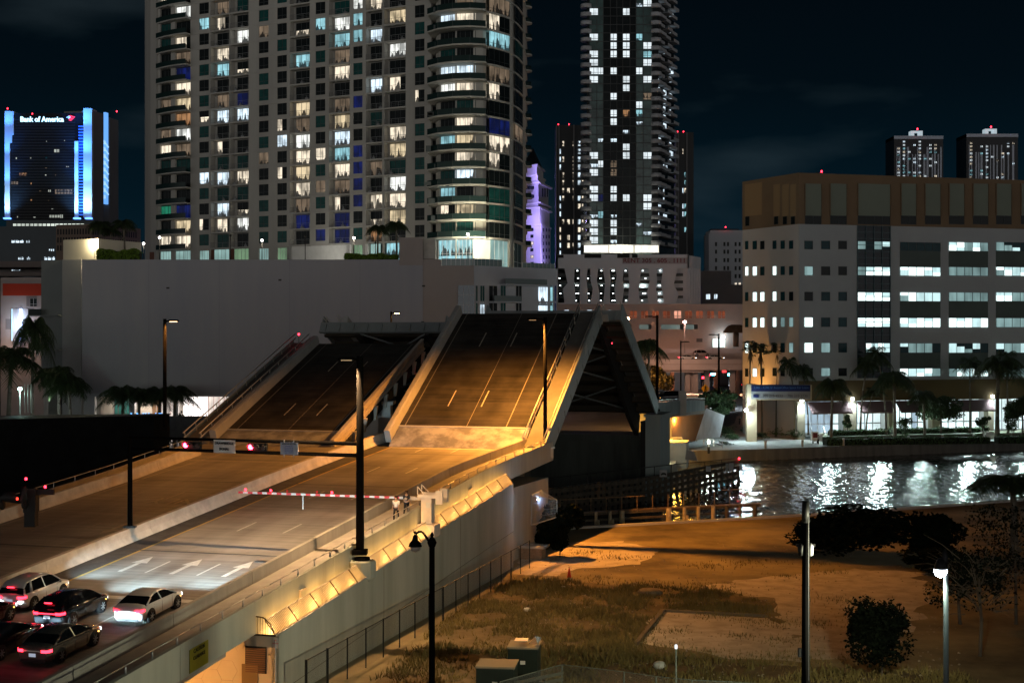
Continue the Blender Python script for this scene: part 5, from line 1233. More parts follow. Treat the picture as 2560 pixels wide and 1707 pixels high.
for a,b,y0,y1,m in ((135,149,373,382,litw),(48,68,432,441,RO),(27,46,453,462,Rw),(137,182,473,486,Rw),(123,150,537,545,litw),(165,173,415,419,litw),(113,119,392,398,Rc),(115,118,352,356,litw),(160,163,350,354,litw),(39,43,393,399,litw),(75,79,393,398,litw),(76,81,498,503,RO),(76,80,456,462,RO),(120,128,474,481,litw),(128,134,521,524,litw),(97,104,476,481,Rw),(112,117,436,440,litw),(137,141,436,440,Rw),(158,162,436,440,Rw),(112,118,419,422,Rw),(41,44,522,525,Rw),(120,123,500,503,Rw),(42,46,540,545,litw),(83,90,542,545,litw),(150,158,536,546,litw)):
    win(bf,bf.u(a),bf.u(b),bf.z(a,y1),bf.z(a,y0),m,dkgl,root,max(0,int((b-a)/8)),0,.15,'lit_window',fw=.4)
mb=MB()
for k in range(35): bf.box(mb,bf.u(26),bf.u(188),bf.z(30,300+k*7.2),bf.z(30,300+k*7.2)+.35,0,.12)
mb.build('floor_bands',mat('bank_floor_band',(.016,.018,.020),.5),root)
text('Bank of America',4.6,emi('sign_white_blue',(.45,.80,1),2.6),bf.px(106,299.5,.6),bf.d,UP,root,name='sign_letters',ext=.3,bold=.07,fit=27.3)
mb=MB()
c=bf.px(178,296,.7); U=1.0
for k,(dx,dz) in enumerate(((-6.8,2.2),(-4.6,4.3),(-1.2,-4.6),(1.8,-2.2))):
    pass
def flag(pts,m,nm): 
    mb=MB(); q=[bf.px(x,y,.7) for x,y in pts]; mb.face(q); mb.build(nm,m,root)
flr=emi('flag_red',(1,.03,.06),1.3); flw=emi('flag_blue',(.3,.6,1),1.3)
flag(((166,295),(172,290.5),(176,290.5),(170,295.5)),flw,'flag_stripe'); flag(((170,297),(175,292),(178,293),(173,298)),flw,'flag_stripe')
flag(((172,290),(177,289),(189,293),(186,295.5),(178,292.5)),flr,'flag_stripe'); flag(((176,294),(186,296.5),(181,300.5),(173,298.5)),flr,'flag_stripe'); flag(((174,299),(181,301.3),(178,303.5),(172,301.5)),flr,'flag_stripe')
for px,py in ((19,272),(81,285),(292,279)):
    mb=MB(); p=at(px,py,BZ); mb.cb(p,.6,.6,.8); mb.build('roof_beacon',REDL,root)
# podium floors under the bank
root=empty('glass_office_block','dark glazed block with a bright window band under the blue edged tower','office building',at(80,HY,860))
gf=Fac(-60,850,140,850)
mb=MB(); gf.box(mb,gf.u(-60),gf.u(140),2,gf.z(50,566),-30,0); gf.box(mb,gf.u(10),gf.u(232),gf.z(50,566),gf.z(50,549),-30,-4); mb.build('body',mat('teal_office',(.012,.028,.036),.3,var=.3,vs=.03),root)
win(gf,gf.u(26),gf.u(206),gf.z(50,565),gf.z(50,557),room('band_bright',(.9,1,.9),1.2,scale=.15,dark=.2),dkgl,root,16,0,-3.9,'window_band',fw=.5)
for a,b,y0,y1,m in ((28,60,599,608,RB),(65,75,599,608,RB),(122,136,622,629,RB),(45,60,641,650,RB),(110,138,641,651,RB),(67,76,641,650,RB)): win(gf,gf.u(a),gf.u(b),gf.z(a,y1),gf.z(a,y0),m,dkgl,root,2,0,.1,'lit_window',fw=.4)
root=empty('slotted_office_block','beige office block with rows of narrow dark slot windows behind the palms','office building',at(240,HY,640))
sf2=Fac(140,640,230,636); sf3=Fac(230,636,352,660)
bei=mat('beige_stone',(.19,.14,.11),.9,var=.1,vs=.1)
mb=MB(); sf2.box(mb,0,sf2.L,2,sf2.z(150,562),-20,0); sf3.box(mb,0,sf3.L,2,sf3.z(230,562),-20,-.01); mb.build('wall',bei,root)
rows_=((573,587),(594,607),(614,627))
nwin=0
for ri,(y0,y1) in enumerate(rows_):
    for k in range(12):
        a=143+k*7; mb=MB(); sf2.box(mb,sf2.u(a),sf2.u(a+4),sf2.z(140,y1),sf2.z(140,y0),-.2,.05); mb.build('slot_window',blk,root)
    for k in range(20):
        a=232+k*5.6; mb=MB(); sf3.box(mb,sf3.u(a),sf3.u(a+3),sf3.z(230,y1),sf3.z(230,y0),-.2,.05); mb.build('slot_window',blk,root)
# left edge: parking deck, white building with red roof band and lit blue strip
root=empty('parking_deck','open parking deck with faint lights at the left edge','parking garage',at(40,HY,420))
pf2=Fac(-60,420,104,420)
mb=MB(); 
for y0,y1 in ((653,668),(680,690),(703,712)): pf2.box(mb,0,pf2.L,pf2.z(0,y1),pf2.z(0,y0),-16,0)
pf2.box(mb,0,pf2.L,2,pf2.z(0,712),-16,0); mb.build('slabs',mat('deck_brownish',(.20,.165,.15),.9,var=.1,vs=.1),root)
mb=MB(); pf2.box(mb,0,pf2.L,2,pf2.z(0,655),-17,-16); mb.build('back_wall',mat('deck_back',(.2,.18,.17),.9),root)
for a,b,y,m in ((5,28,671,RB),(27,70,691,RB),(84,100,686,RB),(84,92,669,RC)):
    win(pf2,pf2.u(a),pf2.u(b),pf2.z(a,y+4),pf2.z(a,y),m,dkgl,root,0,0,-8,'strip_light',fw=.1)
root=empty('white_building','white building with a red roof band and a glowing vertical blue light strip','building',at(60,HY,330))
wf=Fac(-40,330,110,330)
wm=mat('white_render_pink',(.40,.35,.33),.9,var=.08,vs=.2)
mb=MB(); wf.box(mb,wf.u(2),wf.L,2,wf.z(0,694),-12,0); mb.build('wall',wm,root)
mb=MB(); wf.box(mb,wf.u(8),wf.L-.1,wf.z(0,739),wf.z(0,709),0,.3); mb.build('red_band',mat('red_band',(.40,.035,.012),.7),root)
for a,b,y0,y1,m in ((75,93,746,766,Rd_),(76,93,832,852,Rd_)): win(wf,wf.u(a),wf.u(b),wf.z(a,y1),wf.z(a,y0),m,frw,root,1,1,.05,'window')
mb=MB(); wf.box(mb,wf.u(30),wf.u(70),wf.z(0,852),wf.z(0,772),0,.1); mb.build('light_panel',mat('panel_white',(.5,.5,.52),.8),root)
mb=MB(); wf.box(mb,wf.u(50.5),wf.u(55.5),wf.z(0,852),wf.z(0,772),.1,.5); mb.build('light_strip',emi('blue_white_strip',(.45,.6,1),5),root); light('POINT',wf.px(53,810,2.5),900,(.7,.8,1),root,.5)
mb=MB(); wf.box(mb,wf.u(30),wf.u(31.2),wf.z(0,852),wf.z(0,772),.1,.4); mb.build('light_strip',emi('thin_strip',(.5,.8,.95),1.2),root)
for a,b,y0,y1 in ((14,30,797,823),(66,92,740,766),(66,85,770,790)):
    mb=MB(); wf.box(mb,wf.u(a),wf.u(b),wf.z(0,y1),wf.z(0,y0),0,.04); mb.build('grey_panel',mat('grey_panel',(.20,.18,.175),.9),root)
light('POINT',wf.px(40,870,6),700,(1,.55,.3),root,.5)
# ---------------------------------------------------------------- dark glass tower B with balconies
root=empty('glass_tower','dark slender glass tower with curved corner balconies and columns of lit windows','apartment tower',at(1560,HY,535))
f=Fac(1463,522,1648,522); FB=3.1
zb0=f.z(1500,611); NB=38
ztp=zb0+FB*NB
dgl=mat('tower_b_glass',(.010,.014,.015),.2,var=.5,vs=.15,spec=.12)
mb=MB(); f.box(mb,.6,f.L-.3,2,ztp,-26,0); mb.build('glass_body',dgl,root)
lb=mat('balcony_concrete_cool',(.33,.34,.35),.85); 
tgl=mat('tower_b_teal',(.05,.10,.095),.2,var=.6,vs=.2,spec=.5)
mb=MB()
for a,b in ((1474,1508),(1590,1630)):
    f.box(mb,f.u(a),f.u(b),2,ztp,0,.12)
mb.build('teal_glazing',tgl,root)
mb=MB()
for i in range(NB+1): f.box(mb,0,f.L,zb0+FB*i-.16,zb0+FB*i+.1,-.5,.18)
for px in (1492,1508,1526,1542,1557,1575,1590,1608,1630): f.box(mb,f.u(px)-.1,f.u(px)+.1,2,ztp,0,.2)
mb.build('mullion_grid',mat('tower_b_mullion',(.035,.04,.04),.5),root)
rb=random.Random(4); pats={1480:'BBBp.BBcBpB.c.c.c..BBBB.B..B..B.B....B',1499:'..cC.b...Bc.p...c...B..c.........p....',1557:'pBBp.BB.ww..p.BB.B..B.BBB......B.B....',1582:'.....B....BB.p.OB.BB..BBB..B.B........'.replace('OB','O.'),1612:'.pc.BB..c.B..c...w.B.BCB....B..O..B...',1600:'..p...........pCB...B...C...p..p......',1640:''}
litp=[]
for px,wd in ((1480,30),(1499,16),(1557,16),(1582,18),(1600,22),(1612,30)):
    pass
n100=0; restb=MB(); rm=[]
for key,a,b in ((1480,1474,1495),(1499,1495,1508),(1557,1526,1542),(1582,1557,1574),(1600,1590,1606),(1612,1608,1629)):
    pt=pats[key]
    for i in range(NB):
        ch=pt[i] if i<len(pt) else '.'
        if ch in '.c': continue
        m={'p':RB,'W':RW,'w':Rw,'C':RC,'B':Rn,'b':Rb,'O':RO}.get(ch,RB)
        h=2.5 if ch!='p' else 1.3
        if n100<100: win(f,f.u(a),f.u(b),zb0+FB*i+.3,zb0+FB*i+.3+h,m,frm,root,1,1,.25,'lit_window',fw=.15); n100+=1
        else:
            if m not in rm: rm.append(m)
            restb.face([f.p(f.u(a),zb0+FB*i+.3,.26),f.p(f.u(b),zb0+FB*i+.3,.26),f.p(f.u(b),zb0+FB*i+2.8,.26),f.p(f.u(a),zb0+FB*i+2.8,.26)],rm.index(m))
if restb.v: o=restb.build('lit_window',rm,root); o['kind']='stuff'
# corner balconies
side=Fac(1652,522,1700,545)
nn=0; brs=MB()
for i in range(NB):
    z=zb0+FB*i
    for cx,sgn in ((f.p(f.u(1466),0,-.6),-1),(f.p(f.u(1640),0,-.6),1)):
        mb=MB() if nn<98 else brs; nn+=1
        mb.lathe((cx.x,cx.y,z-.1),[(2.1,0),(2.1,1.45),(2.0,1.45)],10,0)
        if mb is not brs: mb.build('corner_balcony',lb,root)
    # side balconies, saw toothed
if brs.v: o=brs.build('corner_balcony',lb,root); o['kind']='stuff'
mb=MB(); side.box(mb,0,side.L,2,ztp,-20,-2.2); mb.build('side_body',dgl,root)
cnt=0; brs=MB(); lr_=[]
for i in range(NB):
    z=zb0+FB*i
    for k,(a,b) in enumerate(((1653,1667),(1669,1682),(1684,1698))):
        u0=side.u(a);u1=side.u(b)
        mb=MB() if cnt<99 else brs; cnt+=1
        o_=.2 if (i+k)%2 else -.5
        mb.box(side.p(u0,z,-2.2),side.d*(u1-u0)*.9,side.n*(2.2+o_),UP*.2); mb.box(side.p(u0,z+.2,o_-.08),side.d*(u1-u0)*.9,side.n*.08,UP*.95)
        if mb is not brs: mb.build('side_balcony',lb,root)
o=brs.build('side_balcony',lb,root); o['kind']='stuff'
rs=random.Random(11); mbl=MB()
for i in range(NB):
    for k,(a,b) in enumerate(((1653,1667),(1669,1682),(1684,1698))):
        if rs.random()<(.42 if i<14 else .22): u0=side.u(a+3);u1=side.u(a+3+rs.random()*7+3); z=zb0+FB*i; mbl.face([side.p(u0,z+.3,-2.1),side.p(u1,z+.3,-2.1),side.p(u1,z+2.7,-2.1),side.p(u0,z+2.7,-2.1)])
o=mbl.build('side_windows',[RB],root); o['kind']='stuff'
# lit amenity floor + garden planting
win(f,f.u(1458),f.u(1646),f.z(1500,634),f.z(1500,613),room('amenity_glass',(1,.95,.78),2.2,scale=.35,lo=.3,hi=.6,dark=.25),frw,root,2,0,3,'amenity_window',fw=.5)
light('POINT',f.px(1550,622,7),1800,(1,.92,.75),root,1)
# ---------------------------------------------------------------- two thin towers behind
def slim(px0,px1,py,Y,label,litcols,seed,stepx=None):
    r=empty('slim_tower',label,'apartment tower',at((px0+px1)/2,HY,Y+8))
    q=Fac(px0,Y,px1,Y); mb=MB(); q.box(mb,0,q.L,2,q.z(px0,py),-15,0); mb.build('body',mat('slim_tower_dark',(.045,.048,.05),.7,var=.2,vs=.05),r)
    mb=MB(); 
    for px in (px0,px0+6,px0+(px1-px0)*.6): q.box(mb,q.u(px),q.u(px+3),2,q.z(px0,py),0,.5)
    mb.build('concrete_fin',mat('slim_fin',(.16,.16,.16),.8),r)
    rr=random.Random(seed); n=0
    zt=q.z(px0,py)-8
    i=0
    z=q.z(px0,640)
    while z<zt and n<100:
        for (a,b,pr,m) in litcols:
            if rr.random()<pr and n<100:
                n+=1; win(q,q.u(a),q.u(b),z,z+2.3,m if rr.random()<.7 else RW,dkgl,r,0,0,.3,'lit_window',fw=.3)
        z+=3.3
    for px in (px0+6,px0+(px1-px0)*.45): mb=MB(); mb.cb(at(px,py-1.5,Y),.35,.35,.5); mb.build('roof_beacon',REDL,r)
slim(1390,1462,313,600,'dark thin tower left of the glass tower with small warm windows',[(1398,1403,.7,RN) if 0 else (1398,1403,.75,RB),(1405,1411,.35,RW),(1417,1425,.5,RW),(1431,1437,.5,RW),(1444,1452,.7,RB),(1454,1461,.5,RW)],3)
slim(1688,1734,331,600,'dark thin tower right of the glass tower with one lit window column',[(1710,1716,.62,RC),(1705,1709,.25,RB)],5)
# ---------------------------------------------------------------- violet lit courthouse tower
root=empty('courthouse_tower','stepped old stone tower glowing violet with a dark pyramid roof','tower',at(1340,HY,720))
vi=mat('pale_stone',(.55,.53,.50),.85,var=.12,vs=.08)
def ring(px0,px1,y0,y1,Y=700,dep=.55,m=vi,nm='stage',o=0):
    q=Fac(px0,Y-o,px1,Y-o); z0_=q.z(px0,y1); z1_=q.z(px0,y0)
    cx=at((px0+px1)/2,HY,Y); 
    A=at(px0,HY,Y); mb=MB()
    # square plan turned so that the right face shows
    return A
cf=Fac(1300,712,1352,700); cs=Fac(1352,700,1376,728)
def stage(y0,y1,x0,x1,x2,nm='stage',m=vi,grow=0):
    a=at(x0,HY,712);b=at(x1,HY,700);c=at(x2,HY,728); d=a+(c-b)
    g=grow; mb=MB(); z1_=cf.z(1340,y0); z0_=cf.z(1340,y1); mb.prism([(a.x-g,a.y),(b.x,b.y-g),(c.x+g,c.y),(d.x,d.y+g)],z0_,z1_); mb.build(nm,m,root)
stage(560,1000,1296,1352,1376); stage(520,560,1298,1350,1374); stage(452,520,1300,1346,1371,m=mat('pale_stone_mid',(.42,.40,.40),.85)); stage(440,452,1302,1344,1362); stage(412,440,1306,1342,1358,m=vi)
for y,g in ((560,.9),(518,1.4),(506,1.0),(456,1.4),(412,.9),(436,1.2)): stage(y,y+4,1298 if y>450 else 1306,1350 if y>450 else 1343,1374 if y>450 else 1359,'cornice',vi,g)
a=at(1306,HY,712);b=at(1342,HY,700);c=at(1358,HY,728); d=a+(c-b); ap=(a+c)/2; zt_=cf.z(1340,410); zp=cf.z(1340,358)
mb=MB(); 
for p_,q_ in ((a,b),(b,c),(c,d),(d,a)): mb.face([(p_.x,p_.y,zt_),(q_.x,q_.y,zt_),(ap.x,ap.y,zp)])
mb.build('pyramid_roof',blk,root)
for y in (466,488): 
    for px in (1326,1334): mb=MB(); cf.box(mb,cf.u(px),cf.u(px+4),cf.z(px,y+8),cf.z(px,y),-.1,.6+3.0); mb.build('window',Rd_,root)
k=0
for y in range(570,760,17):
    mb=MB(); win(cf,cf.u(1327),cf.u(1335),cf.z(1330,y+8),cf.z(1330,y),[Rd_,Rd_,RW,Rd_,RW][k%5],frm,root,0,0,.3,'window',fw=.3); k+=1
    for px in (1356,1363,1370): win(cs,cs.u(px),cs.u(px+2.6),cs.z(px,y+9),cs.z(px,y),Rd_,frm,root,0,0,.3,'window',fw=.2)
for y in (470,):
    for px in (1352,1358,1364): win(cs,cs.u(px),cs.u(px+3),cs.z(px,y+22),cs.z(px,y),Rd_,frm,root,0,0,.6,'window',fw=.2)
VIO=(.38,.30,1)
for px,py,Y,k in ((1325,640,690,12000),(1345,600,688,14000),(1368,640,700,12000),(1332,506,694,9000),(1338,440,696,9000),(1366,560,700,9000),(1310,560,700,9000),(1376,690,712,9000),(1330,700,690,9000),(1320,440,698,6000)):
    light('POINT',at(px,py,Y-4),k*.65,VIO,root,1.0)
# ---------------------------------------------------------------- rental parking garage
root=empty('parking_garage','white parking garage with wavy cut out screens and a rent phone banner','parking garage',at(1560,HY,500))
g=Fac(1393,500,1722,500); gs_=Fac(1722,500,1752,515)
gm=mat('garage_white',(.72,.74,.76),.85,var=.08,vs=.1)
mb=MB(); g.box(mb,0,g.L,g.z(1400,671),g.z(1400,636),-18,0); g.box(mb,0,g.L,2,g.z(1400,757),-24,0); g.box(mb,0,.25,2,g.z(1400,636),-18,0); g.box(mb,g.L-.5,g.L,2,g.z(1400,636),-18,0)
gs_.box(mb,0,gs_.L,2,g.z(1400,638),-24,0); mb.build('wall',gm,root)
mb=MB()
for k in range(7): gs_.box(mb,.4+k*(gs_.L-.8)/7,.8+k*(gs_.L-.8)/7,2,g.z(1400,668),0,.3)
mb.build('ribs',gm,root)
mb=MB(); g.box(mb,0,g.L,2,g.z(1400,671),-20,-12); mb.build('interior',mat('garage_dark',(.05,.055,.055),.9),root)
for y0,y1 in ((683,690),(701,708),(719,727),(739,745)):
    mb=MB(); g.box(mb,.3,g.L-.5,g.z(1400,y1),g.z(1400,y0),-12,-.8); mb.build('deck_slab',mat('garage_slab',(.10,.105,.10),.9),root)
# screens (px outlines)
scr=[[(1411,671),(1437,671),(1435,700),(1440,757),(1411,757),(1407,722),(1419,708)],[(1450,671),(1469,671),(1466,700),(1470,735),(1468,757),(1449,757),(1450,700)],[(1476,671),(1496,671),(1492,700),(1499,735),(1498,757),(1477,757),(1482,722),(1476,700)],
     [(1507,671),(1524,671),(1527,700),(1525,722),(1525,757),(1508,757),(1513,708)],[(1538,671),(1559,671),(1557,700),(1560,722),(1556,757),(1540,757),(1536,722),(1542,690)],[(1570,671),(1602,671),(1600,705),(1596,722),(1600,757),(1570,757),(1573,708)],[(1621,671),(1640,671),(1643,700),(1640,722),(1646,757),(1621,757),(1618,730),(1625,700)],[(1658,671),(1694,671),(1684,712),(1697,735),(1690,757),(1661,757),(1656,728),(1652,710)]]
for q in scr:
    mb=MB(); fr_=[g.px(x,y,.05) for x,y in q]; bk_=[g.px(x,y,-.25) for x,y in q]; mb.loft([fr_,bk_],sm=False); mb.build('wavy_screen',gm,root)
rs=random.Random(2)
for y in (673,692,710,730,748):
    for px in (1398,1440,1444,1471,1502,1530,1534,1564,1606,1612,1648,1651,1702,1710):
        if rs.random()<.75: mb=MB(); p=g.px(px+rs.random()*4,y+3,-3); mb.cb(p,.5,.2,.25); mb.build('ceiling_light',emi('garage_lamp',(.85,.95,.95),7),root)
for px in (1440,1504,1564,1610,1650,1706): light('POINT',g.px(px,715,-6),300,(.8,.95,.9),root,1)
for a,b,y0,y1 in ((1395,1409,637,645),(1461,1503,635,645),(1543,1574,635,645),(1580,1594,636,645)): mb=MB(); g.box(mb,g.u(a),g.u(b),g.z(a,y1),g.z(a,y0),0,.06); mb.build('dark_opening',blk,root)
mb=MB(); g.box(mb,g.u(1556),g.u(1719),g.z(1600,659.5),g.z(1600,644.5),0,.15); mb.build('banner',mat('banner_white',(.42,.41,.42),.8),root)
text('RENT 305 . 605 . 1111',2.1,mat('banner_red',(.22,.03,.04),.7),g.px(1635,652,.2),g.d,UP,root,ext=.03,bold=.03,fit=153/F*500)
# planting on its roof
# ---------------------------------------------------------------- long white block with red windows
root=empty('long_white_building','long white building with a row of red lit square windows above a car deck','building',at(1600,HY,440))
q=Fac(1388,440,1860,440)
lw=mat('long_white',(.42,.36,.33),.88,var=.07,vs=.15)
mb=MB(); q.box(mb,0,q.L,q.z(1500,811),q.z(1500,760),-14,0); q.box(mb,0,q.L,q.z(1500,912),q.z(1500,823),-14,0)
for a,b in ((1388,1553),(1579,1598),(1628,1653),(1708,1710),(1744,1760),(1760,1860)): q.box(mb,q.u(a),q.u(b),q.z(1500,823)+.001,q.z(1500,811)-.001,-14,-.01)
mb.build('wall',lw,root)
for k in range(9):
    MB().box(q.p(2+k*(q.L-4)/8,2,-3),q.d*1.2,-q.n*1.2,UP*(q.z(1500,912)-2)).build('support_column',mat('column_brownish',(.2,.12,.09),.9),root)
redroom=room('red_room',(1,.22,.08),.30,scale=.5,lo=.3,hi=.7,dark=.25); redw=room('red_white_room',(1,.45,.3),1.1,scale=.5,dark=.5)
for k in range(9):
    a=1574.5+k*27.5; win(q,q.u(a),q.u(a+18.5),q.z(a,796),q.z(a,776.5),redw if k==4 else redroom,lw,root,1,1,.05,'window',fw=.2)
for a,b,m in ((1411,1422,RB),(1449,1458,gm),(1468,1480,RB),(1522,1527,RB)): mb=MB(); q.box(mb,q.u(a),q.u(b),q.z(a,786),q.z(a,775),0,.05); mb.build('small_window',m,root)
mb=MB(); q.box(mb,q.u(1550),q.u(1765),q.z(1500,824),q.z(1500,810),-9,-8.8); mb.build('deck_back',room('deck_glow',(.8,1,.9),.2,scale=.2,dark=.4),root)
mb=MB(); q.box(mb,q.u(1741),q.u(1756),q.z(1700,855),q.z(1700,846),0,.1); mb.build('wall_vent',mat('grey_vent',(.1,.1,.1),.7),root)
mb=MB(); q.box(mb,q.u(1782),q.u(1812),q.z(1700,868),q.z(1700,847),0,.3); mb.build('lit_booth',room('booth',(.8,1,.95),2.5,scale=.6,dark=.35),root); light('POINT',q.px(1805,843,2),500,(.8,.95,1),root,.3)
# old white office with arched windows, grey block
root=empty('old_white_office','old white office block with paired dark windows in the distance','office building',at(1815,HY,590))
q=Fac(1772,590,1870,590); mb=MB(); q.box(mb,0,q.L,2,q.z(1800,583),-15,0); q.box(mb,q.u(1776),q.L,q.z(1800,583),q.z(1800,575),-15,-1.5); mb.build('wall',mat('old_white',(.5,.52,.55),.9,var=.1,vs=.1),root)
for y in (605,624,645,665,685,706,726):
    for a in (1787,1808,1817,1836,1846):
        win(q,q.u(a),q.u(a+6),q.z(a,y+11),q.z(a,y),RW if (y==706 and a>1830) else Rd_,frw,root,0,0,.05,'window',fw=.15)
mb=MB(); mb.cb(at(1814,568,590),.35,.35,.45); mb.build('roof_beacon',REDL,root); mb=MB(); q.box(mb,q.u(1780),q.u(1850),q.z(1800,575),q.z(1800,571),-8,-3); mb.build('roof_plant',blk,root)
root=empty('grey_block','low dark grey stepped block between garage and office','building',at(1790,HY,545))
q=Fac(1752,545,1862,545); gk=mat('grey_block',(.13,.125,.125),.9,var=.15,vs=.1)
mb=MB(); q.box(mb,0,q.u(1828),2,q.z(1800,677),-10,0); q.box(mb,0,q.L,2,q.z(1800,712),-10,3); mb.build('wall',gk,root)
for a,b in ((1762,1773),(1782,1791)): win(q,q.u(a),q.u(b),q.z(a,749),q.z(a,735),RB,frw,root,1,0,3.05,'window',fw=.2)
for a,b,py in ((1700,1756,600),(1752,1775,620)):
    pass
# ---------------------------------------------------------------- twin striped towers, far right
def striped(px0,px1,py,label,seed):
    r=empty('striped_tower',label,'apartment tower',at((px0+px1)/2,HY,1120))
    q=Fac(px0,1100,px1,1100); mb=MB(); q.box(mb,0,q.L,2,q.z(px0,py+14),-25,0); mb.build('body',mat('striped_dark',(.012,.013,.016),.4),r)
    pale=mat('striped_pale',(.40,.43,.48),.8)
    mb=MB(); q.box(mb,0,q.L,q.z(px0,py+22),q.z(px0,py+14),-25,.5); mb.build('roof_band',mat('striped_roof',(.40,.44,.50),.8),r)
    mb=MB(); cx=(px0+px1)/2; c0=cx-16 if seed==1 else cx-14; q.box(mb,q.u(c0),q.u(c0+29),q.z(px0,py+3),q.z(px0,py),-10,-3); q.box(mb,q.u(c0),q.u(c0+8),q.z(px0,py+14),q.z(px0,py+3),-10,-3); q.box(mb,q.u(c0+22),q.u(c0+29),q.z(px0,py+14),q.z(px0,py+3),-10,-3); mb.build('roof_crown',emi('crown_glow',(.5,.62,.68),.7),r)
    mb=MB(); mb.cb(at(cx-3,py-3,1098),.8,.8,1.2); mb.build('roof_beacon',REDL,r)
    rr=random.Random(seed); x=px0+6
    while x<px1-6:
        w_=rr.choice((2,3,4,5,12 if rr.random()<.25 else 3)); mb=MB(); q.box(mb,q.u(x),q.u(x+w_),2,q.z(px0,py+42+rr.choice((0,0,18))),0,.4); mb.build('pale_stripe',pale,r); x+=w_+rr.choice((3,5,8))
    n=0
    for col in [px0+8+k*13.2 for k in range(int((px1-px0-10)/13))]:
        pr=rr.choice((.15,.3,.75,.5))
        for k in range(14):
            if rr.random()<pr:
                y=py+26+k*8.6; win(q,q.u(col),q.u(col+6.5),q.z(col,y+5.5),q.z(col,y),rr.choice((RB,Rn,Rn,RW,RC)),dkgl,r,1,0,.6,'lit_window',fw=.5)
striped(2235,2358,326,'left one of two far striped towers behind the office roof',1)
striped(2416,2545,321,'right one of two far striped towers behind the office roof',2)
# ---------------------------------------------------------------- office block on the river
root=empty('office_block','broad riverside office block with orange brown crown and bright ribbon windows','office building',at(2250,HY,275))
of=Fac(1998,268,2760,286); ol=Fac(1856,284,1998,268)
ow=mat('office_stucco',(.34,.35,.35),.9,var=.07,vs=.15); ocap=mat('office_brown_crown',(.17,.112,.065),.88,var=.10,vs=.2); olw=mat('office_stucco_left',(.42,.38,.35),.9,var=.06,vs=.15)
zc=of.z(1998,432); zd=of.z(1998,560); zg=of.z(1998,952); zq=of.z(1998,1004)
mb=MB(); of.box(mb,0,of.L,zd,zc,-18,.0); mb.build('crown',ocap,root)
fo=[]
a=of.A; b=ol.A
mb=MB(); mb.prism([tuple(ol.A[:2]),tuple(of.A[:2]),tuple((of.A-of.n*17.9)[:2])],zd,zc+.02); mb.build('crown_side',ocap,root)
mb=MB(); of.box(mb,0,of.L,zg,zd,-18,-.05); mb.build('wall',ow,root)
mb=MB(); mb.prism([tuple((ol.A-ol.n*.05)[:2]),tuple((of.A-ol.n*.05)[:2]),tuple((of.A-of.n*17.9)[:2])],1.9,zd); mb.build('side_wall',olw,root)
mb=MB(); of.box(mb,0,of.L,zq,zg,-18,0.05); mb.build('brown_band',mat('office_low_band',(.10,.07,.03),.9,var=.1,vs=.2),root)
panm=mat('crown_panel',(.17,.19,.15),.9,var=.06,vs=.2)
for a,b in ((2012,2053),(2075,2116),(2144,2225),(2252,2290),(2312,2351),(2372,2410),(2432,2470),(2490,2528),(2552,2590)):
    z0_=of.z(a,562); zm=of.z(a,539); zt=of.z(a,459)
    mb=MB(); of.box(mb,of.u(a),of.u(b),zm,zt,0,.06); mb.build('crown_panel',panm,root)
    mb=MB(); 
    for k in (0,1): of.box(mb,of.u(a)-.1 if k==0 else of.u(b),of.u(a) if k==0 else of.u(b)+.1,zm,zt,0,.3)
    mb.build('panel_edge',ocap,root)
    win(of,of.u(a),of.u(b),z0_+.1,zm,Rd_,frm,root,1 if b-a<60 else 3,0,.05,'crown_window')
for a,b in ((1934,1950),(1956,1972),(1976,1990),(1862,1905)):
    z0_=ol.z(a,562 if a>1930 else 566); zm=ol.z(a,542); zt=ol.z(a,462); mb=MB(); ol.box(mb,ol.u(a),ol.u(b) if b<1992 else ol.u(1990),zm,zt,0,.05); mb.build('crown_panel',mat('crown_panel_l',(.25,.16,.08),.9),root)
    win(ol,ol.u(a+2),ol.u(min(b,a+12)),z0_,zm,Rd_,frm,root,0,0,.05,'crown_window')
rowy=((602,623),(666,688),(729.6,752),(793.6,817),(857,881),(920,940))
OB=room('office_bright',(.80,1,.98),2.0,scale=.45,lo=.15,hi=.6,dark=.55); OB2=room('office_bright_b',(.62,.9,.92),1.1,scale=.7,lo=.2,hi=.6,dark=.5); OD=room('office_dim',(.45,.72,.72),.55,scale=.5,dark=.4); OT=mat('office_teal_glass',(.010,.045,.055),.2,var=.4,vs=.5,spec=.10)
OP=mat('office_part_glass',(.010,.045,.055),.2,spec=.1)
sq={0:'tt.',1:'d..',2:'.tt',3:'Btt',4:'BDt',5:'.D.'}
cm={'t':OT,'.':Rd_,'d':OD,'B':OB,'D':RW if 0 else OD,'P':OP}
for r_,(y0,y1) in enumerate(rowy):
    for c_,(a,b) in enumerate(((2011,2032),(2053,2075),(2096,2117))):
        # rows stay level: take heights from the corner column
        win(of,of.u(a),of.u(b),of.z(a,y1),of.z(a,y0),cm[sq[r_][c_]],frm,root,0,0,.0,'square_window')
    lp=('ttt','Btt','Bt.','Bdd','.tD','...')[r_]; lp2=('tt.','BBt','tBB','tBB','B..','.B.')[r_]
    for c_,(a,b) in enumerate(((1863,1871),(1882,1892),(1901,1911))): win(ol,ol.u(a),ol.u(b),ol.z(a,y1+1),ol.z(a,y0+1),cm[lp2[c_]],frm,root,0,0,.0,'narrow_window')
    for c_,(a,b) in enumerate(((1932,1941),(1952,1962),(1973,1983))): win(ol,ol.u(a),ol.u(b),ol.z(a,y1),ol.z(a,y0),cm[lp[c_]],frm,root,0,0,.0,'narrow_window')
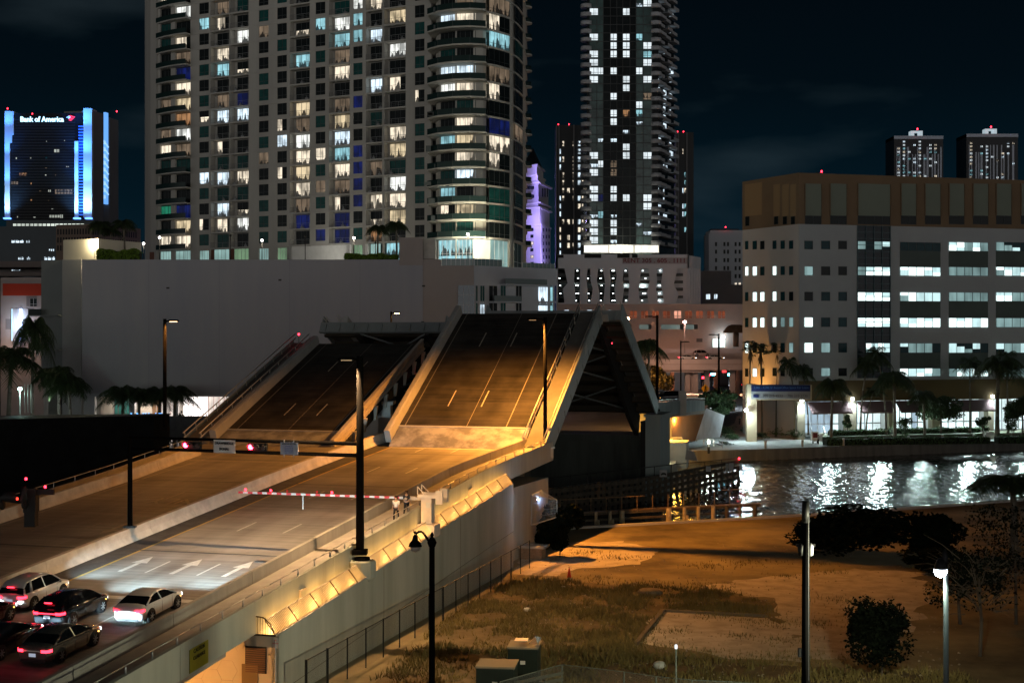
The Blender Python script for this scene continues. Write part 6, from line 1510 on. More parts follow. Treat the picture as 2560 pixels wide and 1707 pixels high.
# glazed stair column
mb=MB(); of.box(mb,of.u(2143),of.u(2225),of.z(2180,945),zd,0,.04); mb.build('glass_column',mat('stair_glass',(.008,.018,.026),.15,spec=.15,var=.5,vs=.3),root)
for r_,(y0,y1) in enumerate(rowy):
    if r_ in (1,2,3,4): win(of,of.u(2143 if r_<4 else 2163),of.u(2224),of.z(2143,y1),of.z(2143,y0+1),OB,frm,root,3,0,.10,'stair_window')
    if r_==0: win(of,of.u(2143),of.u(2224),of.z(2143,y1),of.z(2143,y0+1),OP,frm,root,3,0,.10,'stair_window')
mb=MB()
for k in range(5): u=of.u(2143)+(of.u(2225)-of.u(2143))*k/4; of.box(mb,u-.05,u+.05,of.z(2180,945),zd,.04,.22)
for y in range(565,945,16): of.box(mb,of.u(2143),of.u(2225),of.z(2180,y)-.05,of.z(2180,y)+.05,.04,.2)
mb.build('mullions',mat('stair_mullion',(.05,.09,.10),.4),root)
rib=((2250,2351),(2372,2470),(2490,2590),(2610,2700))
cod=('DBP.','BDB.','BDBB','BBDB','PPPP','BBD.')
spm=mat('office_spandrel',(.085,.105,.095),.85,var=.1,vs=.3)
for r_,(y0,y1) in enumerate(rowy):
    for c_,(a,b) in enumerate(rib):
        z1_=of.z(a,y0+(3 if r_==0 else 1)); z0_=of.z(a,y1+(4 if r_==0 else 1))
        ch=cod[r_][c_]; m={'B':OB,'D':OD,'P':OP,'.':OT}[ch]
        if (r_,c_)==(0,0): m=OT
        win(of,of.u(a),of.u(b),z0_,z1_,m,frm,root,4,0,.02,'ribbon_window',fw=.1)
        if r_ in (0,2,4):
            zz=of.z(a,rowy[r_+1][0]+1); mb=MB(); of.box(mb,of.u(a),of.u(b),zz,z0_,-.04,.015); mb.build('spandrel',spm,root)
mb=MB(); mb.cb(at(2054,429,270),.25,.25,.35); mb.build('roof_beacon',REDL,root)
# ground floor: columns, bright shops, awnings, wall lamps
zsh=of.z(2100,1084)
mb=MB(); of.box(mb,0,of.L,1.9,zq,-18,-7); mb.build('arcade_back',mat('arcade_wall',(.6,.6,.58),.8),root)
colm=mat('arcade_column',(.40,.37,.27),.85,var=.1,vs=.3)
for a,b in ((1993,2012),(2117,2140),(2222,2238),(2330,2352),(2470,2484),(2590,2610)):
    mb=MB(); of.box(mb,of.u(a),of.u(b),1.9,zq,-1.4,.1); mb.build('arcade_column',colm,root)
shop=room('arcade_shop',(.80,1,1),1.7,scale=.35,lo=.25,hi=.65,dark=.35); shop2=room('arcade_glass',(.55,.75,.9),1.0,scale=.35,lo=.3,hi=.7,dark=.35)
for a,b,m,nv in ((2013,2095,shop2,4),(2096,2116,shop,0),(2140,2222,shop,3),(2238,2330,shop,5),(2352,2470,shop,5),(2484,2590,shop,4),(2610,2700,shop,4)):
    win(of,of.u(a),of.u(b),zsh,zq,m,mat('shop_frame_white',(.7,.75,.8),.5),root,nv,1,-3.0,'shop_window',fw=.22)
aw=mat('awning_cloth',(.16,.11,.11),.9)
for a,b in ((2018,2118),(2142,2226),(2238,2330),(2375,2472)):
    mb=MB(); z1_=zq-.05; zz=zq-2.0; P=lambda u,z,o:of.p(u,z,o)
    u0,u1=of.u(a),of.u(b); mb.loft([[P(u0,z1_,.1),P(u0,zz,2.2),P(u0,zz-.3,2.2),P(u0,z1_-.3,.1)],[P(u1,z1_,.1),P(u1,zz,2.2),P(u1,zz-.3,2.2),P(u1,z1_-.3,.1)]],sm=False); mb.build('awning',aw,root)
for px,py in ((2002,1001),(2128,998),(2478,992)):
    p=of.px(px,py,.5); MB().lathe(p-UP*.2,[(.1,0),(.32,.1),(.32,.5),(.1,.6)],8).build('wall_lamp',emi('wall_lamp_glow',(.75,.88,1),25),root); light('SPOT',p+of.n*.7-UP*.2,2000,(.80,.93,1),root,.3,spot=130,blend=.6,to=p-UP*5+of.n*.4)
for px in (2060,2180,2290,2400,2440,2540,2640): light('SPOT',of.p(of.u(px),zq-2.2,2.4),4200,(.70,.97,.90),root,.5,spot=155,blend=.5,to=of.p(of.u(px),zq-8,8))
light('SPOT',at(1852,1000,276),5200,(1,.46,.10),root,.4,spot=120,blend=.9,to=at(1890,915,279))
# ================================================================ VEGETATION
TZ=2.9
def gq(px,py,z=1.9):
    """foot point on the quay; plants whose foot shows higher up stand on the raised planting terrace"""
    p=gnd(px,py,z)
    if px<600: return V(((px-1280)/F*min(p.y,243),min(p.y,243),z))
    if px<1990: return p
    fy=of.Y(px)
    if p.y>fy-9: q=gnd(px,py,TZ); q.y=min(q.y,fy-2.5); return V(((px-1280)/F*q.y,q.y,TZ))
    return p
mb=MB(); f0=Fac(2056,of.Y(2056)-8.6,2760,of.Y(2760)-8.6)
mb.prism([tuple(f0.A[:2]),tuple(f0.B[:2]),tuple(of.p(of.u(2760),0,.3)[:2]),tuple(of.p(of.u(2056),0,.3)[:2])],1.6,TZ-.02); mb.build('planting_terrace',mat('terrace_soil',(.10,.10,.07),.95,var=.3,vs=1),kind='structure')
palmleaf=mat('palm_leaf',(.035,.055,.02),.6,var=.4,vs=.6); palmdead=mat('palm_skirt',(.09,.065,.035),.9); bark=mat('palm_trunk',(.16,.14,.11),.9,var=.3,vs=2,coord='obj')
leafm=mat('tree_leaf',(.035,.065,.022),.6,var=.5,vs=.7); leafo=mat('orange_lit_tree_leaf',(.07,.06,.02),.7,var=.4,vs=.5); hedgel=mat('hedge_leaf',(.06,.12,.02),.6,var=.4,vs=1); tbark=mat('tree_bark',(.10,.08,.06),.9)  # leafo: orange street light on the trees put into the leaf colour
def palm(H=9,n=18,fl_=2.6,droop=1.0,lean=(0,0),r=.16,seed=0,skirt=False,label='',cat='palm tree',fan=False):
    rr=random.Random(seed); root=empty('palm_tree',label,cat,(0,0,0),None)
    top=V((lean[0],lean[1],H)); pts=[V((lean[0]*t*t,lean[1]*t*t,H*t)) for t in (0,.05,.3,.6,.85,1)]
    MB().path(pts,[r*1.7,r*1.25,r,r*.85,r*.75,r*.6],8).build('trunk',bark,root)
    mb=MB()
    for k in range(n):
        a=2*math.pi*k/n+rr.uniform(-.2,.2); el=rr.uniform(-.35,1.15); L=fl_*rr.uniform(.8,1.1)
        d=V((math.cos(a),math.sin(a),0)); sd=V((-d.y,d.x,0)); P=[]; m=7
        for j in range(m+1):
            t=j/m; P.append(top+d*(L*t*math.cos(el)*(1-.15*t))+UP*(L*t*math.sin(el)-droop*L*.55*t*t*(1.1 if el>0 else .7)))
        if fan:
            c=P[4]; 
            for q in range(9):
                b=(q-4)*.32; v=(d*math.cos(b)+sd*math.sin(b)).normalized(); e=c+v*L*.5-UP*L*.12*abs(b); mb.face([c,c.lerp(e,.5)+sd.cross(v)*.0+v.cross(UP)*.09,e,c.lerp(e,.5)-v.cross(UP)*.09])
            mb.tube(P[0],c,.03,.02,3)
        else:
            for j in range(m):
                p,q=P[j],P[j+1]; w=L*.30*math.sin(math.pi*(j+.6)/(m+.4))+.06
                mb.face([p-sd*.03,p+sd*.03,q+sd*.02,q-sd*.02])
                for sg in (-1,1):
                    for u in (.1,.35,.6,.85):
                        b=p.lerp(q,u); ti=b+sd*sg*w+(q-p)*.75-UP*w*rr.uniform(.5,1.3); wd=(q-p)*.22
                        mb.face([b,b+wd,ti])
    mb.build('crown',palmleaf,root)
    if skirt:
        mb=MB()
        for k in range(26):
            a=rr.uniform(0,6.28); d=V((math.cos(a),math.sin(a),0)); b=top-UP*rr.uniform(.1,.5); e=b+d*rr.uniform(.3,.7)-UP*rr.uniform(.8,1.8); s_=d.cross(UP)*.15; mb.face([b-s_,b+s_,e])
        mb.build('dead_fronds',palmdead,root)
    return root
def crownmesh(R_,n,ls,seed,blobs=9,flat=.75,mb=None):
    rr=random.Random(seed); mb=mb or MB(); B=[]
    for k in range(blobs):
        a=rr.uniform(0,6.28); q=rr.uniform(0,.72); B.append((V((math.cos(a)*q*R_,math.sin(a)*q*R_,rr.uniform(-.42,.5)*R_*flat)),R_*rr.uniform(.16,.46)))
    for i in range(n):
        c,r=rr.choice(B); v=V((rr.gauss(0,1),rr.gauss(0,1),rr.gauss(0,1))).normalized()*r*rr.uniform(.55,1.05); p=c+V((v.x,v.y,v.z*flat))
        a=V((rr.gauss(0,1),rr.gauss(0,1),rr.gauss(0,1))).normalized(); b=a.cross(V((rr.gauss(0,1),rr.gauss(0,1),rr.gauss(0,1)))).normalized(); s=ls*rr.uniform(.6,1.3)
        mb.face([p-a*s,p+b*s*.6,p+a*s,p-b*s*.6])
    return mb
def tree(H,R_,label,seed=0,n=2600,ls=.22,m=None,flat=.75,th=.18,cat='tree',name='leafy_tree',blobs=9,bare=False):
    root=empty(name,label,cat,(0,0,0),None); rr=random.Random(seed)
    mb=MB(); c=V((0,0,H-R_*flat*.8)); mb.path([V((0,0,0)),V((.1,.05,c.z*.45)),V((.0,.1,c.z*.8)),c],[th*1.3,th,th*.8,th*.5],7)
    for k in range(6):
        a=k*1.05+rr.random(); d=V((math.cos(a),math.sin(a),0)); b=V((0,.1,c.z*rr.uniform(.55,.9))); e=b+d*R_*rr.uniform(.5,.8)+UP*R_*rr.uniform(.2,.7); mb.path([b,b.lerp(e,.5)+UP*.2,e],[th*.55,th*.4,th*.15],5)
    mb.build('trunk',tbark,root)
    if bare:
        mb=MB()
        for k in range(60):
            a=rr.uniform(0,6.28); d=V((math.cos(a),math.sin(a),0)); b=V((0,0,H*rr.uniform(.35,.8)))+d*R_*rr.uniform(0,.4); e=b+d*R_*rr.uniform(.3,.7)+UP*R_*rr.uniform(-.1,.5); mb.path([b,b.lerp(e,.5)+UP*.15,e],[.04,.025,.01],3)
        mb.build('twigs',tbark,root)
    q=crownmesh(R_,n,ls,seed,blobs,flat); q.v=[(x+c.x,y+c.y,z+c.z) for x,y,z in q.v]; q.build('crown',m or leafm,root)
    return root
def bush(w,h,label,seed=0,n=900,ls=.14,m=None,name='bush'):
    root=empty(name,label,'bush',(0,0,0),None)
    q=crownmesh(1,n,ls/(w/1.6),seed,22,1.0); zs=[p[2] for p in q.v]; q.v=[(x*w/1.6,y*w/1.6,max(0.02,(z+.9)/1.8*h)) for x,y,z in q.v]; q.build('foliage',m or leafm,root)
    MB().path([V((0,0,0)),V((.05,0,h*.5))],[.07,.03],5).build('stem',tbark,root)
    return root
def hedge(p,q,w,h,label,m=hedgel,n=None,ls=.12,z=1.9):
    root=empty('hedge',label,'hedge',(p.x,p.y,z)); d=V((q.x-p.x,q.y-p.y,0)); L=d.length; d.normalize(); s_=V((-d.y,d.x,0)); rr=random.Random(int(L*7)); mb=MB()
    n=n or int(min(9000,L*(w+h)*26))
    for i in range(n):
        a=rr.uniform(0,L); t=rr.random(); hh=h*(.88+.14*math.sin(a*1.3)+.08*math.sin(a*3.1))
        if t<.5: o=rr.uniform(-w/2,w/2); zz=hh*rr.uniform(.9,1.04)
        else: o=-w/2*rr.uniform(.9,1.08); zz=hh*rr.random()
        c=V((p.x,p.y,z))+d*a+s_*(o if (s_.y>0) else -o)+UP*zz
        A=V((rr.gauss(0,1),rr.gauss(0,1),rr.gauss(0,1))).normalized(); B=A.cross(V((rr.gauss(0,1),rr.gauss(0,1),rr.gauss(0,1)))).normalized(); s=ls*rr.uniform(.6,1.3); mb.face([c-A*s,c+B*s*.6,c+A*s,c-B*s*.6])
    mb.build('foliage',m,root)
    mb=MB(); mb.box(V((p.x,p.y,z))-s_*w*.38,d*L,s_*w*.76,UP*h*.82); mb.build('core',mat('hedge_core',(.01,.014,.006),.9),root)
    return root
def palmat(proto,px,py,top,z,label,rz,first=[0],H0=9.0):
    """put a palm whose foot shows at px,py and crown heart at height row `top`"""
    b=gnd(px,py,z); H=(CZ-(top-HY)/F*b.y)-z; s=H/H0
    return b,s
pA=palm(9,34,3.1,1.25,(.3,.1),.19,1,True,'x'); pB=palm(9,20,2.3,1.1,(1.1,.2),.11,2,False,'x'); pC=palm(9,34,1.7,.5,(.2,.1),.16,3,True,'x',fan=True)
used=set()
def putpalm(pr,px,py,top,label,rz=0,z=1.9,w=1.0,group='palms on the quay'):
    b=gq(px,py,z); H=(CZ-(top-HY)/F*b.y)-b.z; s=H/9.0
    if id(pr) not in used:
        used.add(id(pr)); o=place(pr,b,rz,(w,w,s)); o['label']=label; o['group']=group; 
    else: o=dup(pr,b,rz,label,(w,w,s),group)
    return o
putpalm(pA,2078,1112,958,'bushy palm left of the second bright shop window, thick ringed trunk',0,w=1.4)
putpalm(pA,2237,1106,940,'broad bushy palm on the quay between two shop awnings',1.3,w=1.6)
putpalm(pA,2312,1104,985,'smaller palm in front of the big dark round tree',2.2,w=1.3)
putpalm(pA,2493,1100,905,'tall dark palm by the right quay stairs, trunk lit from behind',.6,w=2.0)
for i,(px,py,top,lab,w_,rz_) in enumerate(((1991,1084,905,'slim leaning palm whose trunk crosses the lease banner',1.1,3.3),(2021,1084,922,'slim palm at the right end of the lease banner',1.0,2.0),(2151,1084,905,'tall slim palm in front of the glazed stair column',1.3,.4),(2165,1086,975,'short slim palm right of the glazed stair column foot',1.0,5.5),(2216,1086,880,'slim tall palm left of the broad bushy palm',1.2,2.8),(2425,1082,905,'slim palm right of the big dark round tree',1.2,1.1),(2520,1082,890,'slim palm behind the tall dark palm at the right',1.3,4.0))): putpalm(pB,px,py,top,lab,rz_,w=w_*1.35)
for px,top,lab in ((1873,868,'leftmost of three fan palms behind the lease sign pillar'),(1905,876,'middle one of three fan palms above the lease banner'),(1941,872,'rightmost of three fan palms above the lease banner')): putpalm(pC,px,1092,top,lab,px*.1,w=1.3)
for i,(px,py,top,lab,w_) in enumerate(((20,1090,885,'large dark palm at the left picture edge',2.2),(80,1060,815,'palm in front of the glowing strip of the white building',1.5),(150,1092,930,'left palm of the pair before the podium wing',1.9),(178,1092,955,'right palm of the pair before the podium wing',1.6),(308,1100,975,'leftmost palm before the podium shopfront',1.7),(345,1100,980,'second palm before the podium shopfront',1.6),(395,1100,978,'third palm before the podium shopfront, beside the street lamp',1.7),(436,1100,975,'rightmost palm before the podium shopfront',1.6))): putpalm(pA,px,py,top,lab,i*1.1,w=w_,group='palms by the podium')
# terrace palms
def terr(px,top,Y,w_,lab,rz):
    b=at(px,650,Y); H=(650-top)/F*Y; o=dup(pA,b,rz,lab,(w_,w_,H/9),'palms on the terraces'); return o
terr(248,560,262,1.15,'left palm above the bright hedge',0); terr(278,572,264,.9,'middle palm above the bright hedge',2); terr(312,556,263,1.15,'right palm above the bright hedge',3)
terr(944,568,262,.95,'left one of two palms before the violet free part of the condominium',1); terr(992,560,262,1.0,'right one of two palms beside the stair block',4)
pp=at(245,649,252); pq=at(352,649,252); hedge(pp,pq,2.2,1.75,'bright yellow green clipped hedge on the podium roof',z=pp.z,n=2600,ls=.16,m=mat('bright_hedge',(.13,.22,.02),.6,var=.35,vs=1.5))
light('POINT',at(300,618,253)+V((0,-1,1.5)),420,(1,.95,.6),None,.3,name='hedge_light') if False else None
pp=at(862,649,252.5); pq=at(996,649,252.5); hedge(pp,pq,2.0,1.0,'lower clipped hedge beside the stair block on the podium',z=pp.z,n=2200,ls=.15,m=mat('bright_hedge',(.13,.22,.02),.6))
# trees
def puttree(t,px,py,z=1.9,rz=0,sc=1): b=gq(px,py,z); return place(t,b,rz,sc)
t1=tree(7.6,4.4,'round leafy tree with forked trunk beside the far approach parapet',5,6500,.2,flat=.6); puttree(t1,1800,1092,sc=1.2)
t2=tree(7.4,5.4,'big dark round tree in front of the bright arcade',8,7000,.22,flat=.62,blobs=14); puttree(t2,2352,1084)
t3=tree(8.2,4.6,'dark tree at the right picture edge before the office block',9,4500,.22); puttree(t3,2556,1090)
t4=tree(7.5,3.6,'dark tree filling the space under the lease banner',12,3500,.18); puttree(t4,1925,1080)
for px,py,H,R_,lab,sd in ((2118,1083,3.6,1.3,'young light green tree left of the leaning palms',21),(2262,1088,3.4,1.7,'feathery shrub right of the broad bushy palm',22),(2457,1090,4.2,1.7,'young leafy tree before the right awning',23),(2532,1092,4.4,1.8,'young pale tree right of the tall dark palm',24)):
    puttree(tree(H,R_,lab,sd,1500,.15,name='young_tree',cat='small tree',th=.07,flat=1.25),px,py)
tt=tree(8,4,'orange lit bushy tree beyond the raised far leaf',31,3500,.25,m=leafo); place(tt,at(1640,985,300)-UP*3,0,1.15)
tt=tree(8,4,'dark bushy tree directly behind the far leaf edge',32,3000,.25,m=leafo); place(tt,at(1592,985,290)-UP*3,0,1.15)
o=dup(pA,at(1625,985,285)-UP*3,2,'palm between the two bushy trees behind the far leaf',(1.5,1.5,1.45),'palms by the far road')
for i,(px,py,w_,h_,lab,mm) in enumerate(((1770,1086,5,2.6,'wide dark bush below the round leafy tree',None),(1812,1090,4,2.4,'bush right of the round tree trunk',None),(1742,1104,2.6,2.2,'spiky bush by the quay railing',None),(1830,1100,2.6,1.3,'low bush at the start of the garden path',None),(1864,1082,2,1.5,'small bush touching the lease sign pillar',None),(1945,1092,5,2.2,'green bush under the lease banner',hedgel),(1985,1098,4.5,2.2,'dark bush left of the quay stairs',None),(1905,1098,3.5,1.5,'low dark bush right of the sign pillar',None),(1815,1113,2.6,.8,'low plant at the quay edge left of the pillar',None))):
    place(bush(w_,h_,lab,40+i,1500,.14,mm),gnd(px,py,1.9))
hm=mat('quay_hedge',(.06,.115,.045),.7,var=.4,vs=.8)
for (a,b,h_,lab) in (((2062,1099),(2170,1097),1.3,'clipped hedge right of the quay stairs'),((2075,1088),(2218,1085),1.0,'upper hedge tier behind the bushy palm'),((2172,1097),(2470,1094),1.4,'long low hedge along the middle of the quay'),((2225,1084),(2465,1079),1.0,'upper hedge tier in front of the big round tree'),((2492,1094),(2590,1092),1.4,'hedge right of the second quay stairs')):
    p=gq(*a); q=gq(*b); zz_=max(p.z,q.z) if a[1]<1092 else 1.9; hedge(p,q,2.2,h_,lab,hm,ls=.15,z=zz_)
# quay furniture
def bollard(px,py,h=1.1): 
    b=fgn(px,py); return b
pr=None
for i,px in enumerate((1917,2010,2113,2188,2276,2362,2440)):
    b=fgn(px,1121.5-(px-1920)*.0345)+V((0,1.2,0)); lab=['wooden bollard near the sign pillar','bollard below the quay stairs','bollard right of the bushy palm foot','bollard left of the broad palm','bollard right of the broad palm','bollard below the big dark round tree','bollard left of the second quay stairs'][i]
    r=empty('bollard',lab,'bollard',b,'bollards along the quay'); MB().lathe(b,[(.2,0),(.2,1.05),(.24,1.1),(.24,1.25),(.1,1.35)],8).build('post',concw,r)
for (px,py,lab) in ((2050,1103,'left'),(2480,1098,'right')):
    b=fgn(px,py); r=empty('quay_stairs','pale %s stairs with rail climbing from the quay to the arcade'%lab,'stairs',b)
    mb=MB()
    for k in range(7): mb.box(b+V((-1.2,k*.38,0)),(2.4,0,0),(0,.4,0),(0,0,.2+k*.19))
    mb.build('steps',concw,r)
    mb=MB()
    for sx in (-1.2,1.2): mb.tube(b+V((sx,0,1.0)),b+V((sx,2.6,2.4)),.05,n=5); mb.tube(b+V((sx,0,0)),b+V((sx,0,1.0)),.05,n=5); mb.tube(b+V((sx,2.6,1.2)),b+V((sx,2.6,2.4)),.05,n=5)
    mb.build('handrail',galv,r)
b=fgn(2037,1108); r=empty('food_cart','small pale cart with a dark red panel at the quay stairs','cart',b)
MB().cb(b+UP*1.35,1.2,.8,1.5).build('box',concw,r); MB().cb(b+V((0,-.42,1.5)),.8,.04,.9).build('panel',mat('cart_red',(.16,.03,.03),.6),r)
for sx in (-.4,.4): MB().lathe(b+V((sx,-.3,.3)),[(.05,-.05),(.3,-.04),(.3,.04),(.05,.05)],10,ax=(V((0,1,0)),UP,V((1,0,0)))).build('wheel',tyre,r)
r=empty('quay_bench','small dark benches and planters beside the bushy palm on the quay','bench',fgn(2095,1112)); b=fgn(2096,1113); MB().cb(b+UP*.45,1.6,.5,.08).build('seat',tbark,r)
for sx in (-.7,.7): MB().cb(b+V((sx,0,.2)),.1,.45,.42).build('leg',dsteel,r)
# lease sign portal
Z_=262; r=empty('lease_sign_portal','beige pillar and beam carrying a navy and white office lease banner','sign portal',at(1880,1103,Z_))
a=at(1868,1103,Z_)
mb=MB(); p=at(1868,960,Z_); q=at(1892,1103,Z_); mb.box((p.x,Z_,1.9),(q.x-p.x,0,0),(0,1.8,0),(0,0,p.z-1.9)); mb.build('pillar',mat('pillar_beige',(.42,.34,.22),.85,var=.12,vs=.5),r)
p=at(1892,962,Z_); q=at(2030,1000,Z_); mb=MB(); mb.box((p.x,Z_+.1,q.z),(q.x-p.x,0,0),(0,1.4,0),(0,0,p.z-q.z)); mb.build('beam',mat('pillar_beige',(.4,.3,.2),.85),r)
def bd(x0,x1,y0,y1,m,nm,o): p=at(x0,y1,Z_);q=at(x1,y0,Z_); return MB().box((p.x,Z_-o,p.z),(q.x-p.x,0,0),(0,.08,0),(0,0,q.z-p.z)).build(nm,m,r)
bd(1878,2025.5,962,978,mat('banner_navy',(.006,.012,.07),.6),'navy_banner',.08); bd(1878,2025.5,978.2,997.6,mat('banner_grey',(.22,.22,.22),.7),'white_banner',.08); bd(1883,1896.5,986,993.5,mat('banner_navy',(.01,.02,.1),.6),'logo_patch',.14)
X1=V((1,0,0))
text('2,085 - 4,286 SF Retail/Office Space For Lease',.62,mat('banner_text_blue',(.05,.13,.28),.6),at(1953,968.8,Z_-.1),X1,UP,r,ext=.02,fit=137/F*Z_)
text('305 215 4522',.72,mat('banner_text_grey',(.06,.06,.07),.6),at(1932,989.5,Z_-.1),X1,UP,r,ext=.02,fit=50/F*Z_); text('786 210 2730',.72,mat('banner_text_grey',(.06,.06,.07),.6),at(1994,989.5,Z_-.1),X1,UP,r,ext=.02,fit=50/F*Z_)
b=at(1866,1029,Z_-1); rr_=empty('pillar_lamp','starry white lamp glowing on the left side of the lease sign pillar','lamp',b); MB().lathe(b,[(.05,0),(.3,.1),(.3,.5),(.05,.6)],8).build('globe',emi('wall_lamp_glow',(.75,.88,1),25),rr_); light('POINT',b+V((-.4,-.4,.2)),3500,(.72,.93,1),rr_,.3)
r=empty('wall_louvre','brown louvred duct on the orange lit office corner beside the pillar','vent',at(1862,998,272)); mb=MB(); p=at(1857,997,270); mb.box(p,(.8,0,0),(0,.6,0),(0,0,2.6))
for k in range(10): mb.box(p+V((-.02,-.05,.1+k*.25)),(.84,0,0),(0,.05,0),(0,0,.1))
mb.build('duct',mat('duct_brown',(.3,.16,.09),.7),r)
# ================================================================ FAR STREET
fr_m=mat('far_street_asphalt',(.20,.19,.18),.75,var=.25,vs=.1)
mb=MB(); A=[(at(1585,1032,204),at(1640,1004,204)),(at(1605,1004,236),at(1762,1000,236)),(at(1600,990,290),at(1760,992,290)),(at(1560,980,360),at(1800,982,360)),]
sec=[[a,b] for a,b in A]
mb.loft([[V((a.x,a.y,b.z)),V((b.x,b.y,b.z))] for a,b in A],closed=False,caps=False,sm=False); mb.build('far_road_ramp',fr_m,kind='structure')
mb=MB(); mb.face([(p.x,p.y,1.92) for p in (gnd(1560,1030,1.92),gnd(1760,1030,1.92),gnd(1900,1000,1.92),gnd(1900,930,1.92),gnd(1500,930,1.92))]); mb.build('far_street',fr_m,kind='structure')
r=empty('highway_overpass','long pink lit concrete overpass with parapets carrying stopped cars','overpass',at(1700,925,365))
q=Fac(1480,365,1900,365); hc=mat('overpass_concrete',(.46,.37,.33),.85,var=.12,vs=.2)
mb=MB(); q.box(mb,0,q.L,q.z(1700,925),q.z(1700,898),-.5,0); mb.build('near_parapet',hc,r)
mb=MB(); q.box(mb,0,q.L,q.z(1700,925),q.z(1700,912),-12,-.5); mb.build('deck',hc,r)
mb=MB(); q.box(mb,0,q.L,q.z(1700,912),q.z(1700,884),-12,-11.6); q.box(mb,0,q.L,q.z(1700,925),q.z(1700,873),-20,-19.5); mb.build('far_parapet',hc,r)
mb=MB(); q.box(mb,0,q.L,q.z(1700,911),q.z(1700,909.8),.0,.25); q.box(mb,0,q.L,q.z(1700,925.5),q.z(1700,924),.0,.3); mb.build('ledge',mat('overpass_ledge',(.3,.24,.21),.85),r)
for k,px in enumerate((1722,1732,1742,1772,1835)):
    b=q.px(px,930,-3-k%2); MB().cb((b.x,b.y,(1.9+q.z(px,925))/2),1.3,1.3,q.z(px,925)-1.9-.02).build('pillar',hc,r)
mb=MB(); q.box(mb,q.u(1640),q.u(1760),q.z(1700,931),q.z(1700,925.1),-8,-.6); mb.build('cross_head',hc,r)
ow_=car_paint('overpass_car_white',(.68,.62,.58)); ob_=car_paint('overpass_car_beige',(.45,.36,.32))
zz=q.z(1700,901)
for px,pt,kd,lab,o,py in ((1722,ow_,'sedan','pale sedan left of the others on the overpass',-3.2,0),(1792,ow_,'sedan','pale sedan under the tall street lamp on the overpass',-3.2,0),(1765,ob_,'suv','beige van behind the two pale sedans on the overpass',-8,1.0)):
    c=car('distant_car',lab,'car',pt,kd,4.7,1.84,1.45 if kd=='sedan' else 1.75,px!=1765); p=q.px(px,900,o); place(c,(p.x,p.y,zz+py*.9),-math.pi/2+0.0)
for px,y0,y1,Y,lab,em_,pw,cl in ((1569,800,868,350,'bright orange street lamp left of the square red windows',emi('orange_glare',(1,.5,.2),60),2500,(1,.50,.25)),(1712,808,868,380,'thin lamp mast with a small pink light before the white building',emi('pink_glare',(1,.55,.5),30),1500,(1,.6,.5)),(1808,845,868,400,'bright white floodlight by the small lit booth',emi('white_glare',(.8,.95,1),40),1500,(.8,.95,1))):
    t=at(px,y0,Y); b=V((t.x,t.y,10)); r2=empty('street_lamp',lab,'street lamp',b); MB().tube(b,t,.14,.09,6).build('pole',mat('lamp_pole_grey',(.25,.22,.2),.6),r2); MB().lathe(t,[(.1,0),(.45,.15),(.45,.5),(.1,.7)],8).build('lamp_head',em_,r2); light('POINT',t+V((0,-1.5,.3)),pw,cl,r2,.3)
light('POINT',at(1700,885,352),3500,(1,.62,.46),r,1)
for px,py,Y,k_,cl in ((1690,955,430,22000,(1,.42,.2)),(1800,955,470,22000,(1,.45,.25)),(1700,930,335,9000,(1,.5,.3)),(1610,880,296,2500,(1,.45,.12)),(1650,975,285,2200,(1,.45,.15)),(1800,950,380,3000,(.8,.9,1))): light('SPOT',at(px,py,Y),k_*4,cl,r,1,spot=150,blend=.4,to=at(px,py,Y)-UP*20)
# cars on the far street
c=car('distant_car','dark SUV with bluish headlights coming down the far approach','car',bk,'suv',4.7,1.9,1.7,True); p=at(1668,1004,236); place(c,(p.x,p.y,p.z+.1),math.pi*.62)
light('SPOT',p+V((-1.5,-3,.8)),500,(.75,.88,1),None,.1,spot=90,to=p+V((-6,-14,-.5)),name='headlamp') if False else None
for sx in (-.7,.7): MB().lathe((0,0,0),[(.02,0),(.2,.02),(.2,.08),(.02,.1)],8,ax=(V((1,0,0)),UP,V((0,1,0)))).build('glare_lens',emi('blue_headlamp',(.6,.75,1),60),c).location=(sx,2.33,.75)
c=car('distant_car','dark car with bright bluish headlights near the office corner on the far street','car',bk,'sedan',4.6,1.85,1.45,True); p=gnd(1838,968,1.92); place(c,(p.x,p.y,1.93),math.pi*.75,1.25)
for sx in (-.7,.7): MB().lathe((0,0,0),[(.02,0),(.3,.02),(.3,.08),(.02,.1)],8,ax=(V((1,0,0)),UP,V((0,1,0)))).build('glare_lens',emi('blue_headlamp',(.6,.75,1),60),c).location=(sx,2.3,.75)
# traffic lights
tg=emi('signal_green',(.1,.8,1),45)
for px,py,m_,lab,by in ((1783,936,tg,'green traffic light, left one at the far junction',965),(1822,937,tg,'green traffic light, right one at the far junction',962),(1757,945,REDL,'red traffic light, left one at the far junction',985),(1774,938,REDL,'red traffic light beside the left green one',966)):
    Y=380 if px!=1757 else 330; t=at(px,py,Y); b=at(px,by,Y); r2=empty('traffic_light',lab,'traffic light',b,'traffic lights at the far junction'); MB().tube(b,t,.1,n=5).build('pole',dsteel,r2); MB().cb(t+UP*.1,.9 if px==1783 else .6,.3,1.1).build('housing',blk,r2)
    MB().cb(t+V((0,-.2,.1)),.5 if px!=1783 else 1.1,.1,.5).build('lens',m_,r2)
r2=board(1805,1816,925,931.5,380,emi('red_street_sign',(1,.06,.06),1.6),'street_sign','small red glowing sign hanging above the far junction')
b=at(1763,1000,300); r2=empty('crossing_sign','yellow pedestrian crossing sign with black walking figure','sign',b); MB().tube(b,at(1763,965,300),.07,n=5).build('post',galv,r2); c=at(1763,971,299.8)
mb=MB(); mb.face([c+V((-.95,0,0)),c+V((0,0,-.95)),c+V((.95,0,0)),c+V((0,0,.95))]); mb.build('diamond',mat('crossing_yellow',(.75,.42,.02),.5),r2)
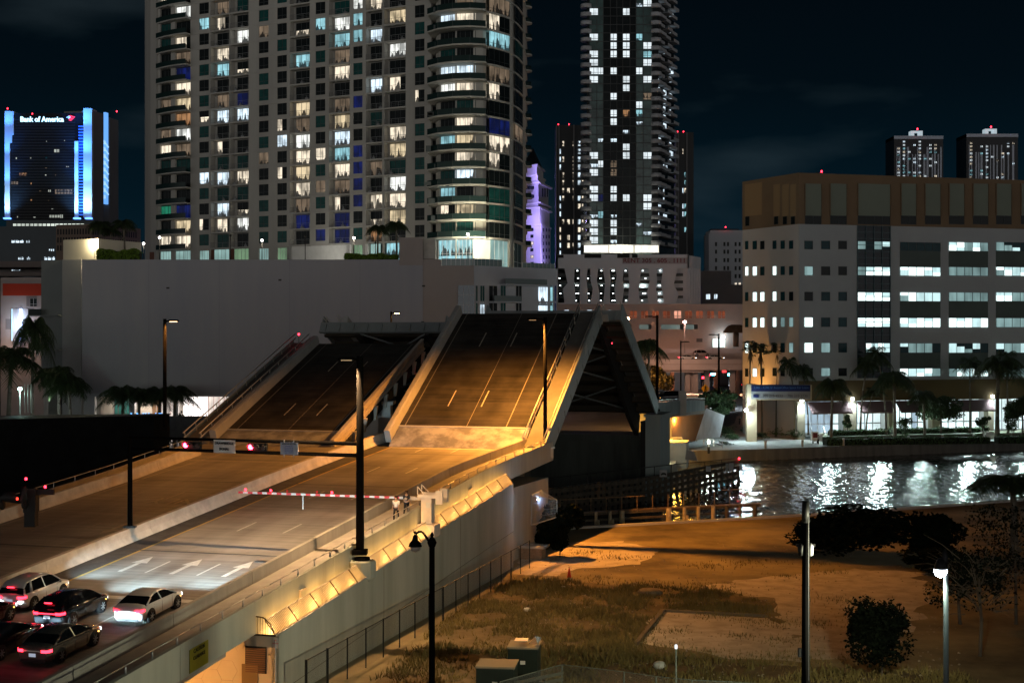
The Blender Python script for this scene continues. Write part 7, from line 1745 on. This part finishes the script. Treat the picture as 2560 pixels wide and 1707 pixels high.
mb=MB(); d_=V((0,-.05,0)); mb.lathe(c+d_+UP*.4,[(.02,-.02),(.14,-.02),(.14,.02),(.02,.02)],8,ax=(X1,UP,V((0,1,0)))); mb.cb(c+d_+UP*.08,.2,.02,.45); mb.cb(c+d_+V((-.12,0,-.35)),.1,.02,.45); mb.cb(c+d_+V((.12,0,-.35)),.1,.02,.45); mb.build('figure',blk,r2)
r2=empty('thatched_hut','small hut with a brown thatched roof by the office edge','hut',at(1838,860,330)); mb=MB(); c=at(1840,832,330); mb.lathe(c,[(3.1,0),(2.9,.5),(1.9,1.6),(1.0,1.9)],10); mb.build('thatch',mat('thatch',(.20,.11,.07),.95,var=.4,vs=2),r2); MB().tube(c-UP*3.2,c,.7,n=6).build('post',mat('hut_post',(.3,.2,.15),.8),r2)
# driveway lights at the far left
r2=empty('driveway_lamp','greenish lit driveway lamp post at the left edge','lamp',at(50,1025,228)); MB().tube(at(50,1035,228),at(50,978,228),.1,n=5).build('post',galv,r2); MB().lathe(at(50,976,228),[(.1,0),(.3,.1),(.3,.4),(.05,.5)],8).build('globe',emi('green_glow',(.6,1,.85),25),r2); light('POINT',at(50,985,226),500,(.6,1,.85),r2,.3)
light('POINT',at(120,1000,240),250,(.75,.95,1),r2,.3)
for px,lab in ((62,'left'),(70,'middle'),(78,'right')):
    r3=empty('flag_pole','%s thin white pole of the three beside the driveway'%lab,'pole',at(px,1030,225),'thin white poles'); MB().tube(at(px,1032,225),at(px,960,225),.09,n=5).build('pole',white,r3)
# low planting left
for i,(px,py,w_,h_,lab) in enumerate(((15,1070,7,4.5,'dark green shrubbery at the left edge by the driveway'),(95,1060,5,3.5,'dark shrub below the strip lit palm'),(215,1085,3,3,'shrub at the podium corner'),(330,1090,3,6,'leafy shrub before the teal shop glass'),(455,1090,3,6.5,'tall sea grape shrub before the bright shop doors'),(405,1090,4,4.5,'shrub behind the neon sign wall'))): place(bush(w_,h_,lab,70+i,1400,.22),gq(px,py,1.9))
# dark screened boat yard on the near bank, left
r=empty('dark_shed','low black screened shed blocking the view left of the bridge','shed',at(150,1100,196))
mb=MB(); a=at(-120,1028,188); b=at(385,1040,200); mb.prism([tuple(a[:2]),tuple(b[:2]),(b.x+1,b.y+5),(a.x-4,a.y+9)],1.6,b.z); mb.build('wall',mat('black_mesh_screen',(.008,.009,.009),.9,var=.6,vs=.5),r)
mb=MB(); mb.prism([(a.x-.2,a.y-.2),(b.x+.2,b.y-.2),(b.x+1.2,b.y+5.2),(a.x-4,a.y+9.2)],b.z,b.z+.12); mb.build('roof_edge',blk,r)
mb=MB(); mb.face([(p.x,p.y,1.606) for p in (gnd(-400,1500,1.6),gnd(300,1290,1.6),gnd(455,1185,1.6),gnd(350,1150,1.6),gnd(-200,1150,1.6))]); mb.build('dark_lawn',mat('dark_lawn',(.012,.016,.008),.95,var=.4,vs=.3),kind='structure')
# ================================================================ THE DIRT LOT
pale=mat('gravel_and_glow',(.30,.25,.18),.95,c2=(.52,.45,.35),vs=.7,bump=.5,bs=7,lo=.25,hi=.6)
from mathutils import noise as mn
def gpoly(pts,z): return [(gnd(a,b,1.6).x,gnd(a,b,1.6).y,z) for a,b in pts]
def wob(pts,k=6,seed=0,amp=.9):
    rr=random.Random(seed); P=[V(gnd(a,b,1.6)) for a,b in pts]; out=[]
    for i,p in enumerate(P):
        q=P[(i+1)%len(P)]
        for j in range(k):
            t=j/k; v=p.lerp(q,t); a_=V((v.x*.45,v.y*.45,seed*9)); b_=V((v.x*1.7,v.y*1.7,seed*9+4)); out.append((v.x+amp*1.6*mn.noise(a_)+amp*.5*mn.noise(b_),v.y+amp*1.6*mn.noise(a_+V((7,3,1)))+amp*.5*mn.noise(b_+V((5,5,2)))))
    return out
for i,(pts,lab) in enumerate((([(1740,1462),(1900,1448),(2130,1420),(2300,1430),(2330,1500),(2250,1600),(2160,1650),(1990,1640),(1960,1560),(1925,1500)],'a'),([(1652,1529),(1917,1543),(1985,1590),(2010,1655),(1840,1645),(1598,1606)],'b'),([(1300,1398),(1420,1358),(1560,1352),(1650,1376),(1590,1412),(1440,1424),(1380,1440),(1285,1436)],'c'))):  # patch c is paler ground painting the lamplit glow on the lot
    o=wob(pts,14,i,.45 if i else .9); mb=MB(); mb.face([(x,y,1.606+.004*i) for x,y in o]); mb.build('gravel_and_glow_patch',pale,kind='structure')
mb=MB(); g1=gnd(1652,1528);g2=gnd(1584,1612); d=g2-g1; mb.box(g1+UP*.0,d,V((.3,0,0)),UP*.2); g3=gnd(1917,1542); mb.box(g1,g3-g1,V((0,.25,0)),UP*.16); mb.build('timber_edging',mat('old_timber',(.16,.12,.08),.9),label='old timber edging around the pale gravel patch',cat='edging')
# grass: one ground cover
GP=[(1262,1448),(1400,1452),(1560,1462),(1700,1470),(1790,1475),(1905,1502),(1930,1538),(1800,1535),(1650,1525),(1585,1612),(1620,1640),(1840,1652),(2000,1668),(2200,1668),(2420,1690),(2560,1900),(1000,1900),(880,1760),(1010,1650),(1130,1540),(1200,1490)]
P2=[(gnd(a,b).x,gnd(a,b).y) for a,b in GP]
def inside(x,y,P):
    c=False; j=len(P)-1
    for i in range(len(P)):
        if (P[i][1]>y)!=(P[j][1]>y) and x<(P[j][0]-P[i][0])*(y-P[i][1])/(P[j][1]-P[i][1])+P[i][0]: c=not c
        j=i
    return c
from mathutils import noise as mn
xs=[p[0] for p in P2]; ys=[p[1] for p in P2]; rr=random.Random(5); mb=MB(); cnt=0; tries=0
while cnt<42000 and tries<400000:
    tries+=1; x=rr.uniform(min(xs),max(xs)); y=rr.uniform(max(62,min(ys)),max(ys)+1.5)
    dn=mn.noise(V((x*.22,y*.22,0)))+.6*mn.noise(V((x*.8,y*.8,3)))
    if not inside(x+rr.uniform(-.7,.7),y+rr.uniform(-.7,.7),P2): continue
    if dn<-.18 and rr.random()<.93: continue
    cnt+=1; h=rr.uniform(.12,.42)*(1+.6*max(0,dn)); a=rr.uniform(0,6.28); w_=rr.uniform(.02,.06); dx,dy=math.cos(a)*w_,math.sin(a)*w_
    mb.face([(x-dx,y-dy,1.6),(x+dx,y+dy,1.6),(x+rr.uniform(-.2,.2),y+rr.uniform(-.2,.2),1.6+h)])
for cl in ((1610,1605),(1660,1622),(1720,1636),(1790,1642),(1900,1648),(1985,1640),(2090,1650),(1930,1560),(1965,1600),(1620,1575),(1780,1538),(1870,1545),(1850,1590),(1700,1580),(2100,1500),(2200,1540),(2050,1560),(1610,1460),(1770,1466),(1500,1446),(2080,1430),(1960,1440),(2300,1420),(1880,1408),(2050,1410),(1550,1395),(1465,1382),(1760,1415)):   # scattered tufts
    c=gnd(*cl)
    sp_=rr.uniform(.5,1.6)
    for k in range(int(70*sp_)):
        x=c.x+rr.gauss(0,sp_); y=c.y+rr.gauss(0,sp_*.8); h=rr.uniform(.08,.3); w_=.03; mb.face([(x-w_,y,1.6),(x+w_,y,1.6),(x+rr.uniform(-.1,.1),y,1.6+h)])
mb.build('grass',mat('dry_grass',(.10,.078,.022),.9,c2=(.26,.20,.07),vs=.35),kind='stuff',label='dry weeds and grass covering the near half of the dirt lot',cat='grass')
mb=MB(); mb.face([(x,y,1.603) for x,y in wob(GP,4,3,.5)]); mb.build('grassy_soil',mat('weedy_soil',(.09,.065,.03),.95,c2=(.19,.14,.075),vs=.5,lo=.35,hi=.7),kind='structure')
# bushes and trees of the lot
for i,(px,py,w_,h_,lab,ls) in enumerate(((1400,1392,3.6,5.0,'tall dark bush at the foot of the concrete end block',.13),(1352,1372,2.6,2.9,'lower dark bush between wall and tall bush',.12),(2130,1392,8.5,5.0,'wide black thicket near the water on the right',.2),(2040,1378,6.5,3.2,'low left arm of the black thicket',.18),(2325,1402,5.0,4.4,'scraggly dark bush right of the wide thicket',.17),(2205,1690,5.2,5.0,'round dark bush in the lower right of the lot',.09),(2340,1440,5.5,2.2,'low dark scrub behind the white lamp',.16))): place(bush(w_,h_,lab,90+i,7000,ls*1.5,mat('dark_scrub',(.006,.009,.005),.9,var=.5,vs=1.2,spec=.05)),gnd(px,py))
for i,(px,py,H,R_,lab) in enumerate(((2450,1640,7.5,3.6,'thin dark tree with bare forked branches right of the lamp'),(2540,1560,8.5,4,'second thin dark tree at the right picture edge'),(2400,1560,5.5,3,'low bare branching tree behind the white lamp'))): place(tree(H,R_,lab,50+i,1300,.12,m=mat('dark_scrub',(.006,.009,.005),.9),th=.10,bare=True,name='thin_tree',flat=.9),gnd(px,py),i)
o=dup(pA,gnd(2535,1400),1,'drooping dark palm at the right edge above the water line',(1.9,1.9,.78),'palms of the dirt lot')
# chain link fence beside the wall
cl=bpy.data.materials.new('chain_link'); cl.use_nodes=True; nt=cl.node_tree; N=nt.nodes; L_=nt.links; b_=N['Principled BSDF']; b_.inputs['Base Color'].default_value=(.10,.10,.09,1); b_.inputs['Roughness'].default_value=.5
tr=N.new('ShaderNodeBsdfTransparent'); mx=N.new('ShaderNodeMixShader'); g_=N.new('ShaderNodeNewGeometry'); sx=N.new('ShaderNodeSeparateXYZ'); L_.new(g_.outputs['Position'],sx.inputs[0])
def m2(op,a,b):
    n=N.new('ShaderNodeMath'); n.operation=op
    for i,v in enumerate((a,b)):
        if v is None: continue
        if isinstance(v,(int,float)): n.inputs[i].default_value=v
        else: L_.new(v,n.inputs[i])
    return n.outputs[0]
hh=m2('ADD',sx.outputs[0],sx.outputs[1])
w1=m2('GREATER_THAN',m2('ABSOLUTE',m2('SINE',m2('MULTIPLY',m2('ADD',hh,sx.outputs[2]),38),None),None),.97); w2=m2('GREATER_THAN',m2('ABSOLUTE',m2('SINE',m2('MULTIPLY',m2('SUBTRACT',hh,sx.outputs[2]),38),None),None),.97)
L_.new(m2('MAXIMUM',w1,w2),mx.inputs[0]); L_.new(tr.outputs[0],mx.inputs[1]); L_.new(b_.outputs[0],mx.inputs[2]); L_.new(mx.outputs[0],N['Material Output'].inputs[0])
r=empty('chain_link_fence','thin dark chain link fence running along the foot of the stained wall','fence',R(10,10.2,-dk(10)+1.6))
fs=[-6.4+i*2.9 for i in range(17)]
fpost=mat('fence_post',(.012,.012,.011),.6,.4)
for i,s in enumerate(fs):
    p=rz(s,10.0,1.6); MB().tube(p,p+UP*2.4,.045 if i not in (0,1,7,8) else .08,n=5).build('post',fpost,r)
mb=MB()
for a,b in zip(fs,fs[1:]): mb.tube(rz(a,10.0,3.95),rz(b,10.0,3.95),.03,n=5)
mb.build('top_rail',fpost,r)
mb=MB(); mb.face([rz(fs[0],10.0,1.65),rz(fs[-1],10.0,1.65),rz(fs[-1],10.0,3.95),rz(fs[0],10.0,3.95)]); mb.build('wire_mesh',cl,r)
r=empty('chain_link_fence','low wire fence crossing the grass along the bottom of the picture','fence',gnd(1650,1780)); fp_=[gnd(1250,1800),gnd(1405,1752),gnd(1560,1772),gnd(1640,1785),gnd(1730,1795),gnd(1830,1800),gnd(1960,1810)]
for p in fp_: MB().tube(p,p+UP*2.0,.04,n=5).build('post',mat('post_green_grey',(.10,.12,.10),.6),r)
mb=MB()
for a,b in zip(fp_,fp_[1:]): mb.tube(a+UP*2,b+UP*2,.025,n=5)
mb.build('top_rail',mat('post_green_grey',(.1,.12,.1),.6),r)
mb=MB()
for a,b in zip(fp_,fp_[1:]): mb.face([a,b,b+UP*2,a+UP*2])
mb.build('wire_mesh',cl,r)
# concrete plinth by the end block
r=empty('concrete_plinth','pale concrete slab on a small brick base at the foot of the end block','plinth',gnd(1330,1395))
b=gnd(1332,1395); MB().cb(b+UP*.5,2.0,1.5,1.0,ax=RR,ay=RD).build('base',mat('plinth_brick',(.30,.20,.13),.9,var=.3,vs=4),r); MB().cb(b+UP*1.1,2.6,1.9,.2,ax=RR,ay=RD).build('slab',concw,r)
# glazed enclosure at the wall end
r=empty('wire_enclosure','bluish lit wire cage enclosure with sloping top at the end of the wall','cage',at(1360,1300,121))
Y=121; wm_=mat('cage_wire',(.45,.5,.55),.4,.5); P=lambda x,y,dy=0:at(x,y,Y+dy)
mb=MB(); fr=[P(1329,1238),P(1354,1226,4),P(1392,1249,6),P(1393,1292,6),P(1328,1312)]
for a,b in ((0,1),(1,2),(2,3),(3,4),(0,4),(0,2)): mb.tube(fr[a],fr[b],.05,n=5)
mb.build('frame',wm_,r)
mb=MB()
for k in range(26):
    t=k/25; a=fr[0].lerp(fr[2],t); b=fr[4].lerp(fr[3],t); mb.tube(a,b,.012,n=3)
    a2=fr[0].lerp(fr[2],t); mb.tube(a2,fr[1].lerp(fr[1],t),.008,n=3)
for k in range(5): mb.tube(fr[0].lerp(fr[4],k/4),fr[2].lerp(fr[3],k/4),.02,n=3)
mb.build('wires',wm_,r); p=P(1345,1249,2); MB().lathe(p,[(.02,0),(.12,.04),(.02,.1)],8).build('lamp',emi('cage_lamp',(.6,.75,1),40),r); light('POINT',p+V((.1,-.4,-.1)),95,(.45,.65,1),r,.1)
# scattered stones on the sand
mb=MB(); rr=random.Random(19)
for k in range(1500):
    px=rr.uniform(1240,2400); py=rr.uniform(1335,1700) if px>1500 else rr.uniform(1380,1560); c=gnd(px,py); s_=rr.uniform(.03,.10); mb.lathe(c-UP*.02,[(s_,0),(s_*.8,s_*.7),(s_*.2,s_)],5)
mb.build('stones',mat('small_stones',(.34,.28,.2),.95,var=.5,vs=3),kind='stuff',label='loose stones and crumbs scattered over the sandy lot',cat='stones')
# utility cabinets
cg=mat('cabinet_green',(.010,.018,.013),.5,var=.2,vs=2)
def cab(px,py,w_,d_,h_,rot,lab,Yb=None,doors=True):
    b=gnd(px,py); r=empty('utility_cabinet',lab,'cabinet',b,'utility cabinets'); a1=V((math.cos(rot),math.sin(rot),0)); a2=V((-a1.y,a1.x,0))
    MB().cb(b+UP*.08,w_*1.15,d_*1.15,.16,ax=a1,ay=a2).build('pad',conc,r)
    MB().cb(b+UP*(h_/2+.16),w_,d_,h_,ax=a1,ay=a2).build('body',cg,r)
    mb=MB(); mb.cb(b+UP*(h_+.19),w_*1.06,d_*1.06,.06,ax=a1,ay=a2); mb.cb(b+UP*(h_+.23)-a2*d_*.30,w_*1.06,d_*.38,.03,ax=a1,ay=a2); mb.build('lid',mat('cabinet_lid',(.16,.15,.11),.55),r)
    MB().cb(b+UP*(h_*.7)-a2*(d_/2+.012),.28,.02,.2,ax=a1,ay=a2).build('notice',white,r)
    mb=MB(); mb.cb(b+UP*(h_*.55)-a2*(d_/2+.006)+a1*.05,.02,.02,h_*.85,ax=a1,ay=a2); mb.build('door_gap',blk,r)
    return r,b,a1,a2
cab(1243,1765,2.0,2.0,2.1,-.12,'nearer green utility cabinet with a small pale notice on its front')
r,b,a1,a2=cab(1311,1706,1.7,2.1,2.0,-.10,'farther dark utility cabinet with bent shiny sheet metal on top')
mb=MB(); c=b+UP*2.42; mb.box(c-a1*.55-a2*.3,a1*.75,a2*.8,UP*.05); mb.build('loose_plate',galv,r)
mb=MB(); mb.face([c+a1*.3-a2*.8,c+a1*.85-a2*.95,c+a1*.6+a2*.2+UP*.25]); mb.face([c+a1*.85-a2*.95,c+a1*.9+a2*.9,c+a1*.6+a2*.2+UP*.25]); mb.build('bent_sheet',mat('shiny_sheet',(.6,.52,.42),.25,.8),r)
mb=MB(); p=gnd(1400,1765); 
for k in range(4): mb.box(p+V((-2.4,-.6+k*.05,.3+k*.32)),V((2.6,.9,.35)),V((0,.06,0)),UP*.18)
mb.build('leaning_boards',mat('old_boards',(.07,.07,.05),.8),label='leaning stack of old boards at the bottom beside the cabinets',cat='boards')
p=gnd(1320,1652)
for px,py,lab,s_ in ((1318,1527,'pale round litter bag in the orange grass',.28),(1648,1670,'crumpled pale green litter near the bottom fence',.45),(1408,1470,'small light scrap on the grass edge',.2)):
    c=gnd(px,py); rr=random.Random(px); mb=MB(); mb.lathe(c,[(s_*.5,0),(s_,s_*.3),(s_*.8,s_*.8),(s_*.2,s_)],7); mb.v=[(x+rr.uniform(-.1,.1)*s_,y+rr.uniform(-.1,.1)*s_,z) for x,y,z in mb.v]; mb.build('litter',mat('litter',(.5,.5,.45),.7),label=lab,cat='litter')
c=gnd(1423,1442); mb=MB(); mb.lathe(c,[(.2,0),(.17,.05),(.04,.75)],8); mb.build('traffic_cone',mat('cone_red',(.55,.04,.015),.6),label='small red marker cone at the edge of the sand',cat='cone')
mb=MB(); mb.lathe(gnd(1625,1482),[(1.0,0),(1.0,.1),(.8,.3),(.3,.32)],9); mb.build('rubble_heap',mat('rubble',(.22,.17,.11),.95,var=.4,vs=4,bump=.6,bs=6),label='low heap of rubble lying in the middle of the grass',cat='rubble')
mb=MB(); a=gnd(2318,1312); mb.tube(a+UP*.15,gnd(2352,1296)+UP*.2,.1,n=6); mb.build('driftwood_log',mat('driftwood',(.4,.33,.22),.9),label='pale log lying on the sand near the right thicket',cat='log')
# near lamps and posts
Y=58; b=at(2365,1707,Y); b=V((b.x,Y,1.6)); top=at(2365,1415,Y)
r=empty('street_lamp','pale grey lamp post with a glowing white bell lamp at the lower right','street lamp',b)
MB().tube(b,top,.13,.10,10).build('pole',mat('lamp_post_grey',(.08,.09,.09),.5,.2),r)
mb=MB(); mb.path([top,top+V((0,0,.18)),top+V((-.06,0,.32))],[.07,.06,.05],8); mb.lathe(at(2362,1408,Y),[(.12,-.1),(.14,.2),(.09,.45),(.02,.6)],8); mb.build('finial',blk,r)
q=at(2351,1423,Y); MB().lathe(q+UP*.02,[(.28,0),(.2,.25),(.08,.45)],12).build('hood',blk,r)
MB().lathe(q-UP*.32,[(.05,0),(.2,.08),(.27,.22),(.28,.34)],12).build('globe',emi('lamp_globe_white',(.80,.88,1),14),r); light('POINT',q-UP*.55,380,(.80,1,.82),r,.25)
MB().tube(q+UP*.25,top,.04,n=6).build('bracket',blk,r)
light('SPOT',q-UP*.5,15000,(1,.96,.66),r,.3,spot=150,blend=.7,to=R(14,8.5,-4))
Y=60; t=at(2014,1252,Y); b=V((t.x,Y,1.6)); r=empty('utility_pole','tall black utility pole with fittings in front of the dirt lot','utility pole',b); wd=mat('black_wood_pole',(.005,.005,.005),1,spec=0)
MB().tube(b,t,.20,.14,9).build('pole',wd,r); MB().tube(t-UP*.9,t+UP*.02,.17,.16,9).build('cap_sleeve',blk,r)
for sx in (-1,1): MB().lathe(at(2014+sx*12,1372,Y),[(.03,-.3),(.12,-.25),(.14,.15),(.05,.25)],8).build('insulator',galv if sx>0 else blk,r)
MB().cb(at(2014,1362,Y),.8,.1,.1).build('crossarm',blk,r); MB().cb(at(2000,1630,Y),.16,.2,.36).build('meter_box',blk,r); MB().tube(at(2021,1290,Y-.25),at(2021,1700,Y-.25),.03,n=5).build('conduit',dsteel,r)
Y=50; b=at(1080,1707,Y); b=V((b.x,Y,1.6)); top=at(1080,1352,Y); r=empty('street_lamp','black ornamental lamp post with a curled arm and unlit bell lantern','street lamp',b)
MB().tube(b,top,.13,.10,10).build('pole',polem,r); MB().lathe(top-UP*.1,[(.11,-.1),(.17,.05),(.12,.16),(.05,.25),(.07,.32),(.01,.42)],10).build('finial',polem,r)
c0=at(1080,1362,Y); c1=at(1060,1334,Y); c2=at(1048,1328,Y); c3=at(1039,1334,Y); mb=MB(); mb.path([c0,at(1071,1350,Y),c1,at(1055,1329,Y),c2,c3],[.06,.05,.04,.04,.04,.04],6); mb.path([c3,at(1036,1328,Y)],[.04,.05],6); mb.build('curled_arm',polem,r)
q=at(1038,1364,Y); MB().lathe(q,[(.24,-.02),(.20,.10),(.11,.2),(.08,.34),(.03,.40)],12).build('hood',polem,r); MB().lathe(q-UP*.22,[(.04,0),(.15,.06),(.2,.2)],12).build('globe',mat('milk_globe',(.5,.4,.32),.3),r)
Y=74; t=at(1690,1618,Y); b=V((t.x,Y,1.6)); r=empty('marker_post','thin grey post with a small white tip standing in the grass','post',b); MB().tube(b,t,.06,.05,6).build('post',mat('post_green_grey',(.1,.12,.1),.6),r); MB().cb(t+UP*.05,.12,.12,.2).build('tip',emi('tip_white',(.8,.9,1),1.5),r)
b=rz(-7.6,9.3,1.6); r=empty('parking_sign','small red and white parking sign on a thin post at the wall corner','sign',b); p=rz(-7.6,8.75,5.2); MB().tube(V((p.x,p.y,1.6)),p,.04,n=5).build('post',galv,r); MB().box(p-RR*.15+UP*-.4,RR*.32,RD*.02,UP*.55).build('plate',white,r)
for k,tx in enumerate(('NO','PARKING')): text(tx,.09,red,p+UP*(.02-k*.16)+RR*.01-RD*.03,RR,UP,r,ext=.004,name='lettering')
